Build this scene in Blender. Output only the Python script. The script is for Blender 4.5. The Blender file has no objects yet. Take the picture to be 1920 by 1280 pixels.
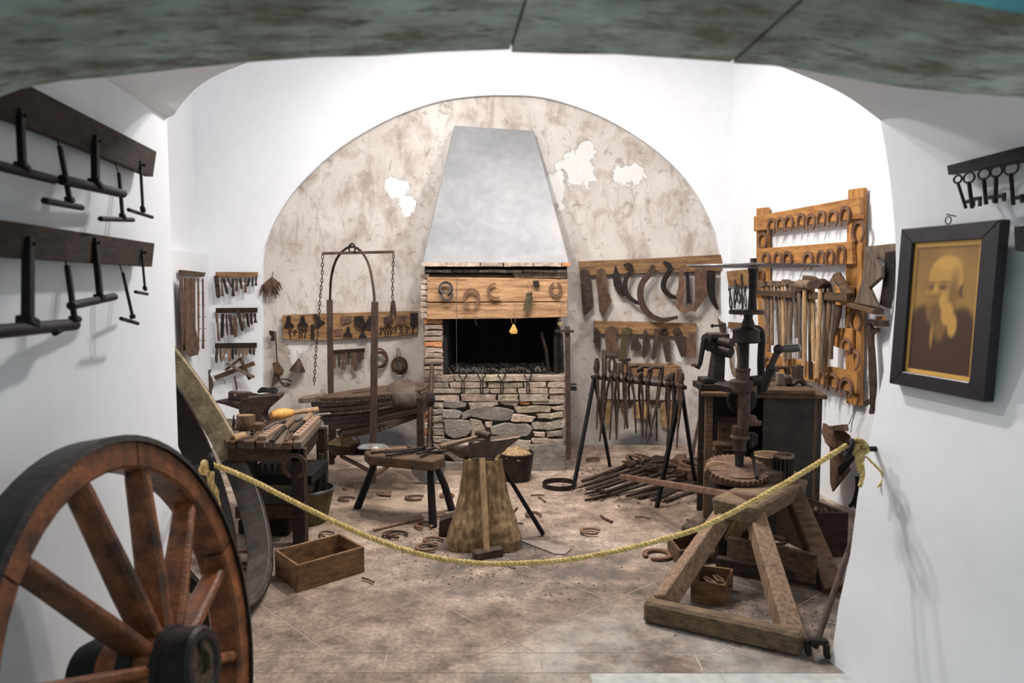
import bpy, math, random
from mathutils import Vector, Matrix, noise
RND = random.Random(11)
PI = math.pi
SC = bpy.context.scene
COL = SC.collection

# ------------------------------------------------------------------ camera
FPX = 1450.0
PITCH = math.atan(114 / FPX)
EYE = Vector((0, 0, 1.5))
cam_d = bpy.data.cameras.new('camera')
cam_d.sensor_width = 36
cam_d.lens = FPX / 1920 * 36
cam_d.clip_start = 0.05
cam_d.dof.use_dof = True
cam_d.dof.focus_distance = 5.0
cam_d.dof.aperture_fstop = 3.2
cam = bpy.data.objects.new('camera', cam_d)
COL.objects.link(cam)
cam.location = EYE
cam.rotation_euler = (PI / 2 - PITCH, 0, 0)
SC.camera = cam

# ------------------------------------------------------------------ world and lights
w = bpy.data.worlds.new('world')
SC.world = w
w.use_nodes = True
w.node_tree.nodes['Background'].inputs[0].default_value = (0.50, 0.76, 0.82, 1)
w.node_tree.nodes['Background'].inputs[1].default_value = 0.22

def lamp(name, kind, loc, target, power, color=(1, 1, 1), size=0.1, spot=None, blend=0.5):
    d = bpy.data.lights.new(name, kind)
    d.energy = power
    d.color = color
    if kind == 'AREA':
        d.shape = 'RECTANGLE'
        d.size, d.size_y = size
    else:
        d.shadow_soft_size = size
    if kind == 'SPOT':
        d.spot_size = math.radians(spot)
        d.spot_blend = blend
    o = bpy.data.objects.new(name, d)
    COL.objects.link(o)
    o.location = loc
    v = Vector(target) - Vector(loc)
    o.rotation_euler = v.to_track_quat('-Z', 'Y').to_euler()
    return o

lamp('ceiling_fill_light', 'AREA', (-0.3, 5.0, 3.85), (-0.3, 5.0, 0), 15, (1.0, 0.98, 0.96), (2.6, 2.2))  # soft fill added for ambient brightness, no fixture of the room
lamp('ceiling_spot_light', 'SPOT', (-0.5, 4.3, 3.7), (0.25, 6.6, 0.9), 125, (1.0, 0.95, 0.88), 0.06, 120, 0.7)
lamp('ceiling_spot_light', 'SPOT', (0.15, 4.5, 3.75), (0.1, 3.9, 0), 100, (1.0, 0.92, 0.84), 0.06, 150, 0.5)
lamp('ceiling_spot_light', 'SPOT', (0.0, 4.9, 3.75), (0.0, 1.9, 0.9), 95, (0.96, 0.98, 1.0), 0.05, 95, 0.5)
lamp('ceiling_spot_light', 'SPOT', (-1.0, 4.6, 3.7), (2.2, 4.9, 1.3), 100, (1.0, 0.97, 0.94), 0.06, 110, 0.7)
lamp('ceiling_spot_light', 'SPOT', (0.9, 4.6, 3.7), (-2.3, 5.6, 1.0), 96, (1.0, 0.97, 0.94), 0.06, 110, 0.7)
lamp('hall_lamp', 'AREA', (0.6, -0.6, 2.9), (0.0, 2.4, 0.6), 6, (0.80, 0.95, 1.0), (0.8, 0.6))
vs = SC.view_settings
vs.view_transform = 'Standard'
vs.look = 'None'
vs.gamma = 1
vs.use_curve_mapping = False
vs.exposure = 0.85

# ------------------------------------------------------------------ pixel -> world geometry (1920x1280 frame)
_F = Vector((0, math.cos(PITCH), -math.sin(PITCH)))
_U = Vector((0, math.sin(PITCH), math.cos(PITCH)))
def ray(px, py):
    return _F + Vector(((px - 960) / FPX, 0, 0)) - _U * ((py - 640) / FPX)
def W(px, py, Y):
    d = ray(px, py)
    return EYE + d * (Y / d.y)
def G(px, py, z=0.0):
    d = ray(px, py)
    return EYE + d * ((z - EYE.z) / d.z)
def Z(ox, oy, s):
    return lambda pts: [(ox + x / s, oy + y / s) for x, y in pts]
Z1 = Z(0, 140, 2.286); Z3 = Z(320, 460, 3.047); Z4 = Z(480, 440, 3.047); Z5 = Z(780, 470, 5.12); Z6 = Z(780, 660, 5.334)
Z7 = Z(1070, 460, 5.333); Z8 = Z(1070, 640, 4.0); Y1 = Z(1390, 340, 5.817); Y2 = Z(1390, 500, 4.57); Y3 = Z(1280, 470, 4.129)
Y4 = Z(1280, 740, 4.266); Y5 = Z(1160, 900, 3.369); Y6 = Z(1640, 240, 2.37); Y7 = Z(340, 820, 4.0); Y8 = Z(640, 780, 4.0)
X7 = Z(1000, 840, 5.647); X8 = Z(380, 700, 7.11); X5 = Z(1560, 760, 2.461)

class Fr:
    """a wall frame: local x runs right along the wall, z up, y into the wall"""
    def __init__(s, x, y, a):
        s.a = a
        s.M = Matrix.Translation((x, y, 0)) @ Matrix.Rotation(a, 4, 'Z')
        s.I = s.M.inverted()
        s.o = s.I @ EYE
        s.r = s.I.to_3x3()
    def p(s, px, py, d=0.0):
        v = s.r @ ray(px, py)
        return s.o + v * ((-d - s.o.y) / v.y)
BACK = Fr(0, 6.9, 0)
NICHE = Fr(0, 6.94, 0)
RIGHT = Fr(1.93, 6.9, math.atan2(-1, .155))
JR = Fr(2.053 - .2131 * 2.95, 2.95, math.atan2(-1, .2131))
JL = Fr(-.9257 - .124 * 2.95, 2.95, math.atan2(1, -.124))
LEFTW = Fr(-1.628 - .155 * 6.9, 6.9, math.atan2(1, -.155))
HF = Fr(0, 6.04, 0)

# ------------------------------------------------------------------ materials
MATS = {}
def mat(name, c1, c2=None, scale=8, rough=0.7, metal=0.0, bump=0.2, stretch=(1, 1, 1), var=0.25, c3=None, world=False, detail=6, spec=0.4, fine=6.0, fv=.22):
    if name in MATS:
        return MATS[name]
    m = bpy.data.materials.new(name)
    m.use_nodes = True
    nt = m.node_tree; N = nt.nodes; L = nt.links
    b = N['Principled BSDF']
    b.inputs['Roughness'].default_value = rough
    b.inputs['Metallic'].default_value = metal
    b.inputs['Specular IOR Level'].default_value = spec
    tc = N.new('ShaderNodeTexCoord')
    mp = N.new('ShaderNodeMapping'); mp.inputs['Scale'].default_value = stretch
    if world:
        g = N.new('ShaderNodeNewGeometry'); L.new(g.outputs['Position'], mp.inputs[0])
    else:
        L.new(tc.outputs['Object'], mp.inputs[0])
        oi = N.new('ShaderNodeObjectInfo')
        ml = N.new('ShaderNodeMath'); ml.operation = 'MULTIPLY'; ml.inputs[1].default_value = 37.0
        L.new(oi.outputs['Random'], ml.inputs[0])
        L.new(ml.outputs[0], mp.inputs['Location'])
    n1 = N.new('ShaderNodeTexNoise'); n1.inputs['Scale'].default_value = scale; n1.inputs['Detail'].default_value = detail; n1.inputs['Roughness'].default_value = 0.62
    L.new(mp.outputs[0], n1.inputs['Vector'])
    cr = N.new('ShaderNodeValToRGB')
    c2 = c2 or tuple(x * 0.5 for x in c1)
    cr.color_ramp.elements[0].position = 0.34; cr.color_ramp.elements[0].color = (*c2, 1)
    cr.color_ramp.elements[1].position = 0.62; cr.color_ramp.elements[1].color = (*c1, 1)
    if c3:
        e = cr.color_ramp.elements.new(0.74); e.color = (*c3, 1)
    L.new(n1.outputs[0], cr.inputs[0])
    out = cr.outputs[0]
    n2 = N.new('ShaderNodeTexNoise'); n2.inputs['Scale'].default_value = scale * fine; n2.inputs['Detail'].default_value = 4
    L.new(mp.outputs[0], n2.inputs['Vector'])
    hv = N.new('ShaderNodeHueSaturation')
    mr = N.new('ShaderNodeMapRange'); mr.inputs[1].default_value = .3; mr.inputs[2].default_value = .7; mr.inputs[3].default_value = 1 - fv; mr.inputs[4].default_value = 1 + fv * .7
    L.new(n2.outputs[0], mr.inputs[0])
    if not world:
        mv = N.new('ShaderNodeMapRange'); mv.inputs[3].default_value = 1 - var; mv.inputs[4].default_value = 1 + var
        L.new(oi.outputs['Random'], mv.inputs[0])
        mm = N.new('ShaderNodeMath'); mm.operation = 'MULTIPLY'
        L.new(mr.outputs[0], mm.inputs[0]); L.new(mv.outputs[0], mm.inputs[1]); L.new(mm.outputs[0], hv.inputs['Value'])
    else:
        L.new(mr.outputs[0], hv.inputs['Value'])
    L.new(out, hv.inputs['Color'])
    L.new(hv.outputs[0], b.inputs['Base Color'])
    if bump:
        bp = N.new('ShaderNodeBump'); bp.inputs['Strength'].default_value = bump; bp.inputs['Distance'].default_value = 0.01
        ad = N.new('ShaderNodeMath'); ad.operation = 'ADD'
        L.new(n1.outputs[0], ad.inputs[0]); L.new(n2.outputs[0], ad.inputs[1]); L.new(ad.outputs[0], bp.inputs['Height'])
        L.new(bp.outputs[0], b.inputs['Normal'])
    MATS[name] = m
    return m

IRON = mat('rusted_iron', (0.085, 0.050, 0.037), (0.032, 0.020, 0.016), 22, .62, .35, .35, c3=(0.135, 0.072, 0.045))
IRON2 = mat('dark_iron', (0.036, 0.026, 0.022), (0.014, 0.011, 0.010), 18, .5, .5, .3)
BLACK = mat('black_iron', (0.016, 0.013, 0.014), (0.008, 0.007, 0.008), 14, .6, 0, .2, spec=.22)
RUST = mat('rust', (0.165, 0.093, 0.06), (0.075, 0.042, 0.029), 20, .8, .1, .35, c3=(0.22, 0.135, 0.09))
SHOE = mat('horseshoe_rust', (0.27, 0.145, 0.085), (0.12, 0.06, 0.04), 30, .75, .2, .3, c3=(0.34, 0.20, 0.12))
STEELG = mat('grey_steel', (0.20, 0.19, 0.19), (0.09, 0.08, 0.08), 14, .4, .6, .2)
WTAN = mat('tan_wood', (0.32, 0.18, 0.08), (0.13, 0.066, 0.028), 5, .7, 0, .3, (1.2, 6, 9), .15)
WORANGE = mat('orange_wood', (0.46, 0.22, 0.065), (0.24, 0.10, 0.03), 5, .62, 0, .25, (1.5, 5, 8), .12)
WORANGEV = mat('orange_wood_upright', (0.50, 0.235, 0.065), (0.26, 0.11, 0.03), 5, .62, 0, .25, (9, 5, 1.2), .12)
WBEAM = mat('beam_wood', (0.46, 0.27, 0.14), (0.20, 0.10, 0.045), 4, .75, 0, .35, (1.2, 6, 11), .1)
WOLD = mat('old_brown_wood', (0.125, 0.070, 0.037), (0.042, 0.025, 0.014), 6, .8, 0, .4, (1.5, 6, 8), .18)
WDARK = mat('dark_wood', (0.042, 0.025, 0.017), (0.018, 0.012, 0.009), 7, .75, 0, .3, (1.5, 5, 6), .2, spec=.2)
WTRE = mat('trestle_wood', (0.235, 0.155, 0.09), (0.09, 0.058, 0.035), 6, .8, 0, .45, (1.4, 6, 9), .1)
WGREY = mat('grey_brown_wood', (0.19, 0.14, 0.10), (0.08, 0.055, 0.04), 6, .8, 0, .4, (6, 6, 1.5), .2)
WHAND = mat('handle_wood', (0.30, 0.19, 0.115), (0.12, 0.07, 0.045), 9, .7, 0, .3, (7, 7, 1.2), .35)
WLIGHT = mat('pale_wood', (0.52, 0.34, 0.18), (0.30, 0.17, 0.08), 8, .6, 0, .2, (6, 6, 1.5), .15)
WSTUMP = mat('stump_wood', (0.36, 0.24, 0.12), (0.13, 0.078, 0.036), 11, .9, 0, .45, (4, 4, .7), .05, c3=(0.52, 0.37, 0.20))
WHEELW = mat('wheel_wood', (0.27, 0.085, 0.028), (0.06, 0.022, 0.012), 5, .42, 0, .3, (3, 3, 3), .15, c3=(0.42, 0.14, 0.045))
HUBW = mat('red_hub_wood', (0.42, 0.13, 0.05), (0.2, 0.06, 0.025), 9, .6, 0, .3)
TYRE = mat('tyre_iron', (0.035, 0.024, 0.020), (0.014, 0.011, 0.011), 9, .5, .3, .3)
HOOPW = mat('hoop_wood', (0.40, 0.32, 0.20), (0.18, 0.14, 0.085), 6, .8, 0, .3, (2, 2, 2), c3=(.34, .27, .18))
LEATH = mat('old_leather', (0.085, 0.055, 0.038), (0.030, 0.020, 0.015), 14, .55, 0, .6)
LEATHT = mat('tan_leather', (0.42, 0.27, 0.13), (0.20, 0.12, 0.06), 16, .7, 0, .3, c3=(.5, .36, .2))
ROPE = mat('yellow_rope', (0.95, 0.70, 0.30), (0.66, 0.44, 0.14), 40, .85, 0, .5)
BRICK = mat('pale_brick', (0.52, 0.405, 0.325), (0.29, 0.21, 0.165), 26, .9, 0, .7, c3=(0.58, 0.49, 0.41))
BRICKO = mat('orange_brick', (0.60, 0.25, 0.11), (0.36, 0.16, 0.08), 26, .9, 0, .6)
STONE = mat('rubble_stone', (0.42, 0.35, 0.285), (0.21, 0.17, 0.14), 12, .9, 0, .9, c3=(0.50, 0.42, 0.34))
STONEG = mat('grey_stone', (0.31, 0.27, 0.235), (0.18, 0.155, 0.14), 10, .85, 0, .6, c3=(0.42, 0.37, 0.31))
STONEY = mat('buff_stone', (0.46, 0.38, 0.27), (0.26, 0.205, 0.15), 12, .9, 0, .9)
MORTAR = mat('mortar', (0.42, 0.35, 0.285), (0.17, 0.135, 0.11), 16, .95, 0, .9)
SOOT = mat('soot', (0.020, 0.017, 0.016), (0.008, 0.007, 0.007), 8, .9, 0, .4)
COAL = mat('coal', (0.11, 0.095, 0.085), (0.035, 0.03, 0.028), 30, .9, 0, .6)
ASH = mat('straw', (0.52, 0.36, 0.19), (0.25, 0.16, 0.08), 40, .9, 0, .8)
WHITEP = mat('white_plaster', (0.83, 0.84, 0.87), (0.80, 0.81, 0.845), 2.2, .75, 0, .05, world=True, spec=.2, fv=.02)
TIN = mat('tin', (0.30, 0.19, 0.12), (0.13, 0.08, 0.05), 14, .45, .6, .2)
GREENTIN = mat('mossy_tin', (0.13, 0.105, 0.045), (0.05, 0.035, 0.02), 9, .5, .4, .3, c3=(.17, .15, .07))
PAINTG = mat('pale_glass', (0.19, 0.185, 0.18), (0.10, 0.095, 0.095), 14, .3, .1, .1)

# ------------------------------------------------------------------ mesh builder
class MB:
    def __init__(s):
        s.v = []; s.f = []
    def add(s, vs, fs, M=None):
        n = len(s.v)
        s.v += [tuple(M @ Vector(p)) if M else tuple(p) for p in vs]
        s.f += [tuple(i + n for i in f) for f in fs]
        return s
    def box(s, c, d, M=None, rz=0, taper=1.0):
        x, y, z = d[0] / 2, d[1] / 2, d[2] / 2
        vs = [(sx * x * (taper if sz > 0 else 1), sy * y * (taper if sz > 0 else 1), sz * z) for sz in (-1, 1) for sx, sy in ((-1, -1), (1, -1), (1, 1), (-1, 1))]
        T = Matrix.Translation(c) @ Matrix.Rotation(rz, 4, 'Z')
        if M: T = M @ T
        return s.add(vs, [(3, 2, 1, 0), (4, 5, 6, 7), (0, 1, 5, 4), (1, 2, 6, 5), (2, 3, 7, 6), (3, 0, 4, 7)], T)
    def beam(s, p, q, wx, wz, up=(0, 0, 1), taper=1.0):
        p = Vector(p); q = Vector(q); a = (q - p); l = a.length; a.normalize()
        u = Vector(up)
        if abs(a.dot(u)) > .98: u = Vector((0, 1, 0))
        sd = a.cross(u).normalized(); u = sd.cross(a).normalized()
        vs = []
        for e, k in ((p, 1), (q, taper)):
            for sx, sz in ((-1, -1), (1, -1), (1, 1), (-1, 1)):
                vs.append(e + sd * (sx * wx / 2 * k) + u * (sz * wz / 2 * k))
        return s.add(vs, [(0, 1, 2, 3), (7, 6, 5, 4), (1, 0, 4, 5), (2, 1, 5, 6), (3, 2, 6, 7), (0, 3, 7, 4)])
    def tube(s, pts, r, n=8, closed=False, flat=None):
        pts = [Vector(p) for p in pts]; m = len(pts)
        rs = r if isinstance(r, (list, tuple)) else [r] * m
        vs = []; prev = None
        for i, p in enumerate(pts):
            if closed: t = pts[(i + 1) % m] - pts[i - 1]
            else: t = pts[min(i + 1, m - 1)] - pts[max(i - 1, 0)]
            if t.length < 1e-9: t = Vector((0, 0, 1))
            t.normalize()
            if prev is None:
                u = Vector((0, 0, 1)) if abs(t.z) < .9 else Vector((1, 0, 0))
            else: u = prev
            u = (u - t * u.dot(t))
            if u.length < 1e-6: u = Vector((1, 0, 0)) - t * t.x
            u.normalize(); prev = u; b = t.cross(u)
            for k in range(n):
                an = 2 * PI * k / n
                vs.append(p + (u * math.cos(an) + b * math.sin(an)) * rs[i])
        fs = []
        for i in range(m if closed else m - 1):
            j = (i + 1) % m
            for k in range(n):
                k2 = (k + 1) % n
                fs.append((i * n + k, i * n + k2, j * n + k2, j * n + k))
        if not closed:
            fs.append(tuple(range(n - 1, -1, -1))); fs.append(tuple(range((m - 1) * n, m * n)))
        return s.add(vs, fs)
    def cyl(s, p, q, r, r2=None, n=14):
        return s.tube([p, q], [r, r if r2 is None else r2], n)
    def prism(s, poly, y0, y1, M=None, cham=0.0):
        m = len(poly)
        a = sum(poly[i][0] * poly[(i + 1) % m][1] - poly[(i + 1) % m][0] * poly[i][1] for i in range(m))
        if a < 0: poly = poly[::-1]
        vs = [(x, y1, z) for x, z in poly]
        if cham:
            cx = sum(p[0] for p in poly) / m; cz = sum(p[1] for p in poly) / m
            def ins(x, z):
                dx, dz = cx - x, cz - z; l = math.hypot(dx, dz) + 1e-9; k = min(cham, l * .5) / l
                return x + dx * k, z + dz * k
            vs += [(x, y0 + cham, z) for x, z in poly]
            vs += [(*(lambda t: (t[0], y0, t[1]))(ins(x, z)),) for x, z in poly]
            fs = [tuple(range(m - 1, -1, -1)), tuple(range(2 * m, 3 * m))]
            for L_ in (0, m):
                for i in range(m):
                    j = (i + 1) % m
                    fs.append((L_ + i, L_ + j, L_ + m + j, L_ + m + i))
        else:
            vs += [(x, y0, z) for x, z in poly]
            fs = [tuple(range(m - 1, -1, -1)), tuple(range(m, 2 * m))]
            for i in range(m):
                j = (i + 1) % m
                fs.append((i, j, m + j, m + i))
        return s.add(vs, fs, M)
    def lathe(s, prof, n=20, M=None, cap=True):
        vs = []; fs = []
        for r, z in prof:
            for k in range(n):
                a = 2 * PI * k / n
                vs.append((r * math.cos(a), r * math.sin(a), z))
        m = len(prof)
        for i in range(m - 1):
            for k in range(n):
                k2 = (k + 1) % n
                fs.append((i * n + k, i * n + k2, (i + 1) * n + k2, (i + 1) * n + k))
        if cap:
            fs.append(tuple(range(n - 1, -1, -1))); fs.append(tuple(range((m - 1) * n, m * n)))
        return s.add(vs, fs, M)
    def ball(s, c, r, n=10, sc=(1, 1, 1)):
        prof = [(max(1e-4, r * math.sin(PI * i / n)), -r * math.cos(PI * i / n)) for i in range(n + 1)]
        return s.lathe(prof, n, Matrix.Translation(c) @ Matrix.Diagonal((*sc, 1)))
    def gear(s, r, h, teeth, depth, M, bore=0.0):
        poly = []
        for k in range(teeth):
            for da, rr in ((0, r - depth), (.15, r), (.5, r), (.65, r - depth)):
                a = 2 * PI * (k + da) / teeth
                poly.append((rr * math.cos(a), rr * math.sin(a)))
        m = len(poly)
        vs = [(x, y, 0) for x, y in poly] + [(x, y, h) for x, y in poly]
        fs = [tuple(range(m - 1, -1, -1)), tuple(range(m, 2 * m))] + [(i, (i + 1) % m, m + (i + 1) % m, m + i) for i in range(m)]
        return s.add(vs, fs, M)
    def jit(s, a, sc=20.0, seed=0.0):
        s.v = [tuple(Vector(p) + (noise.noise_vector(Vector(p) * sc + Vector((seed, seed * 1.7, 3)))) * a) for p in s.v]
        return s

def mesh(mb, m, smooth=False, name='m'):
    me = bpy.data.meshes.new(name)
    me.from_pydata(mb.v, [], mb.f)
    me.materials.append(m)
    if smooth:
        me.polygons.foreach_set('use_smooth', [True] * len(me.polygons))
        try: me.set_sharp_from_angle(angle=math.radians(38))
        except Exception: pass
    me.update()
    return me

def tag(o, label=None, cat=None, group=None, kind=None):
    if label: o['label'] = label
    if cat: o['category'] = cat
    if group: o['group'] = group
    if kind: o['kind'] = kind
    return o

def ob(name, mb, m, parent=None, loc=None, rot=None, label=None, cat=None, group=None, kind=None, bevel=0, smooth=False, sub=0):
    me = mb if isinstance(mb, bpy.types.Mesh) else mesh(mb, m, smooth, name)
    o = bpy.data.objects.new(name, me)
    COL.objects.link(o)
    if parent: o.parent = parent
    if loc is not None: o.location = loc
    if rot is not None: o.rotation_euler = rot
    if bevel:
        b = o.modifiers.new('bevel', 'BEVEL'); b.width = bevel; b.segments = 1; b.limit_method = 'ANGLE'; b.angle_limit = math.radians(40)
    if sub:
        b = o.modifiers.new('sub', 'SUBSURF'); b.levels = b.render_levels = sub
    return tag(o, label, cat, group, kind)

def T(name, label, cat, loc=(0, 0, 0), rot=(0, 0, 0), group=None, kind=None):
    o = bpy.data.objects.new(name, None)
    o.empty_display_size = .1
    COL.objects.link(o)
    o.location = loc; o.rotation_euler = rot
    return tag(o, label, cat, group, kind)

def smoothp(pts, k=3, closed=True):
    n = len(pts); out = []
    rng = range(n if closed else n - 1)
    for i in rng:
        p0, p1, p2, p3 = (pts[(i - 1) % n] if closed or i else pts[0]), pts[i], pts[(i + 1) % n], (pts[(i + 2) % n] if closed else pts[min(i + 2, n - 1)])
        for j in range(k):
            t = j / k
            out.append(tuple(.5 * ((2 * b) + (-a + c) * t + (2 * a - 5 * b + 4 * c - d) * t * t + (-a + 3 * b - 3 * c + d) * t ** 3) for a, b, c, d in zip(p0, p1, p2, p3)))
    if not closed: out.append(tuple(pts[-1]))
    return out

def stripoly(path, ws):
    """outline of a flat bar of half-widths ws along a 2D path"""
    n = len(path); l = []; r = []
    if not isinstance(ws, (list, tuple)): ws = [ws] * n
    for i, (x, z) in enumerate(path):
        a = path[max(i - 1, 0)]; b = path[min(i + 1, n - 1)]
        dx, dz = b[0] - a[0], b[1] - a[1]; L_ = math.hypot(dx, dz) or 1
        nx, nz = -dz / L_, dx / L_
        k = i / (n - 1) * (len(ws) - 1); j = int(min(k, len(ws) - 2)) if len(ws) > 1 else 0
        wv = ws[j] + (ws[min(j + 1, len(ws) - 1)] - ws[j]) * (k - j)
        l.append((x + nx * wv, z + nz * wv)); r.append((x - nx * wv, z - nz * wv))
    return l + r[::-1]

def place(fr, c):
    return fr.M @ c, (0, 0, fr.a)

def plate(fr, name, poly, m, t=.006, d=.05, sm=0, label=None, cat=None, group=None, cham=0, parent=None, holes=(), bevel=0, jit=0):
    """flat thing hung in front of a wall frame; outline in photo pixels"""
    P = [fr.p(x, y, d) for x, y in poly]
    c = sum(P, Vector()) / len(P)
    q = [(p.x - c.x, p.z - c.z) for p in P]
    if sm: q = smoothp(q, sm)
    mb = MB().prism(q, -t, 0, cham=cham)
    if jit: mb.jit(jit, 25, c.x)
    loc, rot = place(fr, c)
    return ob(name, mb, m, parent, loc, rot, label, cat, group, bevel=bevel)

def bar(fr, name, path, wd, m, t=.006, d=.05, sm=4, label=None, cat=None, group=None, parent=None):
    P = [fr.p(x, y, d) for x, y in path]
    c = sum(P, Vector()) / len(P)
    q = [(p.x - c.x, p.z - c.z) for p in P]
    if sm and len(q) > 2: q = smoothp(q, sm, False)
    mb = MB().prism(stripoly(q, wd), -t, 0)
    loc, rot = place(fr, c)
    return ob(name, mb, m, parent, loc, rot, label, cat, group)

def rod(pts, r, n=8, sm=0):
    if sm: pts = [Vector(p) for p in smoothp([tuple(p) for p in pts], sm, False)]
    return MB().tube(pts, r, n)

# horseshoe: unit height, lying in local XZ with the toe up, cross-section with a nail groove
def shoe_mesh(a0, a1, ax, az, w0, w1, th=.075, m=None):
    m = m or SHOE
    n = 22; mb = MB(); vs = []
    for i in range(n + 1):
        t = i / n; a = math.radians(a0 + (a1 - a0) * t)
        c = Vector((ax * math.cos(a), 0, az * math.sin(a)))
        nd = Vector((math.cos(a) / ax, 0, math.sin(a) / az)).normalized()
        e = abs(t - .5) * 2; wv = (w1 + (w0 - w1) * (1 - e ** 1.5)) / 2
        g = .35 if 1 < i < n - 1 else 0
        for k, y in ((-1, 0), (1, 0), (1, -th), (.5, -th), (.25, -th + th * g), (0, -th), (-1, -th)):
            vs.append(c + nd * (k * wv) + Vector((0, y, 0)))
    fs = []; k = 7
    for i in range(n):
        for j in range(k):
            fs.append((i * k + j, (i + 1) * k + j, (i + 1) * k + (j + 1) % k, i * k + (j + 1) % k))
    fs.append(tuple(range(k))); fs.append(tuple(range(n * k + k - 1, n * k - 1, -1)))
    mb.add(vs, fs)
    for sgn in (-1, 1):
        for da in (35, 60, 85):
            pass
    return mesh(mb, m, False, 'horseshoe')
SHOES = [shoe_mesh(-52, 232, .37, .44, .15, .09), shoe_mesh(-66, 246, .40, .44, .17, .12), shoe_mesh(-40, 220, .34, .46, .13, .08), shoe_mesh(-75, 255, .43, .45, .19, .15), shoe_mesh(20, 235, .40, .44, .15, .10)]

def shoe(fr, px, py, h, d, label, var=0, rot=0, group=None, sx=1.0, name='horseshoe', m=None):
    """upright horseshoe h metres tall on a wall frame"""
    c = fr.p(px, py, d)
    o = bpy.data.objects.new(name, SHOES[var]); COL.objects.link(o)
    o.matrix_world = fr.M @ Matrix.Translation(c) @ Matrix.Rotation(rot, 4, 'Y') @ Matrix.Diagonal((h * sx, h, h, 1))
    if m:
        o.material_slots[0].link = 'OBJECT'; o.material_slots[0].material = m
    return tag(o, label, 'horseshoe', group)

def floor_shoe(px, py, h, rz, label, var=0, z=.004, group='horseshoes lying on the floor', tilt=0, m=None):
    c = G(px, py, z)
    o = bpy.data.objects.new('horseshoe', SHOES[var]); COL.objects.link(o)
    o.matrix_world = Matrix.Translation(c) @ Matrix.Rotation(rz, 4, 'Z') @ Matrix.Rotation(-PI / 2 + tilt, 4, 'X') @ Matrix.Diagonal((h, h, h, 1))
    if m:
        o.material_slots[0].link = 'OBJECT'; o.material_slots[0].material = m
    return tag(o, label, 'horseshoe', group)

def hammer(fr, head, tip, wd, hw, hh, label, group, d=.09, hrot=0, hm=None, handm=None, wood=False, kind='hammer', name='hammer'):
    """hammer hanging head up: head and tip in photo pixels; head hw x hh metres"""
    a = fr.p(*head, d); b = fr.p(*tip, d)
    loc, rot = place(fr, a)
    e = T(name, label, kind, loc, rot, group)
    v = b - a
    n = 7; pts = [v * (i / n) + Vector((RND.uniform(-.003, .003), 0, 0)) for i in range(n + 1)]
    pts[0] = Vector((0, 0, hh * .4))
    ob('handle', MB().tube(pts, [wd * .42] + [wd / 2 * RND.uniform(.85, 1.1) for _ in range(n)], 8), handm or WHAND, e, smooth=True)
    mb = MB()
    M = Matrix.Rotation(hrot, 4, 'Y')
    if wood:
        mb.add(*_cylx(hw, hh / 2, 12), M)
    else:
        mb.prism([(-hw / 2, -hh * .42), (-hw * .18, -hh / 2), (hw * .1, -hh / 2), (hw / 2, -hh * .12), (hw / 2, hh * .12), (hw * .1, hh / 2), (-hw * .18, hh / 2), (-hw / 2, hh * .42)], -hh * .4, hh * .4, M)
    ob('head', mb, hm or IRON, e, bevel=.003)
    return e
def _cylx(l, r, n):
    vs = []; fs = []
    for sx in (-1, 1):
        for k in range(n):
            a = 2 * PI * k / n
            vs.append((sx * l / 2, r * math.cos(a), r * math.sin(a)))
    fs = [tuple(range(n)), tuple(range(2 * n - 1, n - 1, -1))] + [(k, n + k, n + (k + 1) % n, (k + 1) % n) for k in range(n)]
    return vs, fs
ORD = ['first', 'second', 'third', 'fourth', 'fifth', 'sixth', 'seventh', 'eighth', 'ninth', 'tenth', 'eleventh', 'twelfth', 'thirteenth', 'fourteenth', 'fifteenth', 'sixteenth', 'seventeenth', 'eighteenth']

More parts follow.
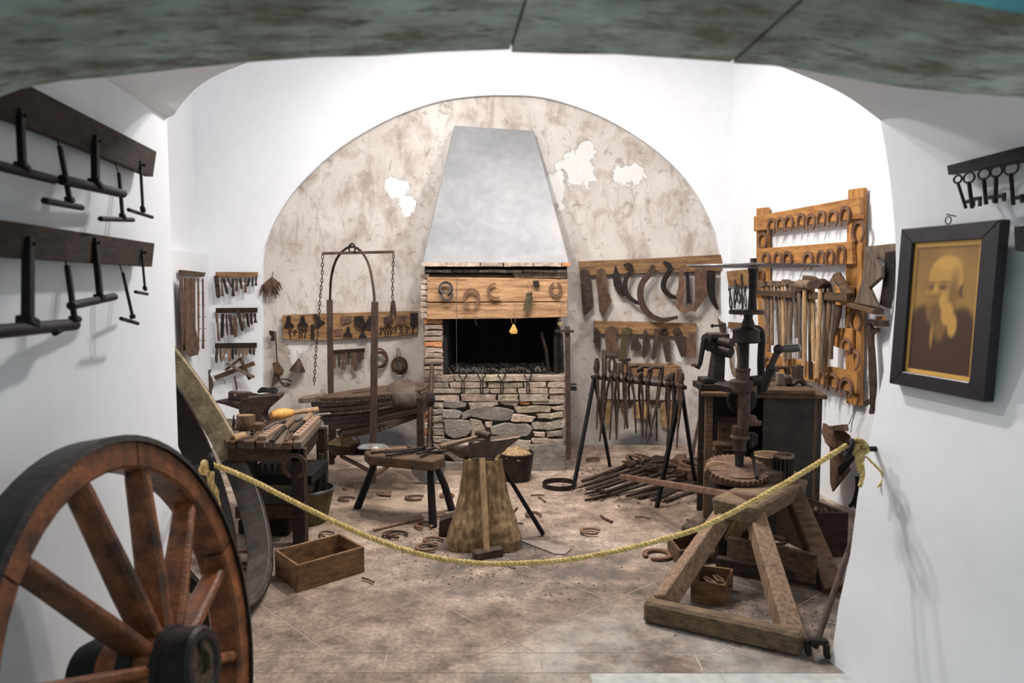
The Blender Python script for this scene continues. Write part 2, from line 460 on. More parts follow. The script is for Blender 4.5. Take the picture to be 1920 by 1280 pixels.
# ================================================================== SETTING
def floor_mat():
    m = bpy.data.materials.new('worn_floor'); m.use_nodes = True
    nt = m.node_tree; N = nt.nodes; L = nt.links; b = N['Principled BSDF']
    b.inputs['Roughness'].default_value = .62; b.inputs['Specular IOR Level'].default_value = .35
    g = N.new('ShaderNodeNewGeometry')
    def nz(sc, det=6, mp=None):
        n = N.new('ShaderNodeTexNoise'); n.inputs['Scale'].default_value = sc; n.inputs['Detail'].default_value = det; n.inputs['Roughness'].default_value = .65
        L.new(g.outputs['Position'], n.inputs['Vector']); return n.outputs[0]
    def ramp(inp, els):
        r = N.new('ShaderNodeValToRGB')
        e = r.color_ramp.elements
        e[0].position, e[0].color = els[0][0], (*els[0][1], 1); e[1].position, e[1].color = els[-1][0], (*els[-1][1], 1)
        for p, c in els[1:-1]:
            x = e.new(p); x.color = (*c, 1)
        L.new(inp, r.inputs[0]); return r.outputs[0]
    def mix(f, a, c, t='MIX'):
        x = N.new('ShaderNodeMix'); x.data_type = 'RGBA'; x.blend_type = t
        if isinstance(f, float): x.inputs[0].default_value = f
        else: L.new(f, x.inputs[0])
        for k, q in ((6, a), (7, c)):
            if isinstance(q, tuple): x.inputs[k].default_value = (*q, 1)
            else: L.new(q, x.inputs[k])
        return x.outputs[2]
    def math_(op, a, c, cl=False):
        x = N.new('ShaderNodeMath'); x.operation = op; x.use_clamp = cl
        for k, q in ((0, a), (1, c)):
            if isinstance(q, (int, float)): x.inputs[k].default_value = q
            else: L.new(q, x.inputs[k])
        return x.outputs[0]
    def blob(x, y, r, soft=1.0):
        s = N.new('ShaderNodeVectorMath'); s.operation = 'DISTANCE'; L.new(g.outputs['Position'], s.inputs[0]); s.inputs[1].default_value = (x, y, 0)
        mr = N.new('ShaderNodeMapRange'); mr.inputs[1].default_value = r * (1 - soft * .75); mr.inputs[2].default_value = r; mr.inputs[3].default_value = 1; mr.inputs[4].default_value = 0
        L.new(s.outputs['Value'], mr.inputs[0]); return mr.outputs[0]
    base = ramp(nz(1.3), [(.3, (.15, .104, .078)), (.5, (.29, .215, .168)), (.7, (.43, .34, .275))])
    mid = ramp(nz(7, 8), [(.35, (.22, .20, .19)), (.5, (.5, .5, .5)), (.66, (.76, .74, .72))])
    c = mix(.85, base, mid, 'OVERLAY')
    grit = ramp(nz(45, 8), [(.36, (.25, .23, .22)), (.5, (.5, .5, .5)), (.64, (.74, .73, .72))])
    c = mix(.6, c, grit, 'OVERLAY')
    # trodden coal dust around the stump; coal dust and painted shadow under the trestle
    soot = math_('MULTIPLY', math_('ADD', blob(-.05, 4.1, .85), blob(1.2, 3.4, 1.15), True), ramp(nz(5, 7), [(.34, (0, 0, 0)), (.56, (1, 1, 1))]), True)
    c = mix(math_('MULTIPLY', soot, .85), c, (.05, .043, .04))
    # sand-coloured dust near the hearth
    dust = math_('MULTIPLY', blob(-.7, 5.3, 1.1), ramp(nz(3, 5), [(.4, (0, 0, 0)), (.6, (1, 1, 1))]), True)
    c = mix(math_('MULTIPLY', dust, .5), c, (.42, .32, .21))
    # lime spill worn into the front edge
    lime = math_('MULTIPLY', blob(.55, 2.75, .78, 1), ramp(nz(2.6, 7), [(.38, (0, 0, 0)), (.66, (1, 1, 1))]), True)
    c = mix(math_('MULTIPLY', lime, .95), c, (.66, .62, .56))
    # pale specks
    v = N.new('ShaderNodeTexVoronoi'); v.inputs['Scale'].default_value = 38; L.new(g.outputs['Position'], v.inputs['Vector'])
    sp = ramp(v.outputs['Distance'], [(.05, (1, 1, 1)), (.12, (0, 0, 0))])
    sp2 = ramp(nz(4, 3), [(.5, (0, 0, 0)), (.66, (1, 1, 1))])
    c = mix(math_('MULTIPLY', math_('MULTIPLY', sp, sp2), .55), c, (.62, .56, .50))
    L.new(c, b.inputs['Base Color'])
    bp = N.new('ShaderNodeBump'); bp.inputs['Strength'].default_value = .45; bp.inputs['Distance'].default_value = .01
    L.new(math_('ADD', nz(9, 8), math_('MULTIPLY', nz(60, 4), .5)), bp.inputs['Height']); L.new(bp.outputs[0], b.inputs['Normal'])
    return m
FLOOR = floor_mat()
GROUT = mat('pale_grout', (.58, .48, .39), (.34, .28, .22), 6, .9, 0, .2, world=True)
MARBLE = mat('white_marble', (.60, .60, .57), (.46, .47, .45), 3, .4, 0, .05, world=True)

def clip(poly, a, b, c):
    """keep the side a*x+b*y <= c"""
    out = []
    for i in range(len(poly)):
        p, q = poly[i], poly[(i + 1) % len(poly)]
        dp = a * p[0] + b * p[1] - c; dq = a * q[0] + b * q[1] - c
        if dp <= 0: out.append(p)
        if (dp < 0 < dq) or (dq < 0 < dp):
            t = dp / (dp - dq); out.append((p[0] + (q[0] - p[0]) * t, p[1] + (q[1] - p[1]) * t))
    return out
floor = ob('floor', MB().box((0, 4.0, -.0545), (7.2, 6.4, .106)), GROUT, kind='structure')
XR = Matrix.Rotation(PI / 2, 4, 'X')
def tile(poly, m, z=0.0, name='tile'):
    if len(poly) < 3: return
    cx = sum(p[0] for p in poly) / len(poly); cy = sum(p[1] for p in poly) / len(poly)
    q = [(x - cx, y - cy) for x, y in poly]
    mb = MB().prism(q, -.02, .0)
    mb.v = [(x, z_, y) for x, y, z_ in mb.v]
    mb.f = [f[::-1] for f in mb.f]
    ob(name, mb, m, floor, (cx, cy, -.0 + z))
# flagstones set on the diagonal, joints a few millimetres deep
S = .62; g_ = .006
ang = math.radians(42)
ux, uy = math.cos(ang), math.sin(ang)
for i in range(-9, 12):
    for j in range(-9, 12):
        x0, y0 = .05 + (i * ux - j * uy) * S, 4.0 + (i * uy + j * ux) * S
        h = S - g_
        poly = [(x0, y0), (x0 + h * ux, y0 + h * uy), (x0 + h * ux - h * uy, y0 + h * uy + h * ux), (x0 - h * uy, y0 + h * ux)]
        poly = clip(poly, 0, -1, -3.02 + .0); poly = clip(poly, 0, 1, 5.1); poly = clip(poly, -1, 0, 2.4); poly = clip(poly, 1, 0, 2.6)
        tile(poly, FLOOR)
for i in range(-5, 5):
    x0 = -.5 + i * .62
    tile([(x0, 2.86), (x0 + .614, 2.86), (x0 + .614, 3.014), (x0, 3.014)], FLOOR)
for i in range(-4, 5):
    for j in range(3):
        x0 = -.2 + i * .5; y0 = 1.36 + j * .5
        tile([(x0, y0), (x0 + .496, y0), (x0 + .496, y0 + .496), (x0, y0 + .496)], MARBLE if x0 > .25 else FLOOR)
# trodden earth over the rear of the floor
mb = MB(); nx, ny = 56, 26
for j in range(ny + 1):
    for i in range(nx + 1):
        x = -2.75 + 4.9 * i / nx
        yf = 4.35 + .35 * noise.noise(Vector((x * 1.1, 0, 5)))
        y = yf + (6.96 - yf) * j / ny
        e = min(1, j / 4)
        mb.v.append((x, y, -.003 + e * (.006 + .010 * noise.noise(Vector((x * 3, y * 3, 1)))) + .03 * max(0, j / ny - .8)))
for j in range(ny):
    for i in range(nx):
        a = j * (nx + 1) + i; mb.f.append((a, a + 1, a + nx + 2, a + nx + 1))
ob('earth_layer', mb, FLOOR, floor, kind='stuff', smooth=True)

# ---- back wall with the arched recess
arch = [(493, 860), (492, 640), (492, 500), (496, 462), (512, 420), (545, 366), (590, 317), (640, 275), (700, 238), (760, 210), (830, 188), (900, 179), (960, 178), (1010, 181), (1060, 193), (1120, 215), (1180, 247), (1240, 290), (1285, 335), (1320, 388), (1343, 440), (1352, 490), (1353, 640), (1353, 860)]
A3 = [BACK.p(x, y) for x, y in arch]
A2 = [(p.x, max(p.z, -.01)) for p in A3]
A2 = [A2[0], A2[1], A2[2]] + smoothp(A2[3:-3], 3, False) + A2[-3:]
CEIL = 4.1
mb = MB()
pts = [(-3.3, -.01)] + A2 + [(1.95, -.01)]
def quad(x0, z0, x1, z1, zt=CEIL, y=6.9):
    mb.add([(x0, y, z0), (x1, y, z1), (x1, y, zt), (x0, y, zt)], [(0, 1, 2, 3)])
quad(-3.3, -.01, A2[0][0], -.01)
for p, q in zip(A2[:-1], A2[1:]):
    if abs(q[0] - p[0]) > 1e-4: quad(p[0], p[1], q[0], q[1])
quad(A2[-1][0], -.01, 1.95, -.01)
for p, q in zip(A2[:-1], A2[1:]):   # reveal
    mb.add([(p[0], 6.9, p[1]), (q[0], 6.9, q[1]), (q[0], 6.94, q[1]), (p[0], 6.94, p[1])], [(0, 1, 2, 3)])
ob('wall_back', mb, WHITEP, kind='structure')

def plaster_mat():
    m = bpy.data.materials.new('aged_plaster'); m.use_nodes = True
    nt = m.node_tree; N = nt.nodes; L = nt.links; b = N['Principled BSDF']
    b.inputs['Roughness'].default_value = .85; b.inputs['Specular IOR Level'].default_value = .2
    g = N.new('ShaderNodeNewGeometry')
    def nz(sc, det=6, st=(1, 1, 1), dist=0.0, off=0):
        mp = N.new('ShaderNodeMapping'); mp.inputs['Scale'].default_value = st; mp.inputs['Location'].default_value = (off, off, off)
        L.new(g.outputs['Position'], mp.inputs[0])
        n = N.new('ShaderNodeTexNoise'); n.inputs['Scale'].default_value = sc; n.inputs['Detail'].default_value = det; n.inputs['Roughness'].default_value = .68; n.inputs['Distortion'].default_value = dist
        L.new(mp.outputs[0], n.inputs['Vector']); return n.outputs[0]
    def rng(i, a, c, o0=0.0, o1=1.0):
        r = N.new('ShaderNodeMapRange'); L.new(i, r.inputs[0]); r.inputs[1].default_value = a; r.inputs[2].default_value = c; r.inputs[3].default_value = o0; r.inputs[4].default_value = o1; return r.outputs[0]
    def mul(a, c):
        x = N.new('ShaderNodeMath'); x.operation = 'MULTIPLY'; x.use_clamp = True
        for k, q in ((0, a), (1, c)):
            if isinstance(q, (int, float)): x.inputs[k].default_value = q
            else: L.new(q, x.inputs[k])
        return x.outputs[0]
    def mix(f, a, c):
        x = N.new('ShaderNodeMix'); x.data_type = 'RGBA'; L.new(f, x.inputs[0])
        for k, q in ((6, a), (7, c)):
            if isinstance(q, tuple): x.inputs[k].default_value = (*q, 1)
            else: L.new(q, x.inputs[k])
        return x.outputs[2]
    def blob(p, sx, sz, wob=.9):
        mp = N.new('ShaderNodeMapping'); mp.inputs['Scale'].default_value = (1 / sx, 0, 1 / sz); mp.inputs['Location'].default_value = (-p.x / sx, 0, -p.z / sz)
        L.new(g.outputs['Position'], mp.inputs[0])
        ln = N.new('ShaderNodeVectorMath'); ln.operation = 'LENGTH'; L.new(mp.outputs[0], ln.inputs[0])
        ad = N.new('ShaderNodeMath'); ad.operation = 'MULTIPLY_ADD'; L.new(nz(7, 9, off=p.x), ad.inputs[0]); ad.inputs[1].default_value = wob * 2.4; L.new(ln.outputs['Value'], ad.inputs[2])
        return rng(ad.outputs[0], .72 + wob * 1.2 + .04, .72 + wob * 1.2 - .07)
    col = mix(rng(nz(2.0, 5), .35, .65), (.53, .475, .43), (.66, .61, .57))
    col = mix(mul(rng(nz(4.2, 12, (1, 1, .7), .45), .50, .64), .8), col, (.34, .27, .22))       # smoke-brown stains
    col = mix(mul(rng(nz(10, 9, (1, 1, .22), .8, 4), .54, .66), .55), col, (.31, .26, .225))        # vertical runs
    col = mix(mul(rng(nz(11, 7, (1, 1, 1), .6, 9), .58, .66), .6), col, (.25, .21, .18))
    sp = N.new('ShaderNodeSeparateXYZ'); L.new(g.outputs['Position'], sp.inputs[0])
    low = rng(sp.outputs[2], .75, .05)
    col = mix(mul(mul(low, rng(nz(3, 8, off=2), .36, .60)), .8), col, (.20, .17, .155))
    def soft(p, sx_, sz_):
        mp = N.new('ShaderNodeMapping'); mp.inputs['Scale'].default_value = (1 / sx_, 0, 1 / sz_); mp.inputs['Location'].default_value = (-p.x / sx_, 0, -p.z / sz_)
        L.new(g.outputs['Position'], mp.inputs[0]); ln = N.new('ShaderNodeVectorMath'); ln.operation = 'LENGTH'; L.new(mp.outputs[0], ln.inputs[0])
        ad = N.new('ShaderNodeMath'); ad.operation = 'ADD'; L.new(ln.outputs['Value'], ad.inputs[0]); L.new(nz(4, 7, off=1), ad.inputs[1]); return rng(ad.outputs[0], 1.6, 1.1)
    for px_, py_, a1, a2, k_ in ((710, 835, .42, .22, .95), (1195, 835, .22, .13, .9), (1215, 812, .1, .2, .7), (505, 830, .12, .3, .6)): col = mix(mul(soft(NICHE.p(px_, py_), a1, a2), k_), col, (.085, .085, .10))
    bare = None
    for px, py, sx, sz in ((1080, 315, .20, .26), (1045, 350, .12, .26), (1180, 325, .20, .14), (745, 350, .17, .13), (760, 385, .1, .16), (1100, 285, .1, .1), (560, 640, .22, .28), (1280, 640, .10, .20)):
        bb = blob(NICHE.p(px, py), sx, sz)
        if bare is None: bare = bb
        else:
            x = N.new('ShaderNodeMath'); x.operation = 'MAXIMUM'; L.new(bare, x.inputs[0]); L.new(bb, x.inputs[1]); bare = x.outputs[0]
    col = mix(mul(bare, .75), col, (.80, .79, .78))
    L.new(col, b.inputs['Base Color'])
    hgt = N.new('ShaderNodeMath'); hgt.operation = 'MULTIPLY_ADD'; L.new(bare, hgt.inputs[0]); hgt.inputs[1].default_value = -1.2; L.new(nz(6, 9, (1, 1, .6), .6), hgt.inputs[2])
    bp = N.new('ShaderNodeBump'); bp.inputs['Strength'].default_value = .55; bp.inputs['Distance'].default_value = .02
    L.new(hgt.outputs[0], bp.inputs['Height']); L.new(bp.outputs[0], b.inputs['Normal'])
    return m
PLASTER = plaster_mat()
HOODM = mat('hood_plaster', (.27, .268, .275), (.20, .203, .215), 2.2, .85, 0, .35, world=True, c3=(.325, .305, .285), spec=.2, fv=.08)
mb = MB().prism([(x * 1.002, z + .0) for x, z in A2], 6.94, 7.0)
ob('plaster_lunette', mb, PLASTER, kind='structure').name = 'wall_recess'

# ---- side walls, ceiling
def wallquad(name, x0, y0, x1, y1, z0, z1, t, m=WHITEP, side=1):
    d = Vector((x1 - x0, y1 - y0, 0)).normalized(); n = Vector((d.y, -d.x, 0)) * side * t
    vs = []
    for z in (z0, z1):
        vs += [(x0, y0, z), (x1, y1, z), (x1 + n.x, y1 + n.y, z), (x0 + n.x, y0 + n.y, z)]
    return ob(name, MB().add(vs, [(3, 2, 1, 0), (4, 5, 6, 7), (0, 1, 5, 4), (1, 2, 6, 5), (2, 3, 7, 6), (3, 0, 4, 7)]), m, kind='structure')
wallquad('wall_right', 1.93, 6.9, 1.93 + .155 * 4.4, 2.5, 0, CEIL, .1, side=-1)
lx = lambda Y: -1.628 - .155 * Y
wallquad('wall_left', lx(6.9) - .10, 6.9, lx(2.5) - .10, 2.5, 0, CEIL, .1)
zt = W(335, 469, 5.9).z
wallquad('trim_1', lx(6.899), 6.899, lx(2.6), 2.6, 0, zt, .10)
ob('ceiling', MB().box((0, 4.6, CEIL + .05), (7, 5.2, .1)), WHITEP, kind='structure')

# ---- thick arched wall between the hall and the forge
farL = [(340, 1290), (325, 222)]
xl = lambda Y: -.9257 - .124 * Y
prof = [Vector((xl(2.95), 2.95, 0)), Vector((xl(2.95), 2.95, 1.0)), Vector((xl(2.95), 2.95, W(322, 222, 2.95).z))]
ac = [(322, 222), (340, 196), (368, 165), (410, 139), (470, 115), (600, 62), (780, 35), (960, 28), (1150, 38), (1330, 72), (1470, 127), (1560, 165), (1610, 195), (1651, 226)]
AC = [W(x, y, 2.95) for x, y in ac]
AC = [Vector(p) for p in smoothp([tuple(p) for p in AC], 3, False)]
AC[0] = prof[-1]
rp = [(1651, 226), (1657, 260), (1668, 330), (1677, 420), (1680, 500), (1676, 580), (1664, 660), (1648, 740), (1628, 830), (1608, 930), (1594, 1040), (1572, 1137), (1555, 1268)]
RP = [W(x, y, 2.95) for x, y in rp]
RP = [Vector(p) for p in smoothp([tuple(p) for p in RP], 2, False)]
RP[-1].z = 0
far = prof + AC[1:] + RP[1:]
YN = 1.50
nL, nR = len(prof), len(RP)
near = []
for i, p in enumerate(far):
    if i < nL: s_ = .18
    elif i >= len(far) - nR: s_ = .309
    else:
        t = (i - nL) / (len(far) - nR - nL); s_ = .18 + (.309 - .18) * t
    near.append(Vector((p.x + s_, YN, p.z)))
mid = [(a + b) / 2 for a, b in zip(far, near)]
mb = MB()
n = len(far)
rows = [near, mid, far]
for r_ in rows: mb.v += [tuple(p) for p in r_]
for k in range(2):
    for i in range(n - 1):
        mb.f.append((k * n + i, k * n + i + 1, (k + 1) * n + i + 1, (k + 1) * n + i))
# rear face towards the forge (splayed behind the left jamb)
zc = CEIL
for p, q in zip(far[:-1], far[1:]):
    if p.z > 2.05 and abs(q.x - p.x) > 1e-4 and q.x > p.x:
        mb.add([p, q, (q.x, 2.95, zc), (p.x, 2.95, zc)], [(0, 1, 2, 3)])
for (xa, ya), (xb, yb) in (((far[0].x, 2.95), (-1.55, 2.45)), ((-1.55, 2.45), (-2.3, 2.45))):
    mb.add([(xa, ya, 0), (xb, yb, 0), (xb, yb, zc), (xa, ya, zc)], [(0, 1, 2, 3)])
for p, q in zip(RP[:-1], RP[1:]):
    mb.add([(2.62, 2.95, p.z), p, q, (2.62, 2.95, q.z)], [(0, 1, 2, 3)])
mb.add([(RP[0].x, 2.95, RP[0].z), (2.62, 2.95, RP[0].z), (2.62, 2.95, zc), (RP[0].x, 2.95, zc)], [(0, 1, 2, 3)])
# front face above and beside the opening
for p, q in zip(near[:-1], near[1:]):
    if q.x > p.x + 1e-4 and p.z > 2.0:
        mb.add([p, q, (q.x, YN, 3.2), (p.x, YN, 3.2)], [(3, 2, 1, 0)])
wf = ob('wall_front', mb, WHITEP, kind='structure', smooth=True)

# ---- stone lintel of three blocks in front of the arch
LINT = mat('lintel_stone', (.56, .62, .55), (.34, .37, .31), 3.0, .85, 0, .5, world=True, c3=(.72, .73, .63), fine=5)
def lintel_mat():
    nt = LINT.node_tree; N = nt.nodes; L = nt.links; b = N['Principled BSDF']
    src = b.inputs['Base Color'].links[0].from_socket
    g = N.new('ShaderNodeNewGeometry')
    def nz(sc, st):
        mp = N.new('ShaderNodeMapping'); mp.inputs['Scale'].default_value = st; L.new(g.outputs['Position'], mp.inputs[0])
        q = N.new('ShaderNodeTexNoise'); q.inputs['Scale'].default_value = sc; q.inputs['Detail'].default_value = 8; q.inputs['Roughness'].default_value = .7; L.new(mp.outputs[0], q.inputs['Vector']); return q.outputs[0]
    def mixc(fac, c, col):
        x = N.new('ShaderNodeMix'); x.data_type = 'RGBA'; L.new(fac, x.inputs[0]); L.new(c, x.inputs[6]); x.inputs[7].default_value = (*col, 1); return x.outputs[2]
    def r(i, a, c, o=1.0):
        q = N.new('ShaderNodeMapRange'); L.new(i, q.inputs[0]); q.inputs[1].default_value = a; q.inputs[2].default_value = c; q.inputs[4].default_value = o; return q.outputs[0]
    c = mixc(r(nz(5, (1, 2, 2)), .47, .62, .85), src, (.17, .135, .09))
    c = mixc(r(nz(13, (1, 2.5, 1)), .55, .66, .85), c, (.09, .075, .055))
    L.new(c, b.inputs['Base Color'])
lintel_mat()
TEAL = mat('turquoise_paint', (.12, .34, .36), (.06, .18, .20), 4, .7, 0, .3, world=True)
low = [(-160, 215), (0, 180), (41, 164), (120, 152), (200, 145), (330, 129), (470, 117), (590, 108), (700, 104), (820, 98), (955.5, 93)]
low2 = [(959, 98), (1060, 101), (1160, 103), (1270, 109), (1369, 116)]
low3 = [(1375, 118), (1450, 125), (1500, 130), (1550, 138), (1620, 152), (1700, 165), (1800, 176), (1920, 182), (2080, 200)]
def lint(px, topshift0, topshift1):
    P = [W(x, y, 1.5) for x, y in px]
    q = [(p.x, p.z + .004 * noise.noise(Vector((p.x * 9, 2, 0)))) for p in P]
    q += [(q[-1][0] + topshift1, 2.45), (q[0][0] + topshift0, 2.45)]
    return q
lt = T('stone_lintel', None, None, kind='structure'); lt.name = 'trim_2'
for px, a, b_ in ((low, 0, .0), (low2, .0, .0), (low3, .0, 0)):
    q = lint(px, a, b_)
    # soffit joints run at a slant from back to front
    mb = MB(); m_ = len(q)
    s0, s1 = {0: (0, .036), 1: (.036, .012), 2: (.012, 0)}[[low, low2, low3].index(px)]
    def sh(i, x):
        t = (x - q[0][0]) / (q[m_ - 3][0] - q[0][0]); t = min(max(t, 0), 1)
        return x + s0 + (s1 - s0) * t
    mb.add([(sh(0, x), 1.11, z) for x, z in q] + [(x, 1.5, z) for x, z in q],
           [tuple(range(m_)), tuple(range(2 * m_ - 1, m_ - 1, -1))] + [(i, m_ + i, m_ + (i + 1) % m_, (i + 1) % m_) for i in range(m_)])
    o = ob('stone_block', mb, LINT, lt)
    o.data.materials.append(TEAL)
    o.data.polygons[0].material_index = 1

ob('joint_mortar', MB().beam((-.003, 1.485, W(957, 92, 1.5).z + .44), (.031, 1.125, W(957, 92, 1.5).z + .44), .03, .87).beam((.425, 1.485, W(1372, 116, 1.5).z + .44), (.436, 1.125, W(1372, 116, 1.5).z + .44), .03, .87), SOOT, lt)
# ================================================================== FORGE HEARTH
fp = T('forge_hearth', 'brick and rubble stone forge hearth with grey plaster hood and timber beam', 'fireplace', (0, 0, 0))
def H(px, py, Y=6.04): return W(px, py, Y)
xL, xRt = H(796, 800).x, H(1058, 800).x
zTop = H(900, 703).z
xC = H(831, 650).x
zLed = H(900, 512).z
mb = MB()
mb.box(((xL + xRt) / 2, 6.09 + .42, zTop / 2 - .01), (xRt - xL - .02, .84, zTop - .03))
mb.box(((xL + xC) / 2, 6.5, (zTop + zLed) / 2), (xC - xL - .02, .84, zLed - zTop + .02))
ob('core', mb, MORTAR, fp)
ob('fire_back_and_screen', MB().box(((xC + xRt) / 2, 6.90, 1.12), (xRt - xC, .05, .9)).box((xRt - .03, 6.62, 1.12), (.03, .56, .9)).box((xC + .01, 6.5, 1.16), (.03, .8, .8)), SOOT, fp)  # sooty back and cheek; the right-side wall is added to keep light out
ob('hood_lining', MB().box(((xL + xRt) / 2, 6.5, 1.60), (xRt - xL - .05, .75, .03)), SOOT, fp)
# hood
hb = [H(791, 493, 6.0), H(1068, 491, 6.0)]; htop = [W(852, 236, 6.86), W(1001, 246, 6.86)]
zb = hb[0].z; hx0, hx1 = hb[0].x, hb[1].x
vs = [(hx0, 6.02, zb), (hx1, 6.02, zb), (hx1 - .02, 6.95, zb), (hx0 + .02, 6.95, zb), (htop[0].x, 6.84, htop[0].z), (htop[1].x, 6.84, htop[1].z - .0), (htop[1].x, 6.95, htop[1].z), (htop[0].x, 6.95, htop[0].z)]
ob('hood', MB().add(vs, [(3, 2, 1, 0), (4, 5, 6, 7), (0, 1, 5, 4), (1, 2, 6, 5), (2, 3, 7, 6), (3, 0, 4, 7)]), HOODM, fp, bevel=.006)
# brick caps under the hood
def rock(w_, d_, h_, rough=.006, m=BRICK, n=1):
    """small brick or stone with worn, uneven edges: origin at the middle of its face"""
    mb = MB(); c = min(w_, h_) * .16
    q = []
    nx_ = 3 if w_ > .06 else 2
    for i in range(nx_ + 1): q.append((-w_ / 2 + w_ * i / nx_, -h_ / 2))
    q.append((w_ / 2, 0))
    for i in range(nx_ + 1): q.append((w_ / 2 - w_ * i / nx_, h_ / 2))
    q.append((-w_ / 2, 0))
    q = [(x + RND.uniform(-1, 1) * rough, z + RND.uniform(-1, 1) * rough * .7) for x, z in q]
    mb.prism(q, -d_, .02, cham=c)
    mb.v = [(x, y + RND.uniform(-.35, .35) * rough * (1 if y < 0 else 0), z) for x, y, z in mb.v]
    return mb
def lay(x0, x1, z, h, Y, depth=.03, wmin=.12, wmax=.24, mats=(BRICK,), rough=.005, gap=.008, name='brick', zr=0):
    x = x0
    while x < x1 - .02:
        w_ = RND.uniform(wmin, wmax)
        if x + w_ > x1 - .05: w_ = x1 - x
        ob(name, rock(w_ - gap, depth * RND.uniform(.7, 1.3), h - gap * .8, rough), RND.choice(mats), fp, (x + w_ / 2, Y, z + h / 2 + RND.uniform(-1, 1) * zr))
        x += w_
zc1 = zb
lay(hx0, hx1 + .005, zb - .030, .034, 6.02, .07, .14, .26, (BRICK, BRICK, BRICKO), .003, .006)
lay(hx0 + .01, hx1 - .02, zb - .075, .026, 6.05, .045, .2, .35, (MORTAR, WGREY), .003, .006)
ob('corbel', MB().box(((hx0 + hx1) / 2, 6.45, zb - .05), (hx1 - hx0 - .03, .78, .09)), SOOT, fp)
# timber above the two planks
def pl(poly, Y0, Y1, m, name, bev=.003, jit=.0):
    q = [W(x, y, Y0) for x, y in poly]
    mb = MB().prism([(p.x, p.z) for p in q], Y0, Y1)
    if jit: mb.jit(jit, 9)
    return ob(name, mb, m, fp, bevel=bev)
pl([(797, 515), (860, 514), (960, 516), (1064, 513), (1064, 523), (797, 521)], 6.05, 6.3, WOLD, 'plank')
pl([(960, 512), (1064, 510), (1064, 522), (965, 521)], 6.02, 6.05, WGREY, 'plank')
pl([(801, 519), (862, 520), (960, 521), (1066, 524), (1064, 565), (940, 565.5), (801, 566)], 6.0, 6.06, WBEAM, 'plank', jit=.002)
pl([(801, 568), (920, 567), (1064, 566), (1063, 581), (1064, 594), (960, 597), (870, 598), (800, 598.5)], 6.005, 6.06, WBEAM, 'plank', jit=.002)
# brick pier
z = zTop + .0
zend = zLed
nrow = 18
hh = (zend - zTop) / nrow
for r_ in range(nrow):
    zz = zTop + r_ * hh
    mats_ = (BRICK, BRICK, BRICK, BRICKO) if r_ in (2, 5, 9) else (BRICK,)
    if zz > H(800, 604).z:
        ob('brick', rock(.07, .03, hh - .008, .004), RND.choice(mats_), fp, (xL + .012, 6.05, zz + hh / 2))
    else:
        lay(xL, xC, zz, hh, 6.05, .03, .16, .17, mats_, .006, .008)
# left cheek of the pier seen from the side: short bricks
for r_ in range(nrow):
    ob('brick', rock(.18, .012, hh - .008, .004), BRICK, fp, (xL + .0, 6.2, zTop + (r_ + .5) * hh), (0, 0, -PI / 2))
# four long courses, then rubble
zc = [H(900, y).z for y in (702, 715, 727, 738, 752)]
for a, b_ in zip(zc[:-1], zc[1:]):
    lay(xL, xRt + .01, b_, a - b_, 6.05, .035, .16, .30, (BRICK, BRICK, STONE, BRICK, STONEY), .006, .009)
# slender bricks down the left edge
zlow = zc[-1]
nr = 9
for r_ in range(nr):
    h2 = (zlow - .06) / nr
    lay(xL, xL + .055, zlow - (r_ + 1) * h2, h2, 6.05, .03, .08, .1, (BRICK, BRICKO, BRICK, STONE), .006, .008)
    lay(xL + .06, xL + .16, zlow - (r_ + 1) * h2, h2, 6.05, .022, .08, .11, (BRICK, STONE), .007, .008)
def rstone(poly, m, d=.03):
    P = [W(x, y, 6.05) for x, y in poly]
    c = sum(P, Vector()) / len(P)
    q = [((p.x - c.x) * 1.03, (p.z - c.z) * 1.07) for p in P]
    q = [r_ for a_, b_ in zip(q, q[1:] + q[:1]) for r_ in (a_, ((a_[0] + b_[0]) / 2, (a_[1] + b_[1]) / 2))]
    q = [(x + RND.uniform(-1, 1) * .008, z + RND.uniform(-1, 1) * .006) for x, z in q]
    mb = MB().prism(q, -d * RND.uniform(.8, 1.2), .03, cham=.008)
    ob('stone', mb, m, fp, (c.x, 6.05, c.z))
SP = lambda *a: Z6(a)
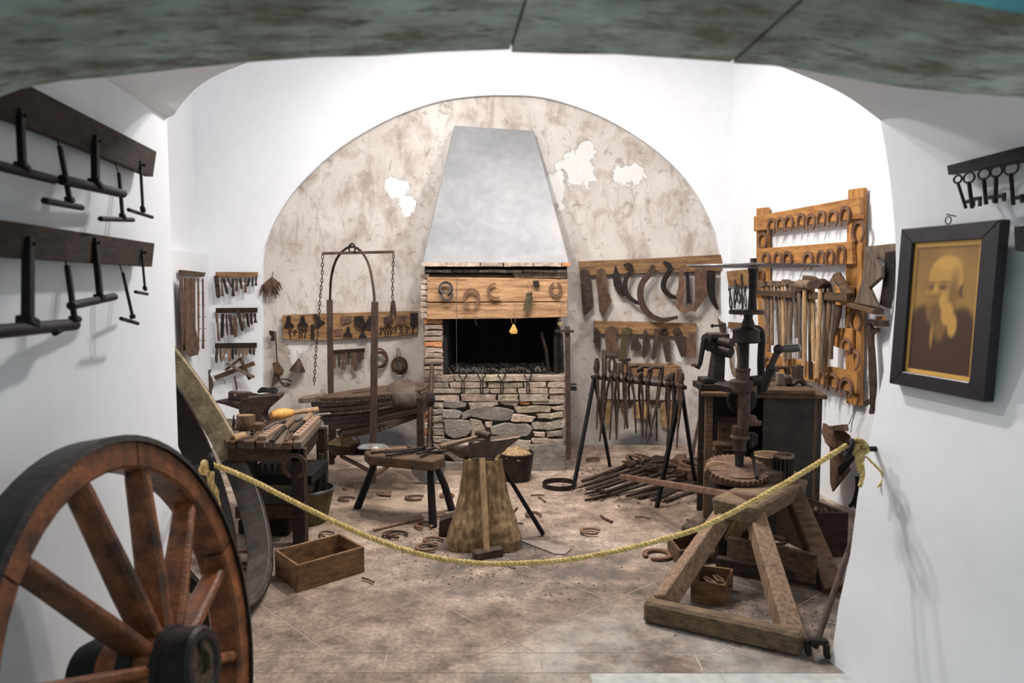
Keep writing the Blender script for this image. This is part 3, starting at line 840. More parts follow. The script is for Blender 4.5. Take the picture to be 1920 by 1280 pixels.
rub = [
 (SP((280, 480), (420, 485), (510, 505), (500, 545), (380, 560), (290, 545)), STONEG),
 (SP((520, 500), (640, 478), (800, 480), (820, 515), (760, 540), (640, 545), (540, 560)), STONE),
 (SP((810, 490), (960, 478), (1030, 500), (1000, 525), (880, 525)), BRICK),
 (SP((1040, 485), (1130, 485), (1140, 515), (1060, 522)), BRICKO),
 (SP((1150, 485), (1320, 475), (1480, 470), (1480, 505), (1340, 515), (1160, 520)), STONE),
 (SP((270, 570), (400, 565), (460, 600), (440, 650), (330, 660), (270, 640)), STONEG),
 (SP((460, 610), (560, 560), (720, 550), (900, 560), (970, 590), (950, 640), (900, 680), (700, 665), (540, 640), (470, 660)), STONEG),
 (SP((980, 540), (1120, 535), (1250, 530), (1350, 540), (1340, 590), (1200, 600), (1010, 600)), STONEY),
 (SP((1360, 540), (1480, 530), (1480, 572), (1370, 578)), BRICK),
 (SP((960, 615), (1080, 620), (1200, 640), (1160, 690), (1040, 690), (960, 680)), BRICK),
 (SP((1210, 610), (1340, 605), (1480, 590), (1470, 640), (1350, 660), (1220, 650)), STONEY),
 (SP((280, 670), (400, 660), (530, 690), (560, 760), (500, 830), (380, 850), (290, 800)), STONEG),
 (SP((540, 660), (650, 680), (690, 760), (640, 850), (560, 850)), STONEY),
 (SP((690, 690), (770, 690), (760, 740), (700, 750)), BRICK),
 (SP((750, 750), (900, 700), (1100, 715), (1160, 760), (1120, 830), (900, 840), (760, 810)), STONEG),
 (SP((1160, 700), (1320, 700), (1470, 650), (1485, 690), (1480, 750), (1330, 770), (1180, 765)), STONE),
 (SP((1180, 790), (1290, 790), (1290, 840), (1190, 840)), BRICK),
 (SP((1300, 785), (1470, 780), (1475, 830), (1310, 840)), STONE),
 (SP((1160, 860), (1300, 855), (1480, 860), (1480, 890), (1300, 900), (1170, 895)), BRICK),
 (SP((260, 870), (480, 870), (640, 880), (660, 1000), (560, 1060), (400, 1080), (270, 1000)), STONE),
 (SP((680, 880), (1000, 870), (1140, 880), (1160, 960), (1000, 1040), (760, 1040)), STONE),
 (SP((270, 1090), (480, 1090), (640, 1080), (660, 1180), (500, 1220), (280, 1210)), STONE),
 (SP((700, 1070), (900, 1060), (1080, 1080), (1100, 1200), (900, 1220), (700, 1210)), STONE),
 (SP((1130, 930), (1280, 910), (1470, 905), (1495, 960), (1495, 1130), (1470, 1195), (1300, 1200), (1150, 1180), (1120, 1080)), STONEG),
 (SP((60, 1100), (180, 1090), (250, 1120), (240, 1210), (90, 1210)), STONE),
]
for poly, m_ in rub: rstone(poly, m_, .035)
# coal bed on the hearth
mb = MB(); RC = random.Random(3)
for i in range(420):
    x = RC.uniform(xC + .03, xRt - .14); y = RC.uniform(6.1, 6.7); s_ = RC.uniform(.008, .024)
    hgt = zTop + .005 + .04 * max(0, 1 - abs(y - 6.35) / .35) * RC.random() + .015 * RC.random()
    M_ = Matrix.Translation((x, y, hgt)) @ Matrix.Rotation(RC.uniform(0, 6), 4, (RC.random(), RC.random(), 1)) @ Matrix.Diagonal((s_, s_ * .8, s_ * .7, 1))
    mb.add([(1, 0, 0), (-.6, .9, 0), (-.7, -.8, .1), (0, 0, 1), (.1, .1, -1)], [(0, 1, 3), (1, 2, 3), (2, 0, 3), (1, 0, 4), (2, 1, 4), (0, 2, 4)], M_)
tag(ob('coal', mb, COAL), 'heap of grey brown coal and cinders on the forge hearth', 'coal', kind='stuff')

# ================================================================== LEFT SIDE
def pbox(mb, x0, y0, x1, y1, Y0, dep):
    """box whose front face spans the photo rectangle at depth Y0"""
    a = W(x0, y0, Y0); b = W(x1, y1, Y0)
    return mb.box(((a.x + b.x) / 2, Y0 + dep / 2, (a.z + b.z) / 2), (abs(b.x - a.x), dep, abs(a.z - b.z)))
def PB(x0, y0, x1, y1, Y0, dep): return pbox(MB(), x0, y0, x1, y1, Y0, dep)
def recenter(mb):
    n = len(mb.v); c = Vector((sum(p[0] for p in mb.v) / n, sum(p[1] for p in mb.v) / n, min(p[2] for p in mb.v)))
    mb.v = [(p[0] - c.x, p[1] - c.y, p[2] - c.z) for p in mb.v]
    return c
def solo(name, mb, m, label, cat, group=None, **k):
    c = recenter(mb)
    return ob(name, mb, m, None, c, None, label, cat, group, **k)
def parts(name, label, cat, plist, group=None, labels=None):
    """thing from world-space parts: plist of (part name, MB, material, kwargs)"""
    allv = [p for q in plist for p in q[1].v]
    c = Vector((sum(p[0] for p in allv) / len(allv), sum(p[1] for p in allv) / len(allv), min(p[2] for p in allv)))
    e = T(name, label, cat, c, group=group)
    for q in plist:
        q[1].v = [(p[0] - c.x, p[1] - c.y, p[2] - c.z) for p in q[1].v]
        ob(q[0], q[1], q[2], e, **(q[3] if len(q) > 3 else {}))
    return e

# ---- boards of T shaped irons on the left jamb
plate(JL, 'wall_board', [(-90, 88), (41, 164), (279, 284), (272, 331), (100, 262), (0, 225), (-90, 190)], WDARK, .025, .03, label='upper dark board of T shaped irons on the left jamb', cat='board')
plate(JL, 'wall_board', [(-90, 404), (0, 415), (275, 456), (270, 500), (0, 483), (-90, 478)], WDARK, .025, .03, label='lower dark board of T shaped irons on the left jamb', cat='board')
TT = [((37, 206), (42, 315), (-20, 306), (101, 337), .011, 'partly cut off T shaped iron on the upper dark board'),
      ((112, 273), (131, 376), (83, 376), (153, 389), .008, 'short T shaped iron hung low, second on the upper board'),
      ((178, 256), (179, 346), (116, 337), (230, 363), .013, 'wide T shaped iron in the middle of the upper board'),
      ((223, 324), (230, 407), (188, 410), (249, 412), .007, 'T shaped iron below the edge of the upper board, next to its end'),
      ((263, 302), (268, 394), (241, 393), (285, 407), .006, 'slim T shaped iron at the far end of the upper board'),
      ((53, 446), (52, 606), (-30, 624), (140, 608), .015, 'largest T shaped iron, long bar, near end of the lower board'),
      ((126, 497), (140, 599), (103, 623), (147, 598), .009, 'T shaped iron with twisted foot, second on the lower board'),
      ((177, 446), (188, 560), (133, 573), (214, 556), .011, 'T shaped iron with tilted bar in the middle of the lower board'),
      ((230, 510), (249, 595), (227, 597), (258, 606), .006, 'small slanting T shaped iron hung low on the lower board'),
      ((265, 466), (272, 542), (254, 547), (276, 551), .005, 'slim short T shaped iron at the far end of the lower board')]
for i, (a, b, c, d, r, lb) in enumerate(TT):
    dd = .075
    A = JL.p(*a, dd - .02); B = JL.p(*b, dd); C = JL.p(*c, dd + .01 * (i % 2)); D = JL.p(*d, dd - .01)
    loc, rot = place(JL, A)
    e = T('branding_iron', lb, 'iron', loc, rot, 'T shaped irons on the left jamb')
    ob('stem', MB().beam((0, 0, 0), B - A, r * 1.7, r * 1.3, (0, 1, 0)), BLACK, e, bevel=.002)
    ob('cross_bar', MB().cyl(C - A, D - A, r * 1.0, n=10), BLACK, e, smooth=True)
    ob('collar', MB().beam((B - A) * .93, (B - A) * 1.03, r * 3, r * 2.2, (0, 1, 0)), BLACK, e, bevel=.002)
    if i in (1, 3, 6, 8): ob('wire', MB().tube([(0, .0, -.005), (0, .01, .03), (0, .045, .085)], .0022, 5), BLACK, e)
    else: ob('nail', MB().cyl((0, .04, -.012), (0, -.016, -.012), .004, n=6), BLACK, e)
# ---- rope hook on the left jamb, hanging rope, right hook
def hook(fr, base, tip, ringc, rr, label, ring_ax):
    A = fr.M @ fr.p(*base, 0); B = W(*tip[:2], tip[2])
    e = T('rope_bracket', label, 'bracket', A)
    ob('arm', MB().tube([(0, 0, 0), (B - A) * .5, B - A], [.011, .010, .010], 10), BLACK, e, smooth=True)
    v = (B - A).normalized()
    ob('wall_plate', MB().beam(-v * .0, v * .012, .05, .075), BLACK, e, bevel=.003)
    n = 20; u = Vector(ring_ax).normalized(); w_ = u.orthogonal().normalized(); w2 = u.cross(w_)
    pts = [(B - A) + (w_ * math.cos(2 * PI * k / n) + w2 * math.sin(2 * PI * k / n)) * rr for k in range(n)]
    ob('eye_ring', MB().tube(pts, .010, 8, closed=True), BLACK, e, smooth=True)
    return B
YR = 2.86
PLx = W(396, 876, YR); PRx = W(1600, 834, YR - .02)
hook(JL, (348, 882), (397, 868, YR), None, .030, 'black iron rope bracket on the left jamb above the wheel', (1, .35, .1))
hook(JR, (1658, 841), (1592, 842, YR - .02), None, .034, 'black iron rope bracket on the right jamb below the portrait', (1, -.3, -.3))
def twist(pts, r, n_str=3, pitch=.045, seg=.006):
    """laid rope: strands wound about a centre line"""
    P = [Vector(p) for p in pts]; L_ = [0]
    for a, b in zip(P, P[1:]): L_.append(L_[-1] + (b - a).length)
    def at(s):
        for i in range(len(P) - 1):
            if s <= L_[i + 1] or i == len(P) - 2:
                t = (s - L_[i]) / max(1e-9, L_[i + 1] - L_[i]); return P[i].lerp(P[i + 1], t), (P[i + 1] - P[i]).normalized()
    m = max(4, int(L_[-1] / seg)); out = []
    for k in range(n_str):
        q = []
        for i in range(m + 1):
            s = L_[-1] * i / m; p, t = at(s)
            u = t.cross(Vector((.3, 1, .2))).normalized(); b = t.cross(u)
            a = 2 * PI * (s / pitch + k / n_str)
            q.append(p + (u * math.cos(a) + b * math.sin(a)) * r * .5)
        out.append(MB().tube(q, r * .58, 6))
    return out
cat_px = [(404, 872), (440, 886), (480, 904), (530, 930), (580, 955), (640, 984), (700, 1010), (760, 1031), (820, 1046), (880, 1054), (930, 1057), (990, 1055), (1060, 1050), (1130, 1038), (1190, 1025), (1250, 1009), (1300, 994), (1350, 972), (1400, 946), (1450, 918), (1500, 889), (1550, 858), (1588, 834)]
cat3 = [W(x, y, YR - .02 * i / 22) for i, (x, y) in enumerate(cat_px)]
cat3 = smoothp([tuple(p) for p in cat3], 3, False)
e = T('barrier_rope', 'yellow twisted rope slung across the forge opening between two brackets', 'rope', cat3[0])
def rel(pts): return [Vector(p) - Vector(cat3[0]) for p in pts]
for mb in twist(rel(cat3), .0105, 3, .05, .009): ob('strand', mb, ROPE, e, smooth=True)
def pxline(pts, Y): return rel([tuple(W(x, y, Y)) for x, y in smoothp(pts, 4, False)])
for pts in ([(390, 884), (394, 905), (404, 925), (408, 940), (412, 957)], [(398, 884), (398, 905), (406, 922), (404, 938), (392, 954)],
            [(1612, 848), (1616, 870), (1618, 890), (1612, 912)], [(1606, 848), (1609, 868), (1612, 885)],):
    Yx = YR - .03
    for mb in twist(pxline(pts, Yx), .0085, 3, .035, .007): ob('tail', mb, ROPE, e, smooth=True)
for mb in twist(pxline([(1624, 856), (1640, 872), (1653, 886), (1655, 900), (1645, 913)], YR - .02), .005, 2, .03): ob('tail', mb, ROPE, e, smooth=True)
def knot(px, py, r):
    c = Vector(W(px, py, YR - .01)) - Vector(cat3[0]); n = 60
    pts = [c + Vector(((1 + .45 * math.cos(3 * t)) * math.cos(2 * t), .8 * math.sin(3 * t), (1 + .45 * math.cos(3 * t)) * math.sin(2 * t))) * r for t in [2 * PI * k / n for k in range(n)]]
    ob('knot', MB().tube(pts, .0095, 8, closed=True), ROPE, e, smooth=True)
knot(388, 876, .016); knot(1611, 838, .020)

# ---- spoked wheel leaning on the jamb
WR = .5701; waz = .0468; wl = .1728; WC = Vector((-.8963, 1.7883, WR * math.cos(wl)))
a_ = Vector((math.sin(waz), math.cos(waz), 0)); n_ = Vector((math.cos(waz), -math.sin(waz), 0))
b_ = Vector((0, 0, 1)) * math.cos(wl) - n_ * math.sin(wl)
ax_ = a_.cross(b_).normalized()
if ax_.x < 0: ax_ = -ax_
WM = Matrix((( a_.x, b_.x, ax_.x, WC.x), (a_.y, b_.y, ax_.y, WC.y), (a_.z, b_.z, ax_.z, WC.z), (0, 0, 0, 1)))
e = T('cart_wheel', 'red brown wooden spoked cart wheel leaning on the left jamb', 'wheel', (0, 0, 0))
e.matrix_world = WM
# local: x,y in the wheel plane, z = axle towards the room
NS = 12
def ringseg(a0, a1, r0, r1, z0, z1, n=8, bev=.008):
    mb = MB(); vs = []
    for i in range(n + 1):
        a = a0 + (a1 - a0) * i / n; c, s_ = math.cos(a), math.sin(a)
        for r_, z_ in ((r0, z0 + bev), (r0, z1 - bev), (r0 + bev, z1), (r1, z1), (r1, z0), (r0 + bev, z0)): vs.append((r_ * c, r_ * s_, z_))
    fs = [(i * 6 + j, (i + 1) * 6 + j, (i + 1) * 6 + (j + 1) % 6, i * 6 + (j + 1) % 6) for i in range(n) for j in range(6)]
    fs += [tuple(range(6)), tuple(range(n * 6 + 5, n * 6 - 1, -1))]
    return mb.add(vs, fs)
ob('tyre', MB().lathe([(WR - .016, -.058), (WR, -.054), (WR, .034), (WR - .016, .038)], 72, cap=False).lathe([(WR - .016, .038), (WR - .016, -.058)], 72, cap=False), TYRE, e, smooth=True)
for k in range(6):
    a0 = 2 * PI * k / 6 + .25; ob('felloe', ringseg(a0 + .006, a0 + PI / 3 - .006, WR - .082, WR - .017, -.062, .028), WHEELW, e)
a00 = .13
for k in range(NS):
    a = a00 + 2 * PI * k / NS
    u = Vector((math.cos(a), math.sin(a), 0))
    p, q = u * .09 + Vector((0, 0, .05)), u * (WR - .08) + Vector((0, 0, -.012))
    t = Vector((-u.y, u.x, 0)); mb = MB(); vs = []
    for w0, d0, c0 in ((.015, .036, 0), (.015, .038, .30), (.014, .034, .72), (.016, .032, .93), (.016, .030, 1)):
        c = p.lerp(q, c0)
        for sx, sz in ((-1, -.7), (-1, .7), (-.6, 1), (.6, 1), (1, .7), (1, -.7), (.6, -1), (-.6, -1)): vs.append(c + t * (sx * w0) + Vector((0, 0, sz * d0)))
    fs = [(i * 8 + j, i * 8 + (j + 1) % 8, (i + 1) * 8 + (j + 1) % 8, (i + 1) * 8 + j) for i in range(4) for j in range(8)] + [tuple(range(7, -1, -1)), tuple(range(32, 40))]
    ob('spoke', mb.add(vs, fs), WHEELW, e, bevel=.003)
hub = ob('hub', MB().lathe([(.075, -.10), (.092, -.02), (.098, .03), (.096, .07), (.088, .10), (.078, .13)], 32), HUBW, e, smooth=True)
ob('band', MB().lathe([(.095, .005), (.108, .005), (.108, .04), (.098, .04)], 32, cap=False), TYRE, hub, smooth=True)
ob('band', MB().lathe([(.094, .078), (.100, .082), (.098, .098), (.088, .10)], 32, cap=False), TYRE, hub, smooth=True)
ob('band', MB().lathe([(.090, .098), (.088, .160), (.080, .168), (.062, .168), (.052, .160)], 32, cap=False), TYRE, hub, smooth=True)
ob('end_face', MB().lathe([(.056, .150), (.056, .162), (.032, .163), (.028, .130)], 28), WOLD, hub)
ob('linchpin_slot', MB().box((.0, .043, .165), (.018, .022, .006)), BLACK, hub)
# the dark axle stub behind the hub
ob('axle_stub', MB().lathe([(.05, -.15), (.085, -.13), (.095, -.10), (.08, -.05)], 24), BLACK, hub, smooth=True)

WOODG = mat('dark_hoop_wood', (.085, .065, .05), (.03, .024, .02), 6, .5, 0, .3, (2, 2, 2))
def hoop(C, R_, az, L_, bands, name, label, cat='hoop', mats=None):
    a = Vector((math.sin(az), math.cos(az), 0)); n = Vector((math.cos(az), -math.sin(az), 0))
    b = Vector((0, 0, 1)) * math.cos(L_) - n * math.sin(L_); ax = a.cross(b).normalized()
    if ax.x < 0: ax = -ax
    M = Matrix(((a.x, b.x, ax.x, C[0]), (a.y, b.y, ax.y, C[1]), (a.z, b.z, ax.z, R_ * math.cos(L_) + C[2]), (0, 0, 0, 1)))
    o = T(name, label, cat); o.matrix_world = M
    for pn, r0, r1, z0, z1, m in bands:
        if pn == 'felloe':
            for k in range(8):
                a0 = PI / 2 + (k - .5) * PI / 4
                ob(pn, ringseg(a0 + .001, a0 + PI / 4 - .001, r0, r1, z0, z1, 12, .004), m if math.sin(a0 + PI / 6) > -.3 else WOODG, o, smooth=True)
            continue
        mb = MB().lathe([(r0, z0), (r1, z0), (r1, z1), (r0, z1), (r0, z0)], 80, cap=False)
        ob(pn, mb, m, o, smooth=True)
    return o
hoop((-1.614, 3.487, .05), .903, -.105, .531, [('felloe', .872, .903, -.13, .0, HOOPW), ('tyre', .903, .912, -.13, .0, TYRE)], 'wheel_rim', 'large pale wooden wheel rim without spokes leaning beside the workbench')
hoop((-1.5255, 3.586, .02), .592, -.195, .330, [('rim', .558, .58, -.14, .0, TYRE), ('tyre', .58, .592, -.15, .0, IRON2)], 'barrel_hoop', 'smaller wide dark iron hoop leaning inside the large rim')

# ---- rusty strips on the left wall
def LW(pts): return Z3(pts)
plate(LEFTW, 'rack_rail', LW([(44, 140), (180, 155), (170, 180), (45, 168)]), WOLD, .03, .02, label='short brown rail over the rusty strips by the left pillar', cat='rail')
g = 'rusty irons hanging on the left wall'
plate(LEFTW, 'saw_blade', LW([(48, 180), (66, 182), (80, 600), (64, 600)]), RUST, .006, .05, label='narrow rusty strip nearest the left pillar under the brown rail', cat='strip', group=g)
e = plate(LEFTW, 'rusty_chain_strip', LW([(76, 186), (102, 190), (100, 300), (106, 400), (104, 480), (110, 590), (82, 592), (80, 400)]), RUST, .012, .06, label='pitted rusty strip with beaded edge on the left wall', cat='strip', group=g, jit=.006)
plate(LEFTW, 'shovel_blank', LW([(110, 186), (134, 188), (138, 470), (150, 530), (160, 590), (150, 625), (110, 632), (84, 610), (80, 560), (96, 520), (112, 480)]), RUST, .008, .07, label='long rusty strip widening into a ragged blade on the left wall', cat='blade', group=g, jit=.004)
for x, lb in ((158, 'thin spiked rusty rod, left of two, on the left wall'), (184, 'thicker spiked rusty rod next to the knife racks')):
    A = LEFTW.p(*LW([(x, 188)])[0], .06); Bq = LEFTW.p(*LW([(x + 2, 590)])[0], .06)
    loc, rot = place(LEFTW, A)
    r_ = T('spiked_rod', lb, 'rod', loc, rot, g)
    ob('bar', MB().tube([(0, 0, 0), (Bq - A) * .25, (Bq - A) * .7, (Bq - A)], [.006, .008, .007, .012 if x > 160 else .006], 8).jit(.003, 30), RUST, r_, smooth=True)
    for k in range(6):
        z_ = (Bq - A).z * (k * .17 + .03)
        ob('spike', MB().cyl((-.05, 0, z_), (.05, 0, z_ - .01), .004, .002, n=6), RUST, r_)
# ---- three racks of files and blades on the back wall
def rack(fr, Zf, rail, tools, railm, label, tl, group, kinds, d=.035):
    plate(fr, 'rack_rail', Zf(rail), railm, .022, d - .005, label=label, cat='rail', bevel=.002)
    for i, (a, b, wd) in enumerate(tools):
        kind, m = kinds[i % len(kinds)]
        (ax, ay), (bx, by) = Zf([a, b])
        A = fr.p(ax, ay, d + .03); B = fr.p(bx, by, d + .03)
        h = wd / 3.047 / FPX * 6.9 / 2
        v = Vector((B.x - A.x, B.z - A.z)); L_ = v.length; n = Vector((-v.y, v.x)) / L_
        f = lambda t, k: (v.x * t + n.x * h * k, v.y * t + n.y * h * k)
        if kind == 'file': poly = [f(0, -.7), f(.08, -1), f(.9, -1), f(1, -.5), f(1, .5), f(.9, 1), f(.08, 1), f(0, .7)]
        elif kind == 'blade': poly = [f(0, -.6), f(.15, -.8), f(.55, -1.1), f(.85, -.8), f(1, .2), f(.85, .8), f(.15, .8), f(0, .6)]
        else: poly = [f(0, -.8), f(.3, -.8), f(.34, -.5), f(.6, -.55), f(1, -1.1), f(1, 1.1), f(.6, .55), f(.34, .5), f(.3, .8), f(0, .8)]
        loc, rot = place(fr, A)
        ob(kind, MB().prism(poly, -.008 if kind != 'chisel' else -.012, .0), m, None, loc, rot, f'{tl[0]} {kind}, {ORD[i]} from the left {tl[1]}', kind, group)
KM = [('file', IRON), ('chisel', RUST), ('file', IRON2), ('blade', IRON), ('chisel', IRON), ('file', RUST)]
rack(BACK, Z3, [(260, 152), (500, 152), (500, 180), (262, 183)], [((260, 172), (275, 300), 24), ((293, 182), (297, 290), 12), ((303, 188), (325, 278), 13), ((325, 182), (354, 245), 13), ((357, 188), (358, 290), 17), ((379, 188), (377, 264), 13), ((397, 186), (406, 250), 13), ((430, 186), (428, 268), 17), ((451, 186), (440, 235), 12), ((470, 182), (468, 240), 12), ((490, 178), (488, 230), 13)],
     WTAN, 'tan rail of the topmost tool rack left of the arch', ('rusty', 'on the topmost tan rail'), 'tools on the topmost left rack', KM)
rack(BACK, Z3, [(262, 357), (497, 355), (497, 383), (262, 386)], [((262, 384), (277, 545), 15), ((298, 390), (294, 530), 17), ((318, 392), (326, 515), 10), ((337, 396), (356, 510), 24), ((365, 402), (372, 525), 22), ((384, 366), (412, 490), 17), ((417, 386), (419, 472), 13), ((435, 388), (447, 466), 14), ((459, 386), (464, 455), 17), ((482, 388), (486, 442), 17)],
     WDARK, 'dark rail of the middle tool rack left of the arch', ('brown', 'on the middle rail'), 'tools on the middle left rack', KM[1:] + KM[:1])
rack(BACK, Z3, [(258, 558), (493, 555), (493, 584), (258, 587)], [((266, 588), (261, 675), 16), ((284, 590), (291, 668), 15), ((314, 588), (298, 655), 17), ((335, 590), (338, 662), 19), ((355, 588), (357, 655), 15), ((373, 586), (373, 632), 12), ((393, 586), (390, 640), 12), ((413, 586), (415, 642), 15), ((438, 585), (431, 630), 14), ((454, 585), (458, 625), 13), ((478, 585), (475, 630), 14)],
     WDARK, 'dark rail of the lowest tool rack left of the arch', ('short', 'on the lowest rail'), 'tools on the lowest left rack', [('blade', IRON), ('blade', RUST), ('chisel', WHAND), ('file', WHAND), ('blade', IRON2)])
# wooden brace frame
e = T('wooden_brace', 'triangular brown wooden brace hanging over the rear anvil', 'brace', *place(BACK, BACK.p(450, 690, .05)))
def slat(par, fr, cpx, path, wd, m, d, t=.018, nm='slat', zf=Z3):
    c = fr.p(*cpx, .05); P = [fr.p(*q, d) - c for q in zf(path)]
    return ob(nm, MB().prism(stripoly([(p.x, p.z) for p in P], wd), -t - (d - .05), -(d - .05)), m, par, bevel=.002)
slat(e, BACK, (450, 690), [(258, 755), (480, 672)], .020, WOLD, .05)
slat(e, BACK, (450, 690), [(400, 642), (440, 735), (455, 765)], .014, WOLD, .075)
slat(e, BACK, (450, 690), [(315, 712), (402, 645)], .012, WOLD, .075)
slat(e, BACK, (450, 690), [(320, 672), (478, 752)], .013, WGREY, .10)
ob('wire_hook', rod([BACK.p(*q, .06) - BACK.p(450, 690, .05) for q in Z3([(245, 740), (262, 770), (300, 765), (308, 785), (316, 795)])], .003, 5, 3), IRON2, e)
bar(BACK, 'iron_rod', Z3([(366, 745), (380, 826)]), .006, RUST, .012, .03, label='short rusty rod hanging behind the rear anvil', cat='rod')
e = plate(BACK, 'leather_scrap', Z3([(165, 720), (185, 705), (205, 712), (232, 708), (228, 735), (238, 760), (246, 800), (236, 822), (236, 860), (206, 858), (210, 825), (196, 800), (180, 808), (170, 770)]), LEATH, .02, .10, label='bunch of torn leather straps hanging between left racks and big rim', cat='leather', jit=.008)
# items on the left strip of the arch
def bunch(fr, px, py, label, n, L_, m, spread=.5, name='bunch_of_iron_rods'):
    c = fr.p(px, py, .05); e = T(name, label, 'bunch', *place(fr, c))
    for i in range(n):
        a = -spread + 2 * spread * i / (n - 1) + RND.uniform(-.08, .08); l = L_ * RND.uniform(.75, 1.05)
        ob('taper', MB().tube([(0, 0, 0), (math.sin(a) * l * .6, -.02 - RND.random() * .04, -math.cos(a) * l * .5), (math.sin(a) * l * .8, -.02, -math.cos(a) * l)], [.006, .013, .004], 6), m, e, smooth=True)
    ob('tie', MB().tube([(0, .04, .05), (0, 0, 0)], .003, 5), BLACK, e)
    return e
bunch(NICHE, 510, 520, 'bunch of rusty tapered spikes hanging high left on the plaster', 12, .20, RUST, .75)
e = T('hanging_axe', 'thin rod with wooden block head hanging on the plaster by the left edge', 'tool', *place(NICHE, NICHE.p(518, 620, .05)))
c_ = NICHE.p(518, 620, .05)
def rp_(fr, c, pts, d): return [fr.p(*q, d) - c for q in pts]
ob('rod', rod(rp_(NICHE, c_, Z3([(598, 490), (602, 560), (608, 665)]), .05), .006, 6), IRON, e)
ob('clamp', MB().prism([(p.x, p.z) for p in rp_(NICHE, c_, Z3([(565, 485), (592, 490), (596, 545), (572, 545), (580, 520), (568, 510)]), .05)], -.02, 0), IRON2, e)
ob('block', MB().prism([(p.x, p.z) for p in rp_(NICHE, c_, Z3([(588, 668), (615, 662), (648, 710), (640, 742), (600, 722)]), .05)], -.05, 0), WOLD, e, bevel=.004)
ob('strap', MB().prism([(p.x, p.z) for p in rp_(NICHE, c_, Z3([(596, 715), (628, 735), (624, 768), (604, 788), (580, 806), (584, 760)]), .05)], -.02, 0), LEATH, e)
e = T('hanging_pliers', 'open dark pliers hanging left of the bellows under the wooden block', 'pliers', *place(NICHE, NICHE.p(530, 713, .05)))
c_ = NICHE.p(530, 713, .05)
for q in ([(578, 806), (620, 770), (660, 764), (690, 776)], [(620, 770), (650, 790), (684, 792)], [(625, 785), (655, 803), (682, 798)]):
    ob('arm', rod(rp_(NICHE, c_, Z3(q), .06), .006, 6, 3), IRON2, e, smooth=True)
e = T('iron_funnel', 'small cone shaped iron hanging by wire left of the chain', 'funnel', *place(NICHE, NICHE.p(561, 682, .04)))
c_ = NICHE.p(561, 682, .04)
ob('cone', MB().lathe([(.070, -.065), (.062, -.04), (.004, .055)], 16, Matrix.Translation((0, -.03, 0)) @ Matrix.Rotation(.15, 4, 'Y')), IRON, e, smooth=True)
ob('wire', rod([(0, -.03, .05), (-.02, 0, .12)], .002, 5), BLACK, e)

# ---- strip board of swages and keys
ZB = Z(520, 570, 6.857)
plate(NICHE, 'wall_board', ZB([(78, 140), (640, 118), (1240, 100), (1812, 88), (1808, 365), (1760, 372), (1500, 408), (1180, 430), (640, 455), (160, 462), (130, 436), (78, 432)]), WTAN, .03, .015, label='long tan board of stamps and small keys behind the bellows frame', cat='board')
g = 'stamps on the long tan board'
def bell(cx, cy, w_, h_, lb, tilt=0, m=IRON2):
    s_ = 1 / 6.857 / FPX * 6.9
    q = [(-.5, -.5), (-.42, -.28), (-.2, -.05), (-.13, .5), (.13, .5), (.2, -.05), (.42, -.28), (.5, -.5)]
    c = NICHE.p(*ZB([(cx, cy)])[0], .048)
    ob('hoof_stamp', MB().prism([(x * w_ * s_, z_ * h_ * s_) for x, z_ in q], -.02, 0), m, None, *place(NICHE, c), lb, 'stamp', g).rotation_euler.y = tilt
bell(150, 225, 130, 150, 'bell shaped stamp at the left end of the long tan board')
bell(330, 220, 140, 140, 'second bell shaped stamp from the left on the tan board')
bell(520, 200, 130, 160, 'dark tilted stamp beside the chain on the tan board', -.5)
bell(912, 350, 120, 120, 'small flared stamp low in the middle of the tan board', .1)
bell(1100, 370, 100, 130, 'narrow stamp left of the right post on the tan board', 0)
bell(1180, 230, 150, 170, 'broad stamp half hidden by the right post on the tan board', .3)
plate(NICHE, 'iron_plate', ZB([(820, 175), (835, 120), (850, 150), (950, 150), (950, 235), (830, 260)]), RUST, .012, .05, label='rusty flag shaped plate at the middle of the tan board', cat='plate', group=g)
plate(NICHE, 'iron_plate', ZB([(745, 320), (830, 318), (830, 400), (745, 402)]), RUST, .012, .05, label='small square plate low on the tan board', cat='plate', group=g)
plate(NICHE, 'iron_plate', ZB([(995, 160), (1100, 150), (1120, 200), (1140, 280), (1060, 310), (1000, 250)]), IRON2, .03, .05, label='dark folded hoof cutter on the tan board', cat='cutter', group=g)
plate(NICHE, 'iron_plate', ZB([(1370, 170), (1460, 140), (1500, 200), (1470, 265), (1385, 265)]), IRON, .02, .05, label='squat rusty block right of the right post on tan board', cat='block', group=g)
plate(NICHE, 'iron_plate', ZB([(1545, 150), (1640, 150), (1640, 240), (1660, 262), (1520, 262), (1545, 230)]), RUST, .015, .05, label='rusty plate with flared foot right of the iron weight', cat='plate', group=g)
plate(NICHE, 'iron_plate', ZB([(1710, 115), (1800, 110), (1815, 265), (1705, 270), (1720, 200)]), IRON2, .025, .05, label='dark block at the right end of the tan board', cat='block', group=g)
for i, (x, y, l) in enumerate([(160, 350, 90), (228, 355, 50), (290, 340, 100), (318, 345, 90), (365, 345, 90), (1335, 320, 80), (1380, 320, 90), (1425, 315, 90), (1465, 320, 80), (1520, 310, 60), (1590, 310, 70), (1670, 305, 80), (1745, 300, 100)]):
    c = NICHE.p(*ZB([(x, y)])[0], .05); L_ = l / 6.857 / FPX * 6.9
    mb = MB().tube([(.013 * math.cos(t), 0, .013 * math.sin(t)) for t in [2 * PI * k / 10 for k in range(10)]], .004, 5, closed=True)
    mb.beam((0, 0, -.012), (RND.uniform(-.01, .01), 0, -L_), .009, .006)
    ob('small_key', mb, IRON2, None, *place(NICHE, c), f'small key, {ORD[i]} from the left in the lower row of the tan board', 'key', 'small keys on the long tan board')
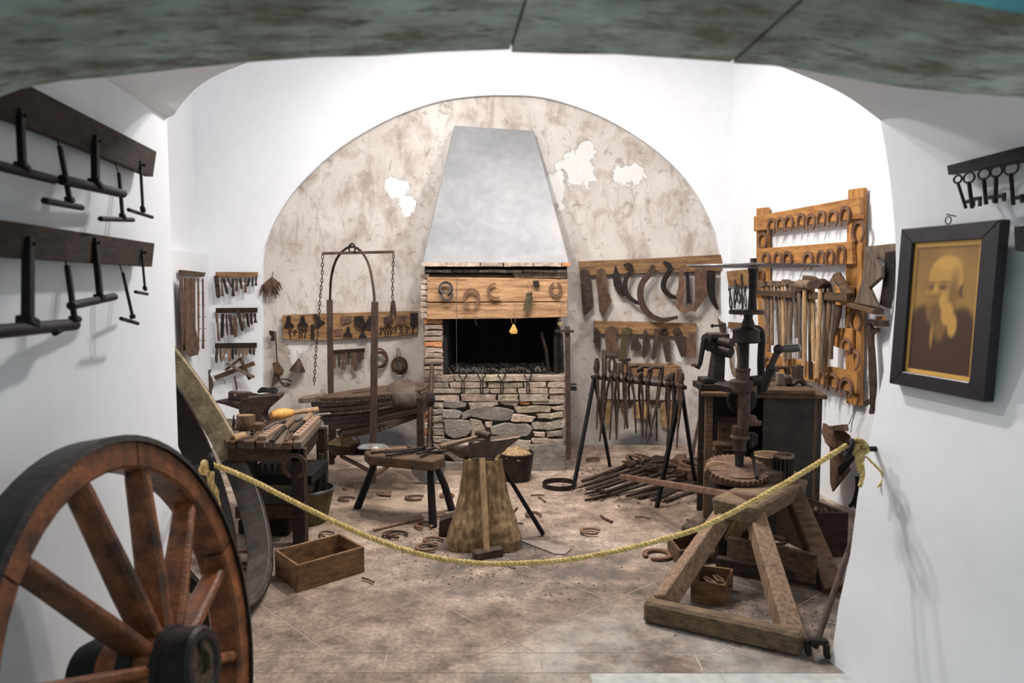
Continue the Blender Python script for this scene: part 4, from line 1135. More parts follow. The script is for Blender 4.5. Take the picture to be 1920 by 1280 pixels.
ob('wall_board', MB().prism([(p.x, p.z) for p in [NICHE.p(*q, .045) - NICHE.p(456 + 0, 340, .045) for q in ZB([(440, 260), (475, 258), (478, 455), (438, 455)])]], -.02, 0), IRON2, None, *place(NICHE, NICHE.p(456, 340, .045)), 'upright dark iron slide near the chain on the tan board', 'iron', g).name = 'iron_slide'
rack(NICHE, ZB, [(715, 590), (1125, 565), (1125, 620), (720, 650)], [((735, 640), (738, 830), 60), ((798, 630), (786, 820), 50), ((845, 640), (840, 840), 75), ((882, 620), (882, 785), 40), ((918, 635), (918, 780), 40), ((968, 620), (950, 780), 55), ((1003, 620), (1003, 860), 75), ((1060, 620), (1048, 755), 80), ((1100, 620), (1108, 712), 65)],
     WDARK, 'short dark rail between the posts of the bellows frame', ('small', 'on the short rail between the frame posts'), 'chisels on the short rail', [('file', RUST), ('blade', IRON), ('chisel', RUST)])
for o in [o for o in COL.objects if o.get('group') == 'chisels on the short rail']: o.scale = (.30, 1, 1)
def coil(fr, px, py, r, lb, n=3, d=.05, m=RUST, flat=.7, name='iron_coil', group=None):
    c = fr.p(px, py, d); e = T(name, lb, 'coil', *place(fr, c), group)
    for k in range(n):
        rr = r * (1 - .16 * k); ph = RND.uniform(-.25, .25); off = Vector((RND.uniform(-.01, .01), -.012 * k, RND.uniform(-.01, .01)))
        a0 = RND.uniform(0, 6); q = [off + Vector((rr * math.cos(a0 + t) * flat * 1.2, .02 * math.sin(t + ph), rr * math.sin(a0 + t))) for t in [2 * PI * .93 * j / 24 for j in range(25)]]
        ob('turn', MB().tube(q, .011, 6), m, e, smooth=True)
    return e
coil(NICHE, 711, 672, .085, 'ring of rusty horseshoe iron on the plaster just right of the post', 3)
coil(NICHE, 748, 684, .075, 'tangled rusty iron coil hanging near the brick pier', 4)
bar(NICHE, 'wire_loop', ZB([(1545, 690), (1540, 600), (1555, 565), (1580, 620), (1580, 690)]), .002, BLACK, .004, .03, label='fine wire loop holding the tangled coil', cat='wire')

# ================================================================== BELLOWS AND FRAME
Yb = 5.55
e = T('bellows', 'large old leather and wood forge bellows studded along the edges', 'bellows', W(680, 780, Yb))
oB = Vector(e.location)
xl0, xr0 = W(570, 740, Yb).x, W(795, 740, Yb).x
Lb = xr0 - xl0
def leaf(L_, wd, n=20, tail=.25):
    o_ = []
    for i in range(n + 1):
        t = i / n; y = wd / 2 * (math.sin(PI * min(1, t * 1.6 + .0) / 2) if t < .62 else 1 - tail * ((t - .62) / .38) ** 1.5)
        y *= 1 if t > .02 else .6
        o_.append((L_ * t, y))
    o_.append((L_ * 1.03, wd / 2 * (1 - tail) * .55))
    return o_ + [(x, -y) for x, y in o_[::-1]]
def layer(z0, t, tilt, L_, wd, m, name, x0=0.0, curl=0.0, sub=None):
    pl_ = leaf(L_, wd); mb = MB(); n = len(pl_)
    vs = [(x, y, -t / 2) for x, y in pl_] + [(x, y, t / 2) for x, y in pl_]
    mb.add(vs, [tuple(range(n - 1, -1, -1)), tuple(range(n, 2 * n))] + [(i, (i + 1) % n, n + (i + 1) % n, n + i) for i in range(n)])
    # hinge at the right end
    M = Matrix.Translation((xr0 - oB.x, 0, z0 - oB.z)) @ Matrix.Rotation(tilt, 4, 'Y') @ Matrix.Translation((-L_ - x0, 0, 0))
    mb.v = [tuple(M @ Vector(p)) for p in mb.v]
    o = ob(name, mb, m, e, bevel=.004)
    return M, pl_, o
zz0 = W(780, 728, Yb).z; zz1 = W(780, 765, Yb).z
def studs(M, pl_, z_, t, par, m=WGREY):
    mb = MB(); pts = pl_[len(pl_) // 2:] # near side
    acc = 0
    for a, b in zip(pts, pts[1:]):
        d = math.hypot(b[0] - a[0], b[1] - a[1]); k = max(1, int(d / .02))
        for j in range(k):
            x = a[0] + (b[0] - a[0]) * j / k; y = a[1] + (b[1] - a[1]) * j / k
            mb.add([(x - .006, y - .008, z_ - .007), (x + .006, y - .008, z_ - .007), (x + .006, y - .008, z_ + .007), (x - .006, y - .008, z_ + .007), (x, y - .014, z_)], [(0, 1, 4), (1, 2, 4), (2, 3, 4), (3, 0, 4)], M)
    tag(ob('nail_row', mb, m, par), kind='stuff')
M1, P1, o1 = layer(zz0 + .012, .022, -.105, Lb * .98, .50, WOLD, 'top_board'); studs(M1, P1, -.018, 0, o1)
ob('hatch', MB().box((.42, .0, .014), (.16, .09, .006), M1), LEATH, o1)
layer(zz0 - .016, .036, -.125, Lb * .95, .47, LEATH, 'leather_fold'); layer(zz0 - .045, .028, -.14, Lb * .93, .49, LEATH, 'leather_fold')
M2, P2, o2 = layer(zz0 - .060, .024, -.165, Lb * .92, .48, WOLD, 'middle_board'); studs(M2, P2, .0, 0, o2)
layer(zz0 - .085, .030, -.18, Lb * .90, .45, LEATH, 'leather_fold'); layer(zz1 + .040, .034, -.20, Lb * .86, .44, LEATH, 'leather_fold')
layer(zz1 + .012, .040, -.22, Lb * .80, .44, LEATH, 'leather_fold'); layer(zz1 - .010, .035, -.27, Lb * .76, .46, LEATH, 'leather_fold')
M3, P3, o3 = layer(zz1 - .022, .024, -.31, Lb * .72, .46, WOLD, 'bottom_board'); studs(M3, P3, .0, 0, o3)
ob('head', MB().ball((xr0 - .12 - oB.x, -.02, W(765, 742, Yb).z - oB.z), .175, 18, (.95, 1.35, .72)).jit(.022, 12), LEATH, e, smooth=True)
ob('nozzle', MB().cyl((xr0 - .02 - oB.x, 0, W(780, 748, Yb).z - oB.z), (xr0 + .05 - oB.x, .05, W(780, 752, Yb).z - oB.z), .06, .05), BLACK, e)
ob('handle_tip', MB().beam(M1 @ Vector((-.05, 0, 0)), M1 @ Vector((.12, 0, 0)), .12, .035, taper=1.4), WGREY, e, bevel=.006)
ob('drop_hook', rod([W(x, y, Yb - .1) - oB for x, y in ((643, 802), (637, 812), (640, 822), (643, 832))], .004, 6, 3), BLACK, e)
# frame
def wp(x, y, Y): return tuple(W(x, y, Y))
Yp = 5.20; Yq = 5.95
fr_parts = [
 ('post', MB().beam(W(703, 565, Yp), W(699, 905, Yp), .042, .042, taper=1.02), mat('frame_wood', (.085, .05, .032), (.035, .022, .015), 7, .6, 0, .3, (6, 6, 1.5)), dict(bevel=.003)),
 ('post', MB().beam(W(618, 562, Yq), W(622, 870, Yq), .040, .040), mat('frame_wood', (0, 0, 0)), dict(bevel=.003)),
 ('arch_rod', rod([W(x, y, Yq + (Yp - Yq) * t) for x, y, t in ((618, 600, 0), (619, 555, .02), (621, 520, .1), (629, 490, .22), (642, 471, .36), (659, 462, .5), (676, 470, .64), (690, 492, .78), (698, 525, .9), (702, 560, .97), (703, 600, 1))], .0095, 8, 3), IRON, dict(smooth=True)),
 ('rocker_bar', MB().beam(W(604, 475, 5.55), W(739, 472, 5.60), .022, .020), IRON, dict(bevel=.002)),
 ('pivot', MB().tube([W(660, 463, 5.57) + Vector((.022 * math.cos(t), .0, .035 * math.sin(t) - .01)) for t in [2 * PI * k / 12 for k in range(12)]], .006, 6, closed=True), IRON2, dict(smooth=True)),
 ('leg', MB().beam(W(787, 745, 5.35), W(789, 872, 5.35), .045, .045), WDARK, dict(bevel=.003)),
 ('leg', MB().beam(W(623, 795, 5.95), W(624, 858, 5.95), .05, .045), WDARK, dict(bevel=.003)),
 ('rail', MB().beam(W(787, 768, 5.35), W(697, 790, 5.2), .035, .03), WDARK, {}),
 ('rail', MB().beam(W(790, 768, 5.40), W(625, 768, 5.95), .035, .03), WDARK, {}),
 ('rail', MB().beam(W(624, 847, 5.9), W(788, 848, 5.40), .035, .04), WDARK, {}),
 ('brace', MB().beam(W(640, 855, 5.9), W(700, 886, 5.2), .025, .02), WOLD, {}),
 ('brace', MB().beam(W(745, 862, 5.55), W(700, 892, 5.2), .025, .02), WOLD, {}),
]
parts('bellows_stand', 'wood and iron frame with arched rod standing over the bellows', 'frame', fr_parts)
# chains
def link_mesh():
    n = 10; q = [(.007 * math.cos(t) * (1), 0, .017 * math.sin(t)) for t in [2 * PI * k / n for k in range(n)]]
    return mesh(MB().tube(q, .0032, 5, closed=True), IRON2, True, 'link')
LINK = link_mesh()
def chain(pts, label, Y):
    P = [W(x, y, Y) for x, y in pts]; o = T('chain', label, 'chain', P[0])
    tot = sum((b - a).length for a, b in zip(P, P[1:])); n = int(tot / .027); k = 0
    for i in range(n):
        s_ = tot * (i + .5) / n; acc = 0
        for a, b in zip(P, P[1:]):
            l = (b - a).length
            if acc + l >= s_: p = a.lerp(b, (s_ - acc) / l); v = b - a; break
            acc += l
        c = bpy.data.objects.new('link', LINK); COL.objects.link(c); c.parent = o
        c.location = p - P[0]; q = v.to_track_quat('-Z', 'Y').to_euler(); c.rotation_euler = (q.x, q.y, PI / 2 * (i % 2) + .3)
chain([(605, 478), (604, 520), (600, 560), (597, 610), (593, 650), (590, 700), (589, 722)], 'long iron chain from the rocker bar down to the bellows', 5.52)
chain([(738, 476), (737, 500), (736, 530), (736, 560)], 'short iron chain hanging from the right end of the rocker bar', 5.6)
c = W(737, 585, 5.6)
ob('chain_weight', MB().prism(smoothp([(-.02, -.08), (-.022, 0), (-.012, .07), (0, .09), (.014, .07), (.022, 0), (.018, -.08), (.006, -.02), (-.004, -.02)], 2), -.012, .012), IRON, None, c, None, 'leaf shaped iron weight at the end of the short chain', 'weight')
# basket on the rail
cb = W(643, 838, 5.7)
parts('straw_basket', 'small dark basket of yellow straw under the bellows', 'basket', [
    ('bowl', MB().lathe([(.03, -.05), (.08, -.045), (.115, -.01), (.13, .03), (.122, .03), (.10, -.005)], 22, Matrix.Translation(cb)), LEATH, dict(smooth=True)),
    ('straw', MB().lathe([(.001, .085), (.06, .07), (.115, .03)][::-1], 16, Matrix.Translation(cb)).jit(.02, 40), ASH, {}),
    ('handle', MB().tube([cb + Vector((.128 * math.cos(t), -.03, .03 + .1 * math.sin(t))) for t in [PI * k / 10 for k in range(11)]], .004, 6), IRON2, {})])

# ================================================================== LEFT WORKBENCH
zT = .60
def bt(px, py, z=zT): return G(px, py, z)
A = bt(566, 831); Bk = bt(606, 787)
ldir = (Bk - A); ldir.z = 0
FL = Vector((A.x - .42, A.y + .02, zT)); BL = Vector((Bk.x - .78, Bk.y + .02, zT))
bp = []
npl = 8
for i in range(npl):
    t0, t1 = i / npl, (i + 1) / npl - .012
    p0, p1 = FL.lerp(A, t0), FL.lerp(A, t1); q0, q1 = BL.lerp(Bk, t0), BL.lerp(Bk, t1)
    up = Vector((0, 0, .0 + RND.uniform(0, .006))); th = Vector((0, 0, -.035)); fo = Vector((0, RND.uniform(-.012, .012), 0))
    p0 = p0 + fo; p1 = p1 + fo
    mb = MB().add([p0 + th, p1 + th, q1 + th, q0 + th, p0 + up, p1 + up, q1 + up, q0 + up], [(3, 2, 1, 0), (4, 5, 6, 7), (0, 1, 5, 4), (1, 2, 6, 5), (2, 3, 7, 6), (3, 0, 4, 7)])
    bp.append(('top_board', mb, WGREY if i % 3 else WOLD, dict(bevel=.003)))
def vleg(px0, px1, pyt, Yl, base=None, dep=.07):
    a = W(px0, pyt, Yl); b = W(px1, pyt, Yl)
    return MB().box(((a.x + b.x) / 2, Yl + dep / 2, (zT - .035) / 2), (b.x - a.x, dep, zT - .035))
YF = A.y + .04
bp += [('leg', vleg(545, 569, 845, YF), WDARK, dict(bevel=.003)), ('leg', vleg(592, 609, 800, Bk.y - .12), WDARK, dict(bevel=.003)),
       ('leg', vleg(455, 475, 845, YF + .02), WDARK, dict(bevel=.003)), ('leg', vleg(452, 470, 800, Bk.y - .12), WDARK, dict(bevel=.003)),
       ('apron', MB().box(((FL.x + A.x) / 2, YF + .015, zT - .075), (.44, .03, .075)), WOLD, dict(bevel=.003)),
       ('apron', MB().beam((A.x - .02, YF, zT - .075), (Bk.x - .02, Bk.y - .1, zT - .075), .03, .07), WDARK, {}),
       ('shelf', PB(452, 891, 585, 910, YF + .09, .40), BLACK, dict(bevel=.003)),
       ('lower_shelf', PB(448, 944, 560, 951, YF + .10, .40), WOLD, {}),
       ('lower_rail', PB(440, 951, 548, 972, YF + .10, .03), WOLD, dict(bevel=.003))]
parts('workbench', 'rough dark workbench with plank top holding the rear anvil', 'workbench', bp)
solo('storage_crate', PB(446, 975, 542, 1002, YF + .16, .40), WDARK, 'dark low crate on the floor under the left workbench', 'crate', bevel=.006)
zsh = W(500, 891, YF + .2).z
pk = [('plank', MB().box((0, 0, .006), (.24, .07, .014)), WOLD, {})]
for k in range(5): pk.append(('peg', MB().cyl((-.08 + k * .038, .01 * (k % 2), .012), (-.08 + k * .038, .01 * (k % 2), .060), .005, n=6).cyl((-.08 + k * .038, .01 * (k % 2), .058), (-.08 + k * .038, .01 * (k % 2), .064), .009, n=6), WDARK, {}))
o = parts('peg_strip', 'little strip with five upright pegs on the workbench shelf', 'peg strip', pk); o.location = Vector((W(498, 886, YF + .2).x, YF + .2, zsh))
c = W(553, 874, YF - .012)
o = bpy.data.objects.new('horseshoe', SHOES[1]); COL.objects.link(o); o.matrix_world = Matrix.Translation(c) @ Matrix.Diagonal((.145, .145, .145, 1))
o.material_slots[0].link = 'OBJECT'; o.material_slots[0].material = RUST
tag(o, 'large reddish horseshoe hanging on the front leg of the workbench', 'horseshoe')
# bucket with a pole
ZC = Z(420, 820, 5.567)
cb = G(575, 992); cb.y += .16; cb = Vector((W(573, 905, cb.y).x, cb.y, 0))
hb_ = W(573, 915, cb.y).z
parts('metal_bucket', 'mossy green metal bucket beside the workbench leg', 'bucket', [
    ('body', MB().lathe([(.001, .006), (.125, .0), (.13, .01), (.172, hb_ - .01), (.178, hb_), (.168, hb_), (.122, .02), (.001, .02)], 32, Matrix.Translation(cb), cap=False), GREENTIN, dict(smooth=True)),
    ('rim', MB().tube([cb + Vector((.174 * math.cos(t), .174 * math.sin(t), hb_)) for t in [2 * PI * k / 32 for k in range(32)]], .006, 6, closed=True), STEELG, dict(smooth=True)),
    ('handle', MB().tube([cb + Vector((.19 * math.cos(t), -.19 * math.sin(t) , hb_ + .012 - .0 * math.sin(t))) for t in [-.5 + (PI / 2 + .8) * k / 12 for k in range(13)]], .0045, 6), STEELG, dict(smooth=True)),
    ('handle_ear', MB().ball(cb + Vector((-.0, -.174, hb_ - .012)), .014, 6), GREENTIN, {})])
a = W(603, 851, cb.y + .05); b = Vector((cb.x + .055, cb.y + .02, .05))
solo('wooden_pole', MB().tube([b, a], [.016, .018], 10), WDARK, 'dark wooden pole standing in the green bucket', 'pole', smooth=True)

# ---- rear anvil and the things on the bench
def anvil_parts(prof, Y, thick, horn, tip, hr, m):
    P = [W(x, y, Y) for x, y in prof]
    mb = MB().prism([(p.x, p.z) for p in P], Y - thick / 2, Y + thick / 2)
    h0 = W(*horn, Y); h1 = W(*tip, Y)
    q = [h0.lerp(h1, t) for t in (0, .3, .6, .85, 1)]
    q = [p + Vector((0, 0, hr * .25 * math.sin(PI * t))) for p, t in zip(q, (0, .3, .6, .85, 1))]
    return [('body', mb, m, dict(bevel=.006)), ('horn', MB().tube(q, [hr, hr * .85, hr * .6, hr * .3, .004], 14), m, dict(smooth=True))]
Ya = 4.95
parts('anvil', 'dark rusty double anvil standing on the left workbench', 'anvil', anvil_parts(X8([(530, 345), (640, 300), (1050, 262), (1052, 312), (960, 390), (870, 470), (835, 530), (860, 590), (930, 640), (960, 716), (470, 716), (490, 640), (540, 600), (545, 540), (520, 490)]), Ya, .12, X8([(535, 420)])[0], X8([(160, 375)])[0], .036, IRON))
zat = W(480, 742, Ya).z
parts('sledge_hammer', 'heavy square hammer lying on the rear anvil', 'hammer', [
    ('head', MB().beam(W(430, 740.5, Ya), W(470, 742.5, Ya), .054, .054), IRON, dict(bevel=.006)),
    ('handle', MB().beam(W(468, 738, Ya + .02), W(497, 743, Ya + .1), .018, .018), WDARK, {}),
    ('wedge', MB().cyl(W(441, 740, Ya - .027), W(441, 740, Ya - .036), .010, n=10), WHAND, {})])
c = W(502, 733, Ya + .03)
coil_ = MB()
for k in range(3): coil_.tube([c + Vector(((.062 - .006 * k) * math.cos(t), (.05 - .004 * k) * math.sin(t), .007 * k + .004 * math.sin(3 * t))) for t in [2 * PI * j / 24 for j in range(24)]], .0055, 6, closed=True)
solo('black_ring_coil', coil_, BLACK, 'black wire ring coil on the heel of the rear anvil', 'coil', smooth=True)
zb_ = zT + .004
def onb(px, py, h=0): p = G(px, py, zb_ + h); return p
# orange gourd shaped mallet
p0, p1 = onb(*X8([(930, 555)])[0], .035), onb(*X8([(1530, 480)])[0], .035)
v = (p1 - p0)
parts('wooden_mallet', 'bright orange rounded wooden mallet with pale handle on the bench', 'mallet', [
    ('head', MB().tube([p0 + v * t for t in (-.03, .02, .12, .25, .36, .44)], [.022, .030, .038, .037, .028, .020], 16), mat('bright_wood', (.80, .42, .12), (.62, .28, .07), 10, .45, 0, .1, (5, 5, 5), .05), dict(smooth=True)),
    ('handle', MB().tube([p0 + v * t for t in (.44, .6, .85, 1)], [.018, .015, .018, .021], 12), WLIGHT, dict(smooth=True))])
def lay_bar(name, a, b, wd, h, m, label, cat, group=None, lift=0.0, zf=X8, taper=1.0):
    pa, pb_ = onb(*zf([a])[0], lift), onb(*zf([b])[0], lift)
    return solo(name, MB().beam(pa + Vector((0, 0, h / 2)), pb_ + Vector((0, 0, h / 2)), wd, h, taper=taper), m, label, cat, group, bevel=.002)
PINKW = mat('pinkish_wood', (.42, .27, .19), (.24, .14, .095), 14, .8, 0, .4, (6, 6, 6), .12)
def rule(a, b, n, label):
    pa, pb_ = onb(*X8([a])[0]), onb(*X8([b])[0]); u = (pb_ - pa); L_ = u.length; u = u / L_; sd = Vector((u.y, -u.x, 0))
    e = T('swage_block', label, 'block', pa, (0, 0, math.atan2(u.y, u.x)))
    ob('bar', MB().box((L_ / 2, 0, .013), (L_, .046, .026)), PINKW, e, bevel=.004)
    for k in range(n): ob('slot', MB().box((L_ * (k + .8) / (n + .6), 0, .0265), (.010, .022, .0022)), IRON2, e)
rule((1240, 880), (1520, 610), 7, 'right pinkish bar with a row of slots on the bench corner')
rule((790, 890), (1030, 725), 5, 'shorter pinkish slotted bar left of the turned rasp handle')
def rasp(a, m_, b, label, lift=.012):
    pa, pm, pb_ = [onb(*q, lift) for q in X8([a, m_, b])]
    parts('rasp', label, 'rasp', [('blade', MB().beam(pa, pm, .028, .010, taper=.8), IRON2, {}),
        ('handle', MB().tube([pm.lerp(pb_, t) for t in (0, .1, .3, .5, .8, 1)], [.014, .019, .016, .020, .021, .014], 12), WHAND, dict(smooth=True))])
rasp((920, 900), (1090, 720), (1210, 610), 'rasp with turned handle lying between the two slotted bars')
rasp((1190, 780), (1350, 640), (1440, 545), 'rasp with turned handle left of the right slotted bar')
for a, b, w_, m, lb in (((1110, 905), (1230, 760), .012, RUST, 'thin rusty bolt by the right slotted bar'), ((600, 930), (830, 790), .05, WOLD, 'flat brown slat at the front of the workbench'), ((520, 915), (640, 860), .05, IRON, 'dark flat iron at the front left of the workbench'),
                        ((720, 760), (980, 620), .012, IRON, 'long thin iron across the middle of the workbench'), ((830, 750), (1080, 630), .018, STEELG, 'grey steel bar in front of the orange mallet'), ((700, 720), (900, 640), .010, IRON2, 'thin dark rod beside the rear anvil foot'),
                        ((1230, 640), (1330, 600), .03, STEELG, 'small steel plate beyond the rasps'), ((940, 700), (1110, 650), .022, IRON2, 'short dark bar near the turned rasp'), ((1480, 560), (1700, 540), .04, STEELG, 'flat grey blade at the far bench corner'), ((640, 820), (700, 780), .01, IRON2, 'tiny dark punch beside the round can')):
    lay_bar('iron_bar' if m is not WOLD else 'loose_slat', a, b, w_, .010, m, lb, 'bar', 'bars and slats on the workbench', .002)
c = onb(*X8([(580, 745)])[0]); c = Vector((c.x, c.y, zb_))
rc = .055
parts('tin_can', 'round rusty tin can with pale lid in front of the rear anvil', 'can', [
    ('body', MB().lathe([(rc * .9, 0), (rc, .01), (rc, .085), (rc * .96, .09), (rc * .94, .082)], 24, Matrix.Translation(c), cap=False).lathe([(rc * .9, 0), (.001, .0)], 24, Matrix.Translation(c), cap=False), TIN, dict(smooth=True)),
    ('lid', MB().lathe([(rc * .94, .080), (rc * .95, .086), (.001, .086)], 24, Matrix.Translation(c)), LEATHT, {})])
c = onb(*X8([(480, 850)])[0], .022)
parts('wood_roller', 'small turned pale wooden roller at the bench edge', 'roller', [('roll', MB().cyl(c + Vector((-.02, -.04, 0)), c + Vector((.01, .05, 0)), .022, n=16), WLIGHT, dict(smooth=True)), ('core', MB().cyl(c + Vector((-.021, -.043, 0)), c + Vector((-.02, -.04, 0)), .007, n=10), IRON2, {})])
c = onb(*X8([(410, 740)])[0])
parts('candle_holder', 'little upright spike on round foot at bench edge', 'spike', [('foot', MB().lathe([(.028, 0), (.028, .006), (.008, .014)], 14, Matrix.Translation(c)), TIN, dict(smooth=True)), ('spike', MB().cyl(c + Vector((0, 0, .01)), c + Vector((.004, 0, .085)), .010, .004, n=8), IRON, {})])
solo('match_box', MB().box((c.x + .14, c.y - .02, zb_ + .02), (.10, .07, .04)), TIN, 'small square rusty box on the bench next to the roller', 'box', bevel=.003)

# ================================================================== STOOL AND ITS TOOLS
Ys = 5.05
zs = W(760, 845, 4.85).z
stp = []
seat = [G(x, y, zs) for x, y in ((683, 846), (700, 838), (832, 845), (834, 856), (812, 864), (690, 853))]
mb = MB(); n = 6
q = [(p.x, p.y) for p in seat]
mb.add([(x, y, zs - .065) for x, y in q] + [(x, y, zs) for x, y in q], [tuple(range(n)), tuple(range(2 * n - 1, n - 1, -1))] + [(i, n + i, n + (i + 1) % n, (i + 1) % n) for i in range(n)])
stp.append(('seat', mb, WOLD, dict(bevel=.008)))
sc = sum(seat, Vector()) / 6
for a, b in (((706, 858), (670, 953)), ((806, 862), (812, 988)), ((812, 862), (847, 956))):
    fb = G(*b); ft = W(*a, fb.y + (.0 if b[0] != 847 else .0)); ft = Vector((ft.x, sc.y + (fb.y - sc.y) * .35, zs - .05)); ft.x = W(a[0], a[1], ft.y).x
    m_ = ft.lerp(fb, .5) + Vector((.012 if b[0] == 847 else 0, 0, 0))
    stp.append(('leg', MB().tube([ft, m_, fb + Vector((0, 0, .004))], [.020, .024, .026], 8), BLACK, dict(smooth=True)))
parts('three_legged_stool', 'low wooden stool with three dark splayed legs near the forge', 'stool', stp)
def ons(px, py, h=0): return G(px, py, zs + .003 + h)
parts('ball_hammer', 'small pale handled hammer lying on the low stool', 'hammer', [
    ('handle', MB().tube([ons(*q, .014) for q in Y8([(222, 262), (360, 250), (500, 240)])], [.015, .012, .010], 8), WHAND, dict(smooth=True)),
    ('head', MB().tube([ons(*q, .02) for q in Y8([(502, 222), (515, 238), (532, 250)])], [.012, .017, .011], 10), IRON, dict(smooth=True))])
parts('pot_lid', 'grey oval metal lid at the left end of the stool', 'lid', [('disc', MB().lathe([(.075, 0), (.08, .006), (.06, .022), (.001, .026)], 20, Matrix.Translation(ons(*Y8([(240, 240)])[0])) @ Matrix.Diagonal((1.3, .8, 1, 1))), PAINTG, dict(smooth=True))])
def tongs_flat(a, j, b, label, r=.009):
    A_, J_, B_ = [ons(*q, .012) for q in Y8([a, j, b])]
    d = (J_ - A_).normalized(); sd = Vector((d.y, -d.x, 0)) * .014
    parts('tongs', label, 'tongs', [('rein', MB().tube([A_ + sd, J_], [r * .7, r], 6), IRON2, {}), ('rein', MB().tube([A_ - sd * .6 + Vector((0, 0, .012)), J_ + Vector((0, 0, .012))], [r * .7, r], 6), IRON2, {}),
        ('jaws', MB().tube([J_, J_.lerp(B_, .5) + sd * .8, B_], [r, r * 1.4, r * .8], 6), IRON2, {}), ('rivet', MB().cyl(J_ - Vector((0, 0, .008)), J_ + Vector((0, 0, .022)), .012, n=8), IRON2, {})], 'tongs lying on the stool')
tongs_flat((325, 292), (620, 250), (710, 236), 'long dark tongs lying across the stool')
tongs_flat((580, 300), (660, 270), (800, 258), 'second dark tongs overhanging the right end of the stool')

# ---- shovel leaning on the pier
Yv = 5.78
parts('long_shovel', 'T handled shovel with rounded grey blade leaning on the brick pier', 'shovel', [
    ('shaft', MB().cyl(W(810, 684, 5.95), W(803, 846, 5.62), .017, n=10), IRON, dict(smooth=True)),
    ('grip', MB().cyl(W(795, 683, 5.95), W(827, 682, 5.95), .016, n=10), IRON, dict(smooth=True)),
    ('blade', MB().prism([(p.x, p.z) for p in [W(x, y, 5.55) for x, y in smoothp([(771, 866), (830, 866), (833, 885), (822, 903), (802, 909), (782, 903), (770, 886)], 3)]], 5.60, 5.612), PAINTG, dict(smooth=False))])

# ================================================================== THINGS HUNG ON THE HEARTH BEAM
g = 'horseshoes on the hearth beam'
S5 = lambda x, y: Z5([(x, y)])[0]
FB = Fr(0, 5.995, 0)
shoe(FB, *S5(285, 370), .12, .02, 'dark thick horseshoe behind the grey ones at the left of the beam', 1, .1, g, m=IRON)
shoe(FB, *S5(282, 360), .085, .035, 'upper small grey ribbed horseshoe at the left of the beam', 1, PI + .1, g, 1.2, m=STEELG)
shoe(FB, *S5(298, 425), .085, .03, 'lower small grey ribbed horseshoe at the left of the beam', 1, PI - .05, g, 1.2, m=STEELG)
shoe(FB, *S5(535, 450), .135, .015, 'broad closed horseshoe with a pointed foot hung on the beam', 3, 0, g, .95)
shoe(FB, *S5(765, 385), .13, .012, 'open sickle shaped horseshoe in the middle of the beam', 4, -1.2, g, 1.05)
shoe(FB, *S5(1340, 370), .105, .010, 'thin round horseshoe at the right end of the beam', 3, PI, g, .95)
e = T('leather_tag', 'dark leather strip hanging by string right of the beam centre', 'strip', *place(FB, FB.p(*S5(1075, 480), .02)))
c_ = FB.p(*S5(1075, 480), .02)
ob('strip', MB().prism([(p.x, p.z) for p in [FB.p(*q, .02) - c_ for q in Z5([(1060, 405), (1115, 400), (1118, 470), (1100, 560), (1085, 580), (1040, 578), (1028, 560), (1045, 480)])]], -.008, 0), GREENTIN, e)
for q in ([(1085, 402), (1065, 340), (1085, 290)], [(1105, 402), (1118, 340), (1085, 290)]): ob('string', rod([FB.p(*k, .012) - c_ for k in Z5(q)], .0012, 4), BLACK, e)
plate(FB, 'metal_square', Z5([(1120, 288), (1178, 285), (1185, 348), (1130, 345)]), IRON2, .010, .01, label='small dark metal square on the beam beside the leather strip', cat='plate')
e = T('hanging_wire', 'long fine wire hanging from the beam into the hearth', 'wire', *place(FB, FB.p(*S5(392, 245), .01)))
c_ = FB.p(*S5(392, 245), .01)
ob('wire', rod([FB.p(*k, .012) - c_ for k in Z5([(392, 245), (390, 500), (388, 700), (390, 1000), (395, 1100), (405, 1150), (388, 1140), (395, 1090)])], .0018, 5), STEELG, e)
bar(FB, 'short_wire', Z5([(578, 540), (570, 650), (572, 690), (585, 715)]), .0014, STEELG, .002, .01, label='short curled wire under the closed horseshoe', cat='wire')
e = T('brass_triangle', 'yellow triangular tag hanging on string below the beam', 'tag', *place(FB, FB.p(*S5(935, 750), .01)))
c_ = FB.p(*S5(935, 750), .01)
ob('tag', MB().prism([(p.x, p.z) for p in [FB.p(*q, .01) - c_ for q in Z5([(930, 706), (945, 706), (977, 770), (965, 798), (915, 798), (893, 775)])]], -.008, 0), mat('ochre', (.62, .36, .10), (.42, .22, .06), 12, .6), e, bevel=.002)
for q in ([(930, 710), (915, 660), (950, 590), (950, 500)], [(945, 710), (955, 650), (930, 600)]): ob('string', rod([FB.p(*k, .01) - c_ for k in Z5(q)], .0014, 4, 2), WHAND, e)
e = T('heart_padlock', 'small heart shaped brass padlock hanging at the right of the hearth', 'padlock', *place(FB, FB.p(*S5(1385, 710), .01)))
c_ = FB.p(*S5(1385, 710), .01); hp = [(1385, 738), (1358, 705), (1358, 690), (1372, 684), (1385, 692), (1398, 684), (1412, 690), (1412, 705)]
BRASS = mat('brass', (.40, .32, .20), (.22, .17, .10), 16, .4, .6)
ob('body', MB().prism([(p.x, p.z) for p in [FB.p(*q, .01) - c_ for q in Z5(hp)]], -.012, 0), BRASS, e, bevel=.002)
ob('shackle', MB().tube([FB.p(*k, .016) - c_ for k in Z5([(1375, 690), (1374, 660), (1385, 650), (1396, 660), (1395, 690)])], .0025, 6), BRASS, e)
ob('string', rod([FB.p(*k, .01) - c_ for k in Z5([(1385, 650), (1380, 560), (1400, 505), (1440, 495)])], .0012, 4), BLACK, e)
